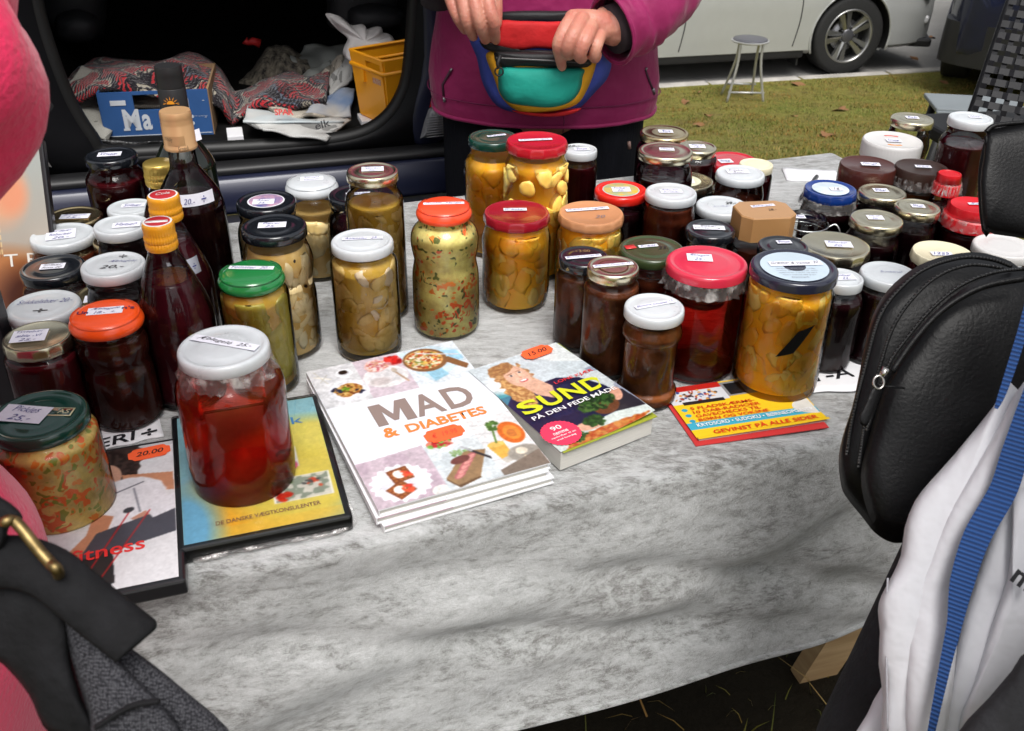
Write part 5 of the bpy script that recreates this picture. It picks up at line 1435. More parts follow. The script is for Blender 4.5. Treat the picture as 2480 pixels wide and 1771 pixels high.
c.poly([(.50, .48), (.62, .52), (.56, .68), (.40, .80), (.26, .90), (.20, .86), (.34, .74), (.46, .62)], (.80, .55, .42)); c.poly([(.72, .56), (.99, .44), (1, .50), (.80, .60)], (.82, .60, .50))
c.poly([(.52, .62), (.80, .56), (1, .52), (1, .70), (.62, .76), (.62, .98), (.40, .98), (.42, .78)], (.28, .28, .32)); c.poly([(.42, .78), (.62, .74), (.64, .96), (.40, .98)], (.15, .15, .17)); c.poly([(.80, .50), (1, .42), (1, .54), (.86, .58)], (.92, .92, .94))
c.line(.72, .50, .40, 1.0, .004, (.78, .10, .12)); c.line(.84, .52, .50, 1.0, .004, (.78, .10, .12)); c.ell(.71, .495, .035, .018, (.2, .2, .22), rot=-.4)
c.ell(.22, .90, .07, .05, (.82, .60, .48)); 
photo_finish(cv, cv.V > -1, .05)
tf = case('fitness_film_case', 'black film case with a woman exercising in a white top, bottom left', cf, af, DW, DH, .0145, cv)
X = lambda u: (u - .5) * (DW - .01)
Y = lambda v_: (.5 - v_) * (DH - .01)
text('title_lettering', 'es fitness', m_redp, tf, (X(.19), Y(.80), .0152), (1, .04, 0), (-.04, 1, 0), w=.079, h=.015, bold=.012)
text('small_lettering', 'gang med', m_grey_ink, tf, (X(.12), Y(.715), .0152), (1, .05, 0), (-.05, 1, 0), w=.026, h=.0055)
text('small_lettering', 'program', m_black_ink, tf, (X(.17), Y(.835), .0152), (1, .05, 0), (-.05, 1, 0), w=.019, h=.0045)
sticker(tf, X(.84), Y(.075), .0155, .036, .018, .08, '20.00', m_black_ink)
# blue and yellow case in shrink wrap
pr = at(770, 963, T + .015); pb = at(848, 1236, T + .015); pl = at(452, 1336, T + .015)
dirv = (pr - pb).normalized(); dx_ = Vector((dirv.y, -dirv.x, 0))
cb = (pr + pb) / 2 - dx_ * DW / 2; ab = math.atan2(dx_.y, dx_.x)
cv = Canvas(DW - .01, DH - .01, .0008, (.60, .78, .82)); c = cv
c.C = c.C * (1 - np.clip(c.V - .3, 0, 1)[..., None] * .2)
c.ell(.85, .50, .55, .32, (.88, .82, .42), soft=.35); c.ell(.45, .80, .50, .30, (.90, .66, .20), soft=.4); c.ell(.75, .72, .42, .28, (.84, .76, .34), soft=.5); c.ell(.38, .74, .14, .06, (.90, .60, .30), soft=.5); c.rect(0, .93, 1, 1, (.86, .72, .30), al=.6)
c.ell(.0, .90, .22, .30, (.45, .68, .80), soft=.7)
c.rect(.60, .42, .79, .585, (.90, .88, .88)); c.ell(.69, .47, .045, .035, (.45, .42, .42)); c.ell(.69, .495, .035, .035, (.84, .66, .58)); c.ell(.69, .57, .09, .05, (.88, .35, .50))
c.rect(.58, .66, .97, .84, (.93, .92, .90)); c.rect(.59, .665, .96, .835, (.55, .58, .52)); c.put(((c.U > .59) & (c.U < .96) & (c.V > .665) & (c.V < .835) & (c.noise(30, 7) > .5)).astype(float), (.82, .80, .76)); c.sprinkle(.65, .80, .05, .03, [(.80, .22, .12), (.70, .15, .1)], 14, .014, 41); c.sprinkle(.86, .74, .08, .04, [(.80, .30, .18), (.3, .3, .3)], 14, .012, 42); c.sprinkle(.65, .70, .06, .025, [(.35, .45, .2)], 14, .012, 43)
photo_finish(cv, cv.V > -1, .05)
td = case('diet_film_case', 'shrink wrapped film case with light blue and yellow cover under the big apple jelly', cb, ab, DW, DH, .0145, cv)
text('title_lettering', 'ank', mat('blue_print', (.05, .22, .50), rough=.4), td, (X(.62), Y(.235), .0152), (1, .03, 0), (-.03, 1, 0), w=.034, h=.012, bold=.0)
text('small_lettering', 'DE DANSKE VÆGTKONSULENTER', mat('brown_print', (.22, .12, .06), rough=.5), td, (X(.20), Y(.915), .0152), (1, .02, 0), (-.02, 1, 0), w=.085, h=.0052, bold=.02)
v, f = tube(catmull([(DW / 2 + .001, -DH / 2 + .02, .012), (DW / 2 + .002, -DH / 2 + .004, .004), (DW / 2 - .02, -DH / 2 - .002, .003), (0, -DH / 2 - .0015, .004), (-DW / 2 + .01, -DH / 2 - .002, .003)], 8), .0022, 7); mobj('shrink_wrap_seam', v, f, m_film, td)
v, f = box((0, 0, .0078), (DW + .0016, DH + .0016, .0160), 0, .003); mobj('shrink_wrap', v, f, mat_glass(), td, smooth=True, autos=40)
# ---------- leaning case at far left ('...ATRIX' style lettering cut off in the picture)
pa = at(-90, 742, T); 
cv = Canvas(DW - .01, DH - .01, .0009, (.72, .66, .60)); c = cv
c.put(np.clip(1.2 - c.V * 1.6, 0, 1), (.66, .68, .66)); c.ell(.62, .28, .22, .20, (.88, .66, .52), soft=.7); c.ell(.72, .30, .12, .12, (.90, .60, .46), soft=.8); c.ell(.42, .36, .06, .10, (.14, .10, .10), soft=.5); c.ell(.45, .46, .09, .10, (.86, .56, .40), soft=.5)
c.ell(.5, .85, .55, .22, (.72, .46, .26), soft=.5); c.ell(.8, .95, .3, .2, (.30, .14, .08), soft=.8)
for k in range(4): c.rect(.40, .50 + .045 * k, .60, .53 + .045 * k, (.93, .82, .60), al=.7); 
for k in range(7): c.rect(.40 + .03 * k, .48, .408 + .03 * k, .68, (.55, .34, .2), al=.8)
tl = empty('leaning_film_case', at(0, 800, T) + Vector((-.012, .035, .002)), rad(12), 'glossy film case with golden brown picture standing at the left edge', 'case')
tilt = rad(63)
Mt = Matrix.Rotation(tilt, 4, 'X')
def put_t(o):
    o.matrix_local = Mt @ o.matrix_local if False else Mt
    return o
v, f = box((0, DH / 2, .007), (DW, DH, .0145), 0, .0022); o = put_t(mobj('shell', v, f, m_case, tl, smooth=False))
o = put_t(print_mesh('cover_sheet', cv, m_print, tl, lambda U, V: ((U - .5) * (DW - .01), DH / 2 + (.5 - V) * (DH - .01), .0148 + U * 0)))
m_cr = mat('pale_title_print', (.72, .68, .62), rough=.4)
o = text('title_lettering', 'A T R I', m_cr, tl, (-.012, DH * .27, .0152), ex, ey, w=.075, h=.014); put_t(o)
# ---------- coupon magazine  and price cards
ctr3, an3, w3, h3 = rect_fit((1575, 940), (1905, 905), (2003, 1012), (1722, 1068), T + .004)
cv = Canvas(w3, h3, .0008, (.97, .80, .16)); c = cv
c.rect(0, 0, .45, .34, (.85, .86, .88)); c.rect(0, 0, .45, .10, (.75, .15, .12)); c.sprinkle(.2, .2, .18, .12, [(.7, .2, .15), (.2, .3, .55), (.9, .9, .9), (.15, .15, .15), (.85, .6, .3)], 60, .02, 51); c.rect(.45, .02, .95, .30, (.55, .55, .56)); c.rect(.47, .06, .60, .28, (.12, .12, .13)); c.rect(.70, .06, .9, .28, (.12, .12, .13)); c.rect(.08, .30, .40, .36, (.14, .14, .15))
for k in range(4): c.ell(.055, .45 + .105 * k, .022, .030, (.15, .62, .75))
c.rect(0, .81 - .12, 1, .81, (.25, .68, .78)); c.rect(0, .81 - .12, .0, .81, (.25, .68, .78))
tm = empty('coupon_magazine', (ctr3.x, ctr3.y, T + .0002), an3, 'yellow competition magazine lying under the pumpkin jar', 'magazine')
v, f = box((0, .0, .0012), (w3 - .003, h3 - .004, .0024)); mobj('pages', v, f, m_pages, tm, smooth=False)
v, f = box((-.004, -.006, .0006), (w3, h3, .0008), -.02); mobj('back_cover', v, f, mat('red_cover', (.5, .03, .03)), tm, smooth=False)
flatprint(tm, cv, w3, h3, .0028, m_print, 'front_cover', curl=lambda U, V: .003 * np.clip(U - .7, 0, 1) * np.sin(V * 7) + .002 * (V > .96))
X = lambda u: (u - .5) * w3
Y = lambda v_: (.5 - v_) * h3
m_rt = mat('red_text_print', S(205, 50, 25), rough=.45)
for k, (s_, w_) in enumerate([('5 FLADSKÆRMS-', .50), ('10 DAB-RADIOER', .52), ('GAVECHECKS TIL', .50), ('BØRN OG VOKSNE', .54)]):
    text('print_lettering', s_, m_rt, tm, (X(.10), Y(.475 + .072 * k), .0036), ex, ey, w=w3 * w_, h=h3 * .052, bold=.012)
text('print_lettering', 'KRYDSORD • SUDOKU • BØRNEOPGAVER', m_wp, tm, (X(.06), Y(.785), .0036), ex, ey, w=w3 * .90, h=h3 * .060, bold=.01)
text('print_lettering', 'GEVINST PÅ ALLE SIDER', m_rt, tm, (X(.14), Y(.935), .0036), ex, ey, w=w3 * .80, h=h3 * .085, bold=.014)
def card(name, label, px, w, h, an, lines, z=T + .001, th=.0012, ink=None, curl=0.0):
    p = at(px[0], px[1], z)
    t = empty(name, (p.x, p.y, T), an, label, 'sign')
    v = []; f = []
    for j in range(7):
        for i in range(12):
            a, b_ = i / 11 - .5, j / 6 - .5
            v.append((a * w, b_ * h * (1 + .05 * math.sin(i * 1.3)), .0012 + curl * max(0, a) ** 2 * 4))
    f = [(j * 12 + i, j * 12 + i + 1, (j + 1) * 12 + i + 1, (j + 1) * 12 + i) for j in range(6) for i in range(11)]
    o = mobj('card', v, f, m_white, t); sm = o.modifiers.new('thickness', 'SOLIDIFY'); sm.thickness = th; sm.offset = -1
    for s_, x0, y0, ww, hh, ang in lines:
        a = rad(ang)
        text('marker_writing', s_, ink or m_black_ink, t, (x0, y0, .0016 + (curl * max(0, x0 / w) ** 2 * 4)), (math.cos(a), math.sin(a), 0), (-math.sin(a), math.cos(a), 0), w=ww, h=hh, shear=.15, bold=.012)
    return t
card('price_card', 'white card with black marker letters ERI under the dark jelly jar', (300, 1040), .066, .052, af + .12, [('ERI', -.026, -.024, .036, .015, 2), ('÷', .014, -.022, .015, .012, 2)])
card('price_card', 'curled white card with black marker letters AR beside the bag', (2010, 900), .13, .075, rad(8), [('÷ T-AR', -.055, -.022, .098, .020, 6)], curl=.006)
card('paper_slip', 'blank white slip with small red print at the far right corner of the table', (1965, 424), .085, .055, rad(-6), [], th=.0025)
tslip = at(1965, 424, T)
text('slip_print', 'Hjem & hobby', m_redp, None, (tslip.x - .01, tslip.y + .002, T + .002), (1, -.1, 0), (.1, 1, 0), w=.038, h=.006) if False else None
pp = at(1960, 452, T + .004)
q0, q1 = at(1978, 428, T + .004) - pp, at(1938, 482, T + .004) - pp
v, f = tube([q0, q0.lerp(q1, .9), q1], [.0035, .0035, .001], 10); o = mobj('marker_pen', v, f, m_case); o.location = pp; tag(o, 'black marker pen lying beside the blank slip at the back of the table', 'pen')
# ================================================================ VENDOR (standing behind the table)
m_skin = None
def make_skin():
    m, nt, out = nt_new('skin')
    b = N(nt, 'ShaderNodeBsdfPrincipled'); setin(b, Roughness=0.48)
    b.inputs['Subsurface Weight'].default_value = 0.25; b.inputs['Subsurface Radius'].default_value = (1, .3, .15); b.inputs['Subsurface Scale'].default_value = .008
    tc = N(nt, 'ShaderNodeTexCoord'); nz = N(nt, 'ShaderNodeTexNoise'); setin(nz, Scale=38.0, Detail=4.0)
    nt.links.new(tc.outputs['Object'], nz.inputs['Vector'])
    rp = N(nt, 'ShaderNodeValToRGB'); e = rp.color_ramp.elements
    e[0].position = .32; e[0].color = (.56, .27, .19, 1); e[1].position = .72; e[1].color = (.49, .16, .115, 1)
    nt.links.new(nz.outputs['Fac'], rp.inputs[0]); nt.links.new(rp.outputs[0], b.inputs['Base Color'])
    n2 = N(nt, 'ShaderNodeTexNoise'); setin(n2, Scale=260.0, Detail=3.0); nt.links.new(tc.outputs['Object'], n2.inputs['Vector'])
    bp = N(nt, 'ShaderNodeBump'); setin(bp, Strength=.6, Distance=.0014); nt.links.new(n2.outputs['Fac'], bp.inputs['Height']); nt.links.new(bp.outputs[0], b.inputs['Normal'])
    nt.links.new(b.outputs[0], out.inputs['Surface'])
    return m
m_skin = make_skin()
def remesh(parts, voxel, smooth_it=4):
    """union of tapered limbs into one continuous skin"""
    mb = MB()
    for v, f in parts: mb.add(v, f)
    me = bpy.data.meshes.new('tmp'); me.from_pydata(mb.v, [], mb.f); me.update()
    o = bpy.data.objects.new('tmp', me); COL.objects.link(o)
    r = o.modifiers.new('r', 'REMESH'); r.mode = 'VOXEL'; r.voxel_size = voxel
    s_ = o.modifiers.new('s', 'SMOOTH'); s_.iterations = smooth_it; s_.factor = .5
    dg = bpy.context.evaluated_depsgraph_get(); dg.update()
    m2 = bpy.data.meshes.new_from_object(o.evaluated_get(dg))
    bpy.data.objects.remove(o); bpy.data.meshes.remove(me)
    v = [tuple(q.co) for q in m2.vertices]; f = [tuple(p.vertices) for p in m2.polygons]
    bpy.data.meshes.remove(m2)
    return v, f
def limb(pts, rad_, sub=4, n=12):
    P_ = catmull(pts, sub); k = len(P_)
    rr = []
    for i in range(k):
        t = i / (k - 1) * (len(rad_) - 1); j = min(int(t), len(rad_) - 2); rr.append(rad_[j] * (1 - (t - j)) + rad_[j + 1] * (t - j))
    v, f = tube(P_, rr, n)
    ends = []
    for p, r in ((P_[0], rr[0]), (P_[-1], rr[-1])):
        bm = bmesh.new(); bmesh.ops.create_icosphere(bm, subdivisions=2, radius=r); 
        ends.append(([tuple(Vector(q.co) + p) for q in bm.verts], [tuple(q.index for q in fc.verts) for fc in bm.faces])); bm.free()
    return [(v, f)] + ends
VX, VY = atY(1318, 200, 1.66).x, 1.66
# pixel on the sighting grid of the close view -> point at depth Y
hp = lambda zx, zy, Y: atY(1060 + .22 * zx, .22 * zy, Y)
hands = []
# her right hand (left in the picture): fingers point down behind the red flap
fr = [([(95, -170, 1.455), (165, 60, 1.440), (232, 215, 1.436), (300, 330, 1.452)], [.0098, .0090, .0082, .0070]),
      ([(230, -190, 1.448), (285, 60, 1.428), (325, 255, 1.424), (392, 405, 1.446)], [.0102, .0096, .0088, .0072]),
      ([(370, -190, 1.444), (415, 60, 1.422), (470, 275, 1.418), (525, 440, 1.444)], [.0104, .0100, .0092, .0074]),
      ([(520, -170, 1.446), (560, 60, 1.424), (615, 260, 1.420), (640, 445, 1.448)], [.0104, .0100, .0090, .0070])]
for pts, rr in fr: hands += limb([hp(*p) for p in pts], rr)
W1 = hp(330, -560, 1.50)
for px in (120, 230, 350, 470): hands += limb([hp(px + 40, -200, 1.452), hp(330 + (px - 300) * .5, -420, 1.472), W1], [.0125, .016, .020])
hands += limb([hp(470, -420, 1.475), hp(600, -150, 1.47), hp(640, 60, 1.462), hp(650, 260, 1.455)], [.016, .0125, .0105, .008])   # thumb behind the index finger
hands += limb([W1, hp(180, -1100, 1.60)], [.026, .034])
# her left hand (right in the picture): index finger presses on the green pocket
fl = [([(1478, 205, 1.440), (1392, 330, 1.416), (1328, 490, 1.408), (1345, 620, 1.418), (1368, 735, 1.430)], [.0112, .0100, .0096, .0084, .0072]),
      ([(1590, 215, 1.434), (1500, 380, 1.402), (1430, 530, 1.398), (1440, 600, 1.416), (1480, 585, 1.440)], [.0118, .0108, .0102, .0090, .0078]),
      ([(1700, 285, 1.434), (1625, 440, 1.402), (1568, 590, 1.400), (1580, 640, 1.418), (1610, 600, 1.442)], [.0112, .0106, .0098, .0088, .0076]),
      ([(1795, 365, 1.442), (1752, 490, 1.414), (1725, 605, 1.412), (1735, 640, 1.426), (1760, 600, 1.446)], [.0104, .0094, .0088, .0080, .0070])]
for pts, rr in fl: hands += limb([hp(*p) for p in pts], rr)
W2 = hp(1945, 300, 1.462)
for (a_, b_) in ((1490, 205), (1595, 225), (1700, 290), (1790, 365)):
    hands += limb([hp(a_, b_, 1.442), hp(a_ * .5 + 950, b_ * .5 + 140, 1.448), W2], [.0135, .018, .022])
hands += limb([hp(1850, 200, 1.47), hp(1640, 330, 1.468), hp(1500, 520, 1.462), hp(1440, 640, 1.452)], [.018, .014, .011, .008])       # thumb under the fingers
hands += limb([W2, hp(2200, 170, 1.49)], [.028, .031])
hv, hf = remesh(hands, .0017, 4)
# rest of the body, coarser; joined to the hands inside the sleeves
zt = .77
body = []
SH = 1.40
sL, sR = Vector((VX - .19, VY + .03, SH)), Vector((VX + .19, VY + .03, SH))
eL = Vector((VX - .30, VY - .02, 1.12)); eR = atY(1650, -100, 1.61)
body += limb([(VX, VY + .01, .90), (VX, VY, 1.05), (VX, VY + .02, 1.25), (VX, VY + .03, 1.40)], [.155, .125, .135, .11])
body += limb([sL, (VX, VY + .03, 1.42), sR], [.065, .09, .065])
body += limb([sL, eL], [.052, .042]); body += limb([eL, hp(180, -1100, 1.60)], [.042, .034])
body += limb([sR, (VX + .26, VY + .03, 1.30), eR], [.046, .040, .034]); body += limb([eR, hp(2380, 10, 1.51), hp(2200, 150, 1.49)], [.034, .032, .030])
for sx in (-1, 1):
    body += limb([(VX + sx * .085, VY, .88), (VX + sx * .095, VY + .01, .50), (VX + sx * .09, VY + .02, .10)], [.088, .062, .042])
    body += limb([(VX + sx * .09, VY + .05, .045), (VX + sx * .10, VY - .14, .035)], [.04, .036])
body += limb([(VX, VY + .02, 1.44), (VX, VY - .005, 1.54)], [.058, .052])
HC = Vector((VX, VY - .03, 1.66))
body += limb([HC + Vector((0, .03, .03)), HC + Vector((0, -.005, .0)), HC + Vector((0, -.02, -.06))], [.082, .080, .052])
body += limb([HC + Vector((0, -.095, .005)), HC + Vector((0, -.115, -.022))], [.009, .014])
for sx in (-1, 1): body += limb([HC + Vector((sx * .082, .01, .0)), HC + Vector((sx * .086, .015, -.03))], [.014, .011]); 
body += limb([HC + Vector((-.022, -.088, -.052)), HC + Vector((.022, -.088, -.052))], [.008, .008])
bv, bf = remesh(body, .008, 6)
vend = empty('person', (VX, VY, 0), 0, 'stall keeper in a magenta jacket opening a colourful waist bag with both hands', 'person')
loc = Vector((VX, VY, 0))
mb = MB(); mb.add(hv, hf); mb.add(bv, bf)
mb.v = [(q[0] - VX, q[1] - VY, q[2]) for q in mb.v]
mb.obj('body', m_skin, vend)
m_eye = mat('eye', (.7, .7, .7), rough=.2)
L_ = lambda p: Vector(p) - loc
def vobj(name, v, f, m, parent=None, smooth=True, autos=None):
    return mobj(name, [L_(q) for q in v], f, m, parent or vend, smooth, autos=autos)
# hair
v, f = lathe([(.001, .10), (.05, .088), (.082, .05), (.092, .0), (.088, -.05), (.07, -.09)], 24, cap=False)
v = [(q[0], q[1] + .022, q[2] + .02) for q in v]
v = [Vector(q) + HC for q in v]; f = [q for q in f if sum(v[i].y for i in q) / len(q) > HC.y - .055 or sum(v[i].z for i in q) / len(q) > HC.z + .06]
vobj('hair', v, f, mat('brown_hair', (.10, .06, .035), rough=.6, var=.4, vs=90))
# jacket
m_jack = mat('magenta_jacket_cloth', (.245, .009, .080), rough=.66, var=.10, vs=5, bump=.6, bs=17, bdist=.014, sheen=.15, spec=.35)
m_jin = mat('jacket_lining', (.02, .012, .016), rough=.8)
def ring(cx, cy, z, a, b_, n=72, pw=2.4, wr=0.0, ph=0.0, zf=0.0):
    out = []
    for i in range(n):
        t = 2 * math.pi * i / n; c_, s_ = math.cos(t), math.sin(t)
        x = math.copysign(abs(c_) ** (2 / pw), c_) * a; y = math.copysign(abs(s_) ** (2 / pw), s_) * b_
        k = 1 + wr * (math.sin(t * 5 + ph) * .5 + math.sin(t * 9 - ph * 1.7 + 1) * .45 + math.sin(t * 17 + ph * 2.3) * .22 + math.sin(t * 3 + ph * .6) * .5)
        out.append(Vector((cx + x * k, cy + y * k, z + zf * s_)))
    return out
rings = []
prof = [(.822, .192, .150), (.84, .196, .152), (.88, .197, .152), (.93, .190, .150), (.98, .182, .146), (1.03, .175, .142), (1.08, .172, .140), (1.13, .176, .140), (1.20, .186, .142), (1.28, .195, .140), (1.35, .195, .125), (1.41, .150, .10), (1.45, .075, .072)]
zz = []
for i in range(len(prof) - 1):
    for k in range(5):
        t = k / 5; zz.append([prof[i][j] * (1 - t) + prof[i + 1][j] * t for j in range(3)])
zz.append(list(prof[-1]))
for z, a, b_ in zz:
    rings.append(ring(VX, VY + .012, z, a, b_, wr=.012 * (1 if z < 1.3 else .4), ph=z * 19, zf=-.0))
v, f = loft(rings, cap=False)
jk = vobj('jacket', v, f, m_jack); sm = jk.modifiers.new('t', 'SOLIDIFY'); sm.thickness = .004; sm.offset = -1
hr = [p + Vector((0, 0, 0)) for p in ring(VX, VY + .012, .824, .194, .152, wr=.012, ph=.822 * 19)]
v, f = tube(hr, .0035, 6, closed=True); vobj('hem', v, f, m_jack)
v, f = tube([Vector((p.x + (p.x - VX) * .012, p.y - .0015, p.z)) for p in [Vector((q.x, q.y, .856)) for q in ring(VX, VY + .012, .856, .1975, .1530, wr=.012, ph=.856 * 19)]], .0010, 4, closed=True); vobj('hem_stitching', v, f, mat('magenta_thread', (.16, .006, .06), rough=.7))
def sleeve(pts, rr, name='sleeve'):
    P_ = catmull(pts, 8); k = len(P_); rings = []
    R_ = []
    for i in range(k):
        t = i / (k - 1) * (len(rr) - 1); j = min(int(t), len(rr) - 2); R_.append(rr[j] * (1 - (t - j)) + rr[j + 1] * (t - j))
    prev = Vector((0, 0, 1))
    for i, p in enumerate(P_):
        t = (P_[min(i + 1, k - 1)] - P_[max(i - 1, 0)]).normalized()
        u = (prev - t * prev.dot(t)).normalized(); w = t.cross(u); prev = u
        rings.append([p + (u * math.cos(a) + w * math.sin(a)) * R_[i] * (1 + .05 * math.sin(i * 1.3 + 2.6 * math.sin(a + i * .3)) + .03 * math.sin(a * 4 + i * 1.4)) for a in [2 * math.pi * q / 40 for q in range(40)]])
    v, f = loft(rings, cap=False)
    o = vobj(name, v, f, m_jack); s_ = o.modifiers.new('t', 'SOLIDIFY'); s_.thickness = .004; s_.offset = -1
    v, f = tube([q for q in rings[1]], .0022, 5, closed=True); vobj('cuff', v, f, m_jack)
    return rings
cuffR = hp(1905, 330, 1.455)
sleeve([cuffR, hp(2090, 235, 1.475), hp(2380, 10, 1.51), atY(1650, -100, 1.61), Vector((VX + .26, VY + .03, 1.30)), sR + Vector((-.03, 0, .0))], [.050, .052, .054, .058, .068, .074])
v, f = tube([hp(1920, 330, 1.456), hp(2150, 240, 1.475)], .036, 16); vobj('inner_cuff', v, f, m_jin)
cuffL = hp(215, -640, 1.51)
sleeve([cuffL, hp(150, -900, 1.56), eL + Vector((.0, 0, .0)), Vector((VX - .27, VY + .02, 1.30)), sL + Vector((.03, 0, 0))], [.050, .058, .066, .072, .076])
# dark sleeve end seen at the top left of the jacket
v, f = tube([hp(20, -330, 1.52), hp(-20, 40, 1.535)], [.030, .024], 14); vobj('dangling_strap', v, f, m_jin)
m_zip = mat('grey_zip_metal', (.30, .30, .31), rough=.35, metal=.8); m_cord = mat('dark_purple_cord', (.05, .012, .03), rough=.7); m_blk = mat('black_nylon', (.012, .012, .013), rough=.55, bump=.2, bs=300, spec=.3)
def front(px, py, lift=.0):
    """point on the jacket's front surface on the line of sight"""
    d = ray(px, py); o = Vector((0, 0, CAM_H)); t = 1.2 / d.y
    while t < 1.9 / d.y:
        p = o + d * t
        z = p.z; a = b_ = None
        for i in range(len(prof) - 1):
            if prof[i][0] <= z <= prof[i + 1][0]:
                q = (z - prof[i][0]) / (prof[i + 1][0] - prof[i][0]); a = prof[i][1] * (1 - q) + prof[i + 1][1] * q; b_ = prof[i][2] * (1 - q) + prof[i + 1][2] * q
        if a and (abs(p.x - VX) / a) ** 2.4 + (abs(p.y - VY - .012) / b_) ** 2.4 < 1: return p - d.normalized() * (.006 + lift)
        t += .004
    return o + d * (1.53 / d.y)
for (a_, b_, c_) in (((1090, 172), (1072, 205), (1075, 235)), ((1563, 170), (1572, 195), (1580, 215))):
    zp = empty('x', (0, 0, 0)) if False else None
    v, f = tube([front(*a_), front(*b_), front(*c_)], .0022, 6); vobj('zip_cord', v, f, m_cord)
    v, f = tube([front(*c_), front(c_[0] + 2, c_[1] + 12)], .0042, 8, flat=.6); vobj('zip_pull', v, f, m_zip)
    v, f = tube([front(a_[0] + 4, a_[1] - 6), front(*a_)], .0030, 6, flat=.6); vobj('zip_slider', v, f, m_zip)
v, f = tube([front(1363, 322), front(1366, 300), front(1366, 282)], .0010, 4); vobj('front_seam', v, f, mat('magenta_thread', (.16, .006, .06)))
# trousers
m_trs = mat('black_corduroy', (.006, .0065, .009), rough=.9, var=.3, vs=4, bump=.9, bs=70, stretch=(3.2, 3.2, .06), bdist=.003, spec=.1)
for sx in (-1, 1):
    rr_ = [ring(VX + sx * (.092 - .002 * k), VY + .012, z, a, b_, n=48, pw=2.1, wr=.015, ph=z * 9) for k, (z, a, b_) in enumerate([(.06, .062, .07), (.3, .070, .078), (.5, .080, .09), (.7, .090, .108), (.80, .094, .122), (.86, .090, .118)])]
    v, f = loft(rr_, cap=False); vobj('trouser_leg', v, f, m_trs)
    v, f = box((0, 0, 0), (.085, .26, .06), 0, .02); v = [Vector(q) + Vector((VX + sx * .095, VY - .06, .032)) for q in v]; vobj('shoe', v, f, m_blk)
# white stitched emblem on the trouser side
v, f = tube([hp(2105, 1560, 1.55), hp(2112, 1640, 1.55)], .003, 6); vobj('trouser_emblem', v, f, mat('dull_thread', (.20, .12, .10)))
# ---------------- waist bag
bagm = {k: mat('waist_bag_' + k, c_, rough=.7, var=.12, vs=16, bump=.45, bs=35, bdist=.006, spec=.25) for k, c_ in {'blue': (.045, .070, .33), 'yellow': (.74, .36, .018), 'green': (.010, .26, .20), 'red': (.50, .016, .018)}.items()}
nf = Vector((0, -1, .12)).normalized()
vp = lambda pts, Y: [L_(hp(p[0], p[1], Y)) for p in pts]
wb_ = mobj('waist_bag', *pillow(vp([(350, 400), (560, 330), (900, 300), (1300, 300), (1700, 400), (1900, 620), (1880, 840), (1740, 1010), (1530, 1210), (1250, 1265), (900, 1250), (650, 1165), (500, 930), (430, 640)], 1.497), nf, .030, .012, wob=.004, seed=3), bagm['blue'], vend)
mobj('bottom_panel', *pillow(vp([(820, 1215), (1200, 1240), (1560, 1190), (1530, 1235), (1400, 1270), (1180, 1282), (950, 1262)], 1.470), nf, .014, .006, seed=4), bagm['red'], vend)
mobj('yellow_panel', *pillow(vp([(530, 620), (610, 560), (760, 590), (1200, 600), (1640, 600), (1745, 650), (1720, 800), (1640, 1000), (1530, 1150), (1300, 1225), (1000, 1245), (820, 1190), (690, 1050), (620, 860)], 1.462), nf, .022, .006, wob=.003, seed=5), bagm['yellow'], vend)
mobj('zip_band', *pillow(vp([(620, 590), (700, 570), (1000, 575), (1350, 580), (1690, 600), (1650, 740), (1300, 745), (900, 730), (680, 735)], 1.445), nf, .012, .004, seed=6), m_blk, vend)
mobj('front_pocket', *pillow(vp([(690, 735), (900, 722), (1200, 730), (1590, 745), (1600, 850), (1560, 1010), (1450, 1130), (1250, 1185), (1000, 1170), (780, 1130), (690, 1030), (665, 930)], 1.446), nf, .022, .004, wob=.004, seed=7), bagm['green'], vend)
mobj('top_flap', *pillow(vp([(560, 480), (660, 240), (900, 232), (1200, 240), (1420, 250), (1480, 400), (1420, 545), (1100, 530), (900, 555), (720, 545)], 1.466), nf, .007, .004, wob=.002, seed=8), bagm['red'], vend)
mobj('back_strap', *pillow(vp([(640, 150), (900, 120), (1300, 120), (1600, 130), (1640, 250), (1300, 262), (900, 255), (640, 250)], 1.500), nf, .012, .004, seed=9), m_blk, vend)
mobj('zip_opening', *pillow(vp([(460, 450), (560, 490), (740, 560), (1000, 555), (1300, 560), (1600, 600), (1500, 620), (1000, 600), (700, 590), (520, 540)], 1.458), nf, .010, .004, seed=10), m_blk, vend)
v, f = tube([hp(640 + 60 * k, 640 + 3 * k, 1.430) for k in range(18)], .0016, 5); vobj('zip_teeth', v, f, mat('black_zip', (.05, .05, .05), rough=.3))
v, f = tube([hp(690, 610, 1.424), hp(660, 700, 1.420), hp(672, 760, 1.418)], .0028, 6); vobj('zip_pull', v, f, m_blk)
cc = hp(676, 790, 1.418)
v, f = tube([cc + Vector((.006 * math.cos(a), 0, .006 * math.sin(a))) for a in np.linspace(0, 6.283, 17)[:-1]], .0013, 6, closed=True); vobj('pull_ring', v, f, m_blk)
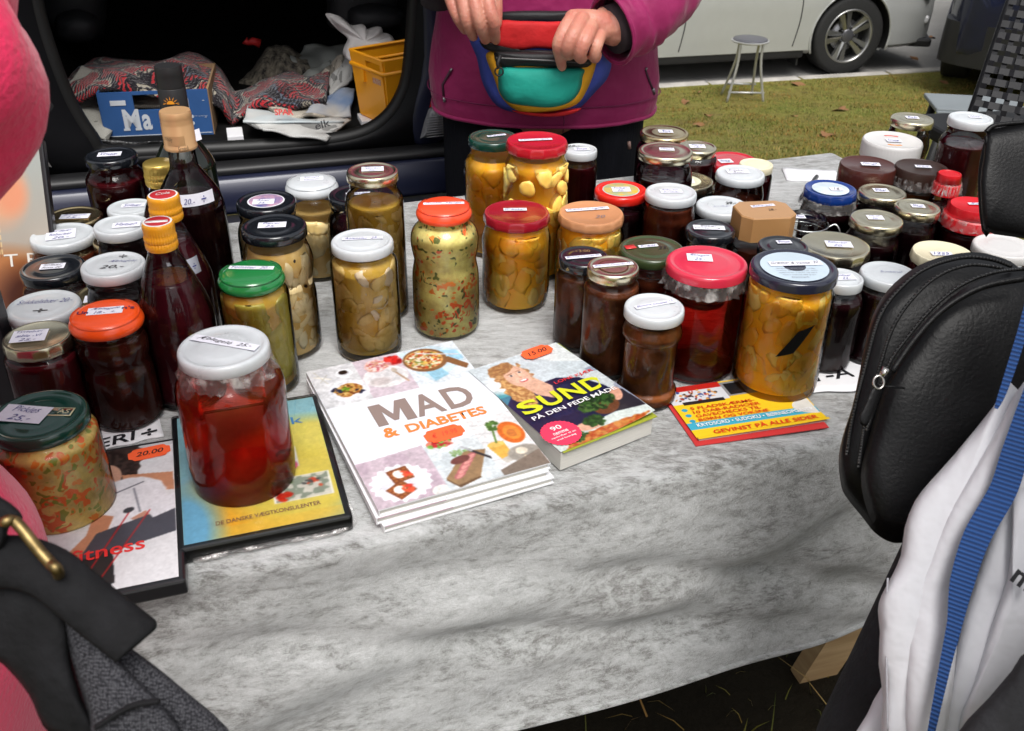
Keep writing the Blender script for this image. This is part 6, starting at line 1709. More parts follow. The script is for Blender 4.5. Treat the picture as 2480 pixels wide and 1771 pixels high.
# ================================================================ CARS
m_tyre = mat('tyre_rubber', (.012, .012, .012), rough=.75, var=.2, vs=40, bump=.3, bs=200)
m_alloy = mat('alloy_wheel', (.42, .42, .41), rough=.3, metal=.9, var=.05)
m_dark = mat('black_trim', (.010, .010, .011), rough=.5, var=.2)
m_arch = mat('wheel_arch_black', (.004, .004, .004), rough=.9)
m_glasscar = mat('car_window', (.01, .012, .014), rough=.03, coat=.5)
m_silver = mat('silver_car_paint', (.50, .51, .50), rough=.28, metal=.35, coat=.6, var=.02)
m_navy = mat('navy_car_paint', (.006, .009, .030), rough=.25, metal=.2, coat=.6, var=.05)
m_lred = mat('red_lamp_plastic', (.35, .012, .010), rough=.15, coat=.8)
m_lwhite = mat('clear_lamp_plastic', (.55, .55, .56), rough=.12, coat=.8)
def evalmesh(o):
    dg = bpy.context.evaluated_depsgraph_get(); dg.update()
    me = bpy.data.meshes.new_from_object(o.evaluated_get(dg)); return me
def make_car(name, label, origin, rz, paint, L=4.35, sc=1.0, wheel_r=.31, fx=.90, rx=3.52):
    """car facing local -x... x runs from the front bumper (0) to the rear (L); near side is y = 0 towards -y"""
    t = empty(name, origin, rz, label, 'car')
    W = 1.78
    st = [  # x, sill z, waist z, hood/roof z, inset of plan shape
        (0.00, .30, .52, .60, .32), (0.04, .24, .58, .68, .20), (0.14, .20, .66, .76, .10), (0.35, .19, .74, .86, .045), (0.7, .19, .80, .94, .015), (1.1, .19, .86, 1.00, 0.0),
        (1.35, .19, .89, 1.10, 0), (1.8, .19, .91, 1.36, 0), (2.3, .19, .92, 1.46, 0), (3.0, .19, .94, 1.45, 0), (3.6, .20, .96, 1.34, .01), (3.95, .22, .97, 1.16, .03), (4.2, .26, .92, 1.0, .09), (4.31, .32, .80, .90, .17), (4.35, .38, .66, .74, .30)]
    rings = []
    for x, zs, zw, zr, ins in st:
        hw = W / 2 - ins
        rf = hw - .06 - max(0, (zr - 1.0)) * .42
        half = [(hw * .93, zs), (hw * .985, zs + .035), (hw * .992, zs + .14), (hw * 1.0, zs + (zw - zs) * .55), (hw * .992, zs + (zw - zs) * .80), (hw * .975, zw), (hw * .955, zw + .015), (hw * .5 + rf * .5, (zw + zr) * .5), (rf * 1.0, zr - .05), (rf * .92, zr - .01), (rf * .5, zr + .012), (0, zr + .018)]
        rg = [Vector((x, -y, z)) for y, z in half] + [Vector((x, y, z)) for y, z in half[-2::-1]] + [Vector((x, hw * .4, zs - .02)), Vector((x, -hw * .4, zs - .02))]
        rings.append(rg)
    out = []
    for k in range(len(rings[0])):
        out.append(catmull([r[k] for r in rings], 4))
    rings = [[out[k][i] for k in range(len(out))] for i in range(len(out[0]))]
    # finer skin so that the wheel arches can be cut cleanly
    fine = []
    for rg in rings:
        o_ = []
        for k in range(len(rg)):
            a_, b_ = rg[k], rg[(k + 1) % len(rg)]
            m_ = 5 if k < 6 or k > len(rg) - 9 else 1
            for j in range(m_): o_.append(a_.lerp(b_, j / m_))
        fine.append(o_)
    R2 = []
    for i in range(len(fine) - 1):
        L1 = (fine[i + 1][0] - fine[i][0]).length; m_ = max(1, int(L1 / .035))
        for j in range(m_): R2.append([p.lerp(q, j / m_) for p, q in zip(fine[i], fine[i + 1])])
    R2.append(fine[-1])
    Ra = wheel_r + .050
    nR = len(R2[0]); V = [p.copy() for r_ in R2 for p in r_]
    ins_ = [False] * len(V)
    for k, p in enumerate(V):
        for wx in (fx, rx):
            d = math.hypot(p.x - wx, p.z - wheel_r)
            if d < Ra: ins_[k] = (wx, d)
    F2 = []
    for i in range(len(R2) - 1):
        for j in range(nR):
            q = (i * nR + j, i * nR + (j + 1) % nR, (i + 1) * nR + (j + 1) % nR, (i + 1) * nR + j)
            if all(ins_[w] for w in q): continue
            F2.append(q)
    F2.append(tuple(range(nR - 1, -1, -1))); F2.append(tuple((len(R2) - 1) * nR + i for i in range(nR)))
    for k, p in enumerate(V):
        if ins_[k]:
            wx, d = ins_[k]
            if d > Ra * .7: V[k] = Vector((wx + (p.x - wx) * Ra / d, p.y, wheel_r + (p.z - wheel_r) * Ra / d))
    o = mobj('body', V, F2, paint, t, autos=32)
    for wx in (fx, rx):
        for sy in (-1, 1):
            arc = [(Ra * math.cos(a), wheel_r + Ra * math.sin(a)) for a in np.linspace(-.32, math.pi + .32, 30)]
            v, f = loft([[Vector((wx + x * k_, sy * yy, z)) for x, z in arc] for yy, k_ in ((W / 2 - .02, 1.0), (W / 2 - .36, 1.0))], closed=False); mobj('arch_liner', v, f, m_arch, t)
            v, f = tube([Vector((wx + x, sy * (W / 2 - .008), z)) for x, z in arc], .010, 6); mobj('arch_lip', v, f, paint, t)
    v, f = box((L / 2 + .1, 0, .42), (L - 1.0, W - .30, .36)); mobj('underbody', v, f, m_arch, t, smooth=False)
    # arch liners, wheels
    def wheel(x, y, side):
        w = mobj('wheel', *lathe([(wheel_r * .66, -.10), (wheel_r * .70, -.115), (wheel_r * .90, -.112), (wheel_r * .985, -.095), (wheel_r, -.07), (wheel_r, .07), (wheel_r * .985, .095), (wheel_r * .9, .105), (wheel_r * .66, .10)], 56, cap=False), m_tyre, t)
        w.location = (x, y, wheel_r); w.rotation_euler = (math.pi / 2 * (1 if side < 0 else -1), 0, 0)
        # local +z of the lathe points outwards
        rr = wheel_r * .68
        v, f = lathe([(rr, .095), (rr * 1.02, .10), (rr * .97, .106), (rr * .93, .100), (rr * .92, .02), (rr * .92, -.08)], 56, cap=False); mobj('rim', v, f, m_alloy, w)
        v, f = lathe([(rr * .93, .0), (.001, .0)], 40, cap=False); mobj('brake_shadow', v, f, m_arch, w)
        v, f = lathe([(rr * .60, .012), (rr * .60, .03), (rr * .2, .035)], 40); mobj('brake_disc', v, f, m_zip, w)
        for k in range(5):
            a0 = k * 2 * math.pi / 5
            mb = MB()
            for s_ in (-1, 1):
                r0, r1 = rr * .20, rr * .95
                a1, a2 = a0 + s_ * .16, a0 + s_ * .30
                p = [Vector((r0 * math.cos(a0 + s_ * .55), r0 * math.sin(a0 + s_ * .55), .070)), Vector((r0 * math.cos(a0 + s_ * .02), r0 * math.sin(a0 + s_ * .02), .078)), Vector((r1 * math.cos(a0 + s_ * .07), r1 * math.sin(a0 + s_ * .07), .095)), Vector((r1 * math.cos(a2), r1 * math.sin(a2), .090))]
                q = [x_ - Vector((0, 0, .03)) for x_ in p]
                mb.add(p + q, [(0, 1, 2, 3), (7, 6, 5, 4), (0, 4, 5, 1), (1, 5, 6, 2), (2, 6, 7, 3), (3, 7, 4, 0)])
            mb.obj('spoke', m_alloy, w, smooth=False)
        v, f = lathe([(rr * .26, .06), (rr * .26, .078), (rr * .20, .084), (.001, .085)], 24); mobj('hub_cap', v, f, mat('hub_grey', (.10, .10, .11), rough=.4, metal=.5), w)
        for k in range(5):
            a = k * 2 * math.pi / 5 + .63; v, f = lathe([(.011, .0), (.011, .082), (.006, .086)], 8); o = mobj('wheel_nut', v, f, m_dark, w); o.location = (rr * .30 * math.cos(a), rr * .30 * math.sin(a), 0)
    for x in (fx, rx):
        wheel(x, -W / 2 + .130, -1); wheel(x, W / 2 - .130, 1)
    # windows, door gaps, lamps, sill
    for x0, x1 in ((1.62, 2.32), (2.40, 3.12)):
        v = [Vector((x0, -W / 2 + .028, .97)), Vector((x1, -W / 2 + .022, .98)), Vector((x1 - .02, -W / 2 + .165, 1.34)), Vector((x0 + .25, -W / 2 + .165, 1.30))]
        v2 = [q + Vector((0, .01, 0)) for q in v]
        mobj('side_window', v + v2, [(0, 1, 2, 3), (7, 6, 5, 4), (0, 4, 5, 1), (1, 5, 6, 2), (2, 6, 7, 3), (3, 7, 4, 0)], m_glasscar, t, smooth=False)
    for x in (1.38, 2.36, 3.14):
        v, f = tube(catmull([(x + .03, -W / 2 - .0005 + .012, .26), (x, -W / 2 - .001 + .003, .45), (x - .0, -W / 2 + .001, .62), (x + .01, -W / 2 + .012, .78), (x + .03, -W / 2 + .028, .90)], 6), .0045, 5); mobj('door_gap', v, f, m_arch, t)
    for x in (2.12, 2.98):
        v, f = box((x, -W / 2 - .008, .80), (.17, .03, .028), 0, .009); mobj('door_handle', v, f, paint, t)
    v, f = box(((fx + rx) / 2, -W / 2 + .10, .205), (rx - fx - .78, .16, .09), 0, .02); mobj('sill', v, f, m_dark, t, smooth=False)
    return t, W
zr_ = ZR - .03
kang = math.atan2(kd.y, kd.x)
wc = at(2025, 176, zr_)
tt, _ = kts(wc.x, wc.y)
# silver car: front to the right: local x runs from the nose towards the rear, so it points along -kd
def place_car(t, wheel_world, fx, side=+1):
    pass
LC, WC = 4.35, 1.78
# nose points along +kd => car local x = -kd ; near side (towards us, kn) must be the wheel side
rz = kang + math.pi
near = wc                                          # tyre contact of the near front wheel
ux_ = Vector((math.cos(rz), math.sin(rz), 0)); uy_ = Vector((-math.sin(rz), math.cos(rz), 0))
sgn = 1 if uy_.dot(kn) > 0 else -1
org = near - ux_ * .90 - uy_ * sgn * (WC / 2 - .115)
car1, _ = make_car('parked_car', 'silver car parked beyond the lawn with its alloy front wheel in view', Vector((org.x, org.y, zr_)), rz, m_silver)
# sides carrying windows and gaps were built on -y; mirror so that they are on our side
if sgn > 0:
    for ch in car1.children:
        if ch.name.split('.')[0] in ('side_window', 'door_gap', 'door_handle', 'sill'):
            ch.scale = (1, -1, 1)
v, f = box((.32, (WC / 2 - .16) * sgn, .62), (.34, .16, .10), -.35 * sgn, .03); mobj('headlight', v, f, m_lwhite, car1, smooth=True)
v, f = box((.18, (WC / 2 - .12) * sgn, .40), (.10, .06, .07), -.6 * sgn, .02); mobj('fog_lamp', v, f, m_lwhite, car1, smooth=True)
v, f = box((.20, (WC / 2 - .23) * sgn, .22), (.34, .28, .07), -.45 * sgn, .02); mobj('bumper_lip', v, f, m_dark, car1, smooth=False)
v, f = box((1.33, (WC / 2 - .12) * sgn, .16), (.015, .16, .12)); mobj('mud_flap', v, f, m_dark, car1, smooth=False)
# navy car: rear end towards the silver car, so it faces the same way; near rear wheel seen
wc2 = at(2306, 184, ZR)
rz2 = math.atan2(-.87, -.48)
ux2 = Vector((math.cos(rz2), math.sin(rz2), 0)); uy2 = Vector((-math.sin(rz2), math.cos(rz2), 0))
org2 = wc2 - ux2 * 3.52 + uy2 * (WC / 2 - .115)
car2, _ = make_car('parked_car', 'dark blue car at the top right corner, its tail towards the stall', Vector((org2.x, org2.y, ZR)), rz2, m_navy)
for sy in (-1, 1):
    v, f = box((4.19, sy * (WC / 2 - .14), .86), (.12, .16, .13), -.5 * sy, .03); mobj('tail_lamp', v, f, m_lred, car2)
v, f = loft([[Vector((4.00 + .40 * math.cos(a) ** .5 if abs(a) < 1.57 else 4.0, (WC / 2 - .02) * math.sin(a), z)) for a in np.linspace(-1.56, 1.56, 25)] + [Vector((3.9, .8, z)), Vector((3.9, -.8, z))] for z in (.26, .30, .52, .56)]); mobj('rear_bumper', v, f, m_dark, car2, autos=40)
v, f = box((4.41, -.18, .42), (.03, .09, .09), 0, .01); mobj('tow_cover', v, f, m_dark, car2, smooth=False)

# ---------------- folding stool on the lawn
m_chrome = mat('painted_steel', (.48, .48, .47), rough=.35, metal=.6); m_seat = mat('grey_vinyl', (.075, .075, .085), rough=.4, var=.1)
fa, fb = at(1753, 249, ZR), at(1842, 251, ZR)
tq, sq = kts(fa.x, fa.y); zq = gz(sq, tq)
fa, fb = at(1753, 249, zq), at(1842, 251, zq)
sc_ = (fa + fb) / 2 + Vector((.02, .10, 0))
stool = empty('folding_stool', sc_, 0, 'grey round folding stool standing alone on the lawn', 'stool')
hs_ = .43; rs_ = .135
v, f = lathe([(rs_ * .97, hs_ - .012), (rs_, hs_ - .008), (rs_, hs_), (rs_ * .96, hs_ + .003)], 40); mobj('seat_rim', v, f, m_chrome, stool, autos=40)
v, f = lathe([(rs_ * .93, hs_ + .003), (rs_ * .90, hs_ + .010), (rs_ * .6, hs_ + .014), (.001, hs_ + .015)], 40); mobj('seat', v, f, m_seat, stool)
for (x0, x1, y0, y1) in ((-.10, -.135, -.07, .0), (.09, .135, -.07, .0)):
    sx = 1 if x0 > 0 else -1
    v, f = tube(catmull([(x0 * .85, -.08, hs_ - .01), (x0 * .90, -.085, hs_ * .62), (x1 * 1.0, -.10, .0)], 5), .0095, 8); mobj('leg', v, f, m_chrome, stool)
    v, f = tube(catmull([(x0 * .75, .0, hs_ - .01), (x0 * .8, .04, hs_ * .62), (x1 * .85 - .02, .12, .0)], 5), .0095, 8); mobj('leg', v, f, m_chrome, stool)
for y_, z_, k_ in ((-.095, .075, 1.0), (.105, .085, .86)):
    v, f = tube([(-.132 * k_, y_, z_), (.132 * k_, y_, z_)], .007, 8); mobj('crossbar', v, f, m_chrome, stool)

# ---------------- camping table corner beyond the stall
m_ct = mat('grey_plastic_top', (.17, .19, .20), rough=.5, var=.05)
c0 = at(2262, 284, .52)
ct = empty('camping_table', c0, rad(-8), 'grey camping table whose corner shows behind the white lidded tall jar', 'table')
v, f = box((.125, .075, .02), (.25, .16, .012), 0, .003); mobj('top', v, f, m_ct, ct, smooth=False)
v, f = box((.125, -.010, -.008), (.25, .010, .056), 0, .002); mobj('skirt', v, f, m_ct, ct, smooth=False)
for x_, y_, dx in ((.03, .0, -.06), (.22, .0, .05), (.03, .14, -.05), (.22, .14, .05)):
    v, f = tube([(x_, y_, .0), (x_ + dx, y_, -.52 - .05)], .012, 8); mobj('leg', v, f, m_blk, ct)

# ================================================================ HATCHBACK WITH OPEN BOOT (behind the table, left)
BA = rad(17)
be = Vector((math.cos(BA), math.sin(BA), 0)); bn = Vector((-be.y, be.x, 0))
Bp = at(640, 352, .70)                    # a point on the sill edge
rear = Bp + bn * 0.02
def rp(px, py, off=0.0):                  # sighted onto the rear plane (upright), off = metres further in
    return onplane(px, py, rear + bn * off, bn)
m_carp = mat('dark_navy_paint', (.012, .015, .038), rough=.38, metal=.1, coat=.25, var=.04)
m_int = mat('black_boot_lining', (.006, .006, .006), rough=.95, var=.3, vs=30, spec=.1)
m_rub = mat('rubber_seal', (.010, .010, .010), rough=.45, spec=.3)
hb = empty('hatchback', (Bp.x, Bp.y, 0), BA, 'dark blue hatchback with its boot open behind the stall', 'car')
hinv = (Matrix.Translation(hb.location) @ Matrix.Rotation(BA, 4, 'Z')).inverted()
HL = lambda p: hinv @ Vector(p)
def hobj(name, v, f, m, smooth=True, parent=None, autos=None):
    return mobj(name, [HL(q) for q in v], f, m, parent or hb, smooth, autos=autos)
# opening outline (seen edge of the boot), from lower left round to upper left
op = [(262, 372), (215, 330), (165, 250), (120, 140), (80, 0), (60, -180), (70, -420), (300, -520), (640, -540), (900, -500), (1010, -380), (1035, -180), (1010, -20), (1000, 110), (985, 210), (940, 285), (860, 330), (700, 352), (450, 366)]
opw = [rp(*p) for p in op]
sm_ = catmull(opw, 5, closed=True)
v, f = tube(sm_, .017, 10, closed=True); hobj('rubber_seal', v, f, m_rub)
# frame around the opening: ring face from outline outwards
cen = sum(sm_, Vector()) / len(sm_)
Lh = [HL(p) for p in sm_]
outer = []
XL, XR, ZB, ZT = -1.02, .62, min(p.z for p in Lh) - .022, 1.62
for p in Lh:
    d = (p - HL(cen)); 
    k = 1e9
    if d.x > 1e-6: k = min(k, (XR - HL(cen).x) / d.x)
    if d.x < -1e-6: k = min(k, (XL - HL(cen).x) / d.x)
    if d.z > 1e-6: k = min(k, (ZT - HL(cen).z) / d.z)
    if d.z < -1e-6: k = min(k, (ZB - HL(cen).z) / d.z)
    outer.append(HL(cen) + Vector((d.x * k, 0.0, d.z * k)))
mid = [p * .62 + o * .38 for p, o in zip(Lh, outer)]
mid = [Vector((q.x, q.y - .018, q.z)) for q in mid]
rings = [[Vector((p.x, .03, p.z)) for p in Lh], [Vector((p.x, .0, p.z)) for p in Lh], mid, [Vector((o.x, .01, o.z)) for o in outer], [Vector((o.x * 1.0, .30, o.z)) for o in outer]]
v, f = loft(rings, cap=False); mobj('body_frame', v, f, mat('black_door_frame', (.005, .005, .006), rough=.5, spec=.15), hb)
# boot interior tub
hcx = HL(cen).x
rings = [[Vector((p.x, .03, p.z)) for p in Lh]] + [[Vector((hcx + (p.x - hcx) * k_, y_, p.z)) for p in Lh] for k_, y_ in ((1.16, .10), (1.22, .35), (1.22, 1.25))]
v, f = loft(rings, cap=False); f.append(tuple(3 * len(Lh) + i for i in range(len(Lh)))); mobj('boot_lining', v, f, m_int, hb)
FZ = HL(rp(640, 352)).z - .02
v, f = box((-.22, .64, FZ - .01), (1.35, 1.15, .02)); mobj('boot_floor', v, f, mat('boot_carpet', (.03, .03, .032), rough=1, var=.3, vs=60, bump=.4, bs=300), hb, smooth=False)
# roof, sides outside
v, f = box((-.20, 1.6, 1.18), (1.60, 2.4, .9), 0, .12); 
# bumper: swept profile along the back
def sweep(profile, x0, x1, n=26, curve=.06, name='bumper', m=None, endk=.10):
    rings = []
    for i in range(n):
        t = i / (n - 1); x = x0 + (x1 - x0) * t; b_ = curve * (1 - (2 * t - 1) ** 2) 
        e_ = max(0, abs(2 * t - 1) - .88) / .12; ed = endk * e_ * e_
        rings.append([Vector((x, -y - b_ + ed, z)) for y, z in profile])
    v, f = loft(rings)
    return mobj(name, v, f, m, hb)
s0 = FZ + .0
sweep([(-.02, s0 - .0), (.040, s0 + .002), (.044, s0 - .006), (.042, s0 - .012), (-.02, s0 - .012)], -.98, .46, name='load_sill', m=m_dark, curve=.0)
sweep([(-.02, s0 - .014), (.042, s0 - .013), (.050, s0 - .018), (.064, s0 - .072), (.060, s0 - .080), (-.02, s0 - .08)], -.98, .50, name='sill_panel', m=m_carp, curve=.01)
sweep([(0, s0 - .085), (.085, s0 - .082), (.145, s0 - .090), (.168, s0 - .105), (.176, s0 - .13), (.180, s0 - .22), (.165, s0 - .34), (.10, s0 - .42), (0, s0 - .44)], -1.06, .70, m=m_carp)
v, f = tube([(x, -.178 - .06 * (1 - ((x + .18) / .88) ** 2), s0 - .165) for x in np.linspace(-1.0, .62, 24)], .004, 6); mobj('bumper_groove', v, f, m_dark, hb)
# rear quarter panels and tail lamps
qr = [rp(1010, -200), rp(1100, -200), rp(1130, 60), rp(1100, 230), rp(1095, 330), rp(1010, 372), rp(985, 300), rp(1015, 130)]
v, f = pillow(qr, -bn, .03, .02, sub=3); hobj('quarter_panel', v, f, m_carp)
tl_ = [rp(1030, 255), rp(1062, 225), rp(1085, 245), rp(1085, 310), rp(1010, 325), rp(1020, 285)]
v, f = pillow([p - bn * .03 for p in tl_], -bn, .014, .01, sub=1); 
hobj('tail_lamp', v, f, mat('grey_lamp_plastic', (.20, .20, .21), rough=.3, coat=.5), smooth=False)
v, f = pillow([p - bn * .03 for p in [rp(1040, 215), rp(1072, 180), rp(1085, 240), rp(1062, 222), rp(1032, 250)]], -bn, .014, .01, sub=1); hobj('tail_lamp', v, f, m_lred, smooth=False)
for k in range(9):
    a_, b_ = rp(1022, 268 + 6 * k), rp(1082, 262 + 6 * k)
    v, f = tube([a_ - bn * .046, b_ - bn * .046], .0012, 4); hobj('lamp_rib', v, f, m_zip)
ql = [rp(-60, -100), rp(60, -100), rp(95, 60), rp(135, 230), rp(190, 330), rp(255, 385), rp(120, 400), rp(-60, 380)]
v, f = pillow(ql, -bn, .02, .02, sub=3); hobj('quarter_panel', v, f, m_dark)
v, f = pillow([p - bn * .03 for p in [rp(-20, 300), rp(75, 310), rp(130, 392), rp(-20, 392)]], -bn, .012, .01, sub=1); hobj('tail_lamp', v, f, mat('smoked_lamp', (.10, .10, .10), rough=.15, coat=.6), smooth=False)
# front seats and headrests in the dark, strap
def seatpart(px0, py0, px1, py1, off, name='seat_back', m=None):
    q = [rp(px0, py0, off), rp((px0 + px1) / 2, py0 - 12, off), rp(px1, py0 + 5, off), rp(px1 + 8, (py0 + py1) / 2, off), rp(px1 - 6, py1, off), rp((px0 + px1) / 2, py1 + 8, off), rp(px0, py1 - 4, off), rp(px0 - 8, (py0 + py1) / 2, off)]
    v, f = pillow(q, -bn, .05, .05); hobj(name, v, f, m or mat('seat_fabric', (.020, .021, .024), rough=.6, bump=.3, bs=120))
seatpart(100, -60, 250, 95, .60, 'headrest'); seatpart(800, -40, 965, 70, .55, 'headrest')
seatpart(140, 35, 235, 95, .5, 'armrest'); seatpart(850, 20, 975, 62, .45, 'armrest')
v, f = tube([rp(593, 98, .5), rp(600, 104, .5), rp(612, 100, .5), rp(630, 106, .5)], [.010, .006, .009, .010], 8); hobj('red_strap', v, f, mat('red_webbing', (.55, .02, .02), rough=.6))
v, f = box((0, 0, 0), (.10, .006, .004)); 
# --------------- things in the boot
m_news = None
def mat_news(name, paper, seed, sc=1.0):
    m, nt, out = nt_new(name)
    b = N(nt, 'ShaderNodeBsdfPrincipled'); setin(b, Roughness=.85); b.inputs['Specular IOR Level'].default_value = .2
    tc = N(nt, 'ShaderNodeTexCoord')
    mp = N(nt, 'ShaderNodeMapping'); mp.inputs['Rotation'].default_value = (0, 0, .3 * seed); mp.inputs['Location'].default_value = (seed, seed * 2, 0)
    nt.links.new(tc.outputs['Generated'], mp.inputs['Vector'])
    # columns of small print: fine stripes broken by noise
    wv = N(nt, 'ShaderNodeTexWave'); setin(wv, Scale=22.0 * sc, Distortion=1.5); wv.bands_direction = 'Y'
    nz = N(nt, 'ShaderNodeTexNoise'); setin(nz, Scale=60.0 * sc, Detail=2.0)
    n2 = N(nt, 'ShaderNodeTexVoronoi'); setin(n2, Scale=5.0)
    n2.distance = 'CHEBYCHEV'
    for q in (wv, nz, n2): nt.links.new(mp.outputs[0], q.inputs['Vector'])
    mu = N(nt, 'ShaderNodeMath', operation='MULTIPLY'); nt.links.new(wv.outputs['Fac'], mu.inputs[0]); nt.links.new(nz.outputs['Fac'], mu.inputs[1])
    rp_ = N(nt, 'ShaderNodeValToRGB'); rp_.color_ramp.elements[0].position = .30; rp_.color_ramp.elements[1].position = .42
    rp_.color_ramp.elements[0].color = c4(paper); rp_.color_ramp.elements[1].color = c4([x * .6 for x in paper])
    nt.links.new(mu.outputs[0], rp_.inputs[0])
    sp = N(nt, 'ShaderNodeSeparateColor'); nt.links.new(n2.outputs['Color'], sp.inputs[0])
    gt = N(nt, 'ShaderNodeMath', operation='GREATER_THAN'); gt.inputs[1].default_value = .84; nt.links.new(sp.outputs[0], gt.inputs[0])
    mx = N(nt, 'ShaderNodeMixRGB'); mx.inputs[2].default_value = c4([x * .4 for x in paper]); nt.links.new(gt.outputs[0], mx.inputs[0]); nt.links.new(rp_.outputs[0], mx.inputs[1])
    nt.links.new(mx.outputs[0], b.inputs['Base Color']); nt.links.new(b.outputs[0], out.inputs['Surface'])
    return m
news = [mat_news('newsprint_%s' % w, c_, i + 1.0) for i, (w, c_) in enumerate([('grey', (.38, .37, .33)), ('cream', (.55, .50, .42)), ('white', (.60, .60, .58))])]
def paper(name, label, pts, m, depth, folds=3, bump_=.01, seed=1, cat='newspaper', th=.004, group=None, nrm=None):
    """crumpled sheet through sighted corner points (px,py,offset)"""
    q = [rp(p[0], p[1], p[2] if len(p) > 2 else depth) for p in pts]
    c = sum(q, Vector()) / len(q)
    r = random.Random(seed); n = 16
    a, b_, d, e_ = q[:4]
    v = []; f = []
    for j in range(n):
        for i in range(n):
            s_, t_ = i / (n - 1), j / (n - 1)
            p = (a * (1 - s_) + b_ * s_) * (1 - t_) + (e_ * (1 - s_) + d * s_) * t_
            w = math.sin(s_ * folds * 3.1 + seed) * math.sin(t_ * folds * 2.3 + seed * 2) + .5 * abs(math.sin((s_ + t_) * folds * 2.9 + seed))
            v.append(p + Vector((0, -.7, .7)) * bump_ * w)
    f = [(j * n + i, j * n + i + 1, (j + 1) * n + i + 1, (j + 1) * n + i) for j in range(n - 1) for i in range(n - 1)]
    o = mobj(name, [p - c for p in v], f, m); o.location = c
    s_ = o.modifiers.new('t', 'SOLIDIFY'); s_.thickness = th
    tag(o, label, cat, group); return o
paper('newspaper', 'grey newspaper sheet propped up behind the left end of the blue box', [(112, 285, .14), (196, 160, .24), (300, 200, .26), (262, 330, .16)], news[0], .3, 2, .004, 2)
paper('newspaper', 'newspaper lying flat left of the blue box', [(125, 296, .10), (200, 262, .18), (300, 262, .20), (262, 345, .09)], news[0], .3, 2, .006, 4)
paper('newspaper', 'folded newspaper bulging over the top of the blue box', [(185, 285, .22), (250, 222, .24), (455, 226, .30), (450, 250, .16)], news[1], .2, 2, .012, 5, th=.007)
# blue cardboard box
m_bcard = mat('blue_cardboard', (.022, .085, .25), rough=.6, var=.06, vs=20)
m_kraft = mat('brown_cardboard', (.30, .19, .10), rough=.8)
zb = HL(rp(390, 345)).z
B0, B1, B2, B3 = rp(260, 338, .12), rp(522, 358, .10), rp(523, 250, .10), rp(252, 232, .12)
cx_ = (B0 + B1) / 2
bb = empty('cardboard_box', cx_, math.atan2((B1 - B0).y, (B1 - B0).x), 'blue cardboard box printed with large white letters Ma in the boot', 'box')
bw_ = (B1 - B0).length; bh_ = .105
def bl(x, y, z): return (x, y, z)
hx0, hx1 = -.11 * bw_ / .5, .20 * bw_ / .5
def slab(x0, x1, z0, z1, y=0.0, th=.004): 
    return box(((x0 + x1) / 2, y, (z0 + z1) / 2), (x1 - x0, th, z1 - z0))
mb = MB()
hL, hR = -.19 * bw_, .22 * bw_
for s_ in (slab(-bw_ / 2, hL, 0, bh_), slab(hR, bw_ / 2, 0, bh_), slab(hL + .0001, hR - .0001, 0, bh_ - .036), slab(hL + .0001, hR - .0001, bh_ - .006, bh_)): mb.add(*s_)
mb.obj('front', m_bcard, bb, smooth=False)
for sx in (-1, 1):
    v, f = box((sx * bw_ / 2, .10, bh_ / 2), (.004, .20, bh_)); mobj('side', v, f, m_kraft if sx > 0 else m_bcard, bb, smooth=False)
v, f = box((0, .2, bh_ / 2), (bw_, .004, bh_)); mobj('back', v, f, m_kraft, bb, smooth=False)
v, f = box((0, .1, .003), (bw_ - .005, .196, .004)); mobj('bottom', v, f, m_kraft, bb, smooth=False)
m_wb = mat('white_box_print', (.55, .58, .62), rough=.6)
UX, UY = (1, 0, 0), (0, 0, 1)
def serif(letters, x, z, w, h):
    text('lettering', letters, m_wb, bb, (x, -.0022, z), UX, UY, w=w, h=h, bold=.03, lift=.0005)
serif('M', -.31 * bw_, .030, .15 * bw_, .042); serif('a', -.14 * bw_, .030, .085 * bw_, .031)
for q in ((-.318, .030), (-.210, .030)):
    v, f = box((q[0] * bw_ + .025 * bw_, -.0026, q[1] + .002), (.060 * bw_, .0008, .0042)); mobj('letter_serif', v, f, m_wb, bb, smooth=False)
serif('r', .262 * bw_, .062, .030 * bw_, .020); serif(':', .32 * bw_, .036, .02 * bw_, .02)
for x0, x1, z in ((-.49, .49, .0195), ): 
    v, f = box(((x0 + x1) / 2 * bw_, -.0026, z), ((x1 - x0) * bw_, .0008, .0012)); mobj('printed_line', v, f, m_wb, bb, smooth=False)
text('small_print', 'Mont. Ponzone/Italia Tlf. Fløjene de Africa 100 Design Oranges de Chase', m_wb, bb, (-.44 * bw_, -.0022, .010), UX, UY, w=.55 * bw_, h=.0022)
text('small_print', 'Produce 100% quality fruit', m_wb, bb, (.27 * bw_, -.0022, .052), UX, UY, w=.2 * bw_, h=.0022)
for s_ in (slab(.245 * bw_, .31 * bw_, .088, .0888, -.0026, .0008), slab(.31 * bw_, .313 * bw_, .052, .0888, -.0026, .0008), slab(-.40 * bw_, -.26 * bw_, .080, .0895, -.0026, .0008), slab(.44 * bw_, .46 * bw_, .083, .0838, -.0026, .0008), slab(.44 * bw_, .46 * bw_, .050, .0508, -.0026, .0008)): mobj('printed_mark', s_[0], s_[1], m_wb, bb, smooth=False)
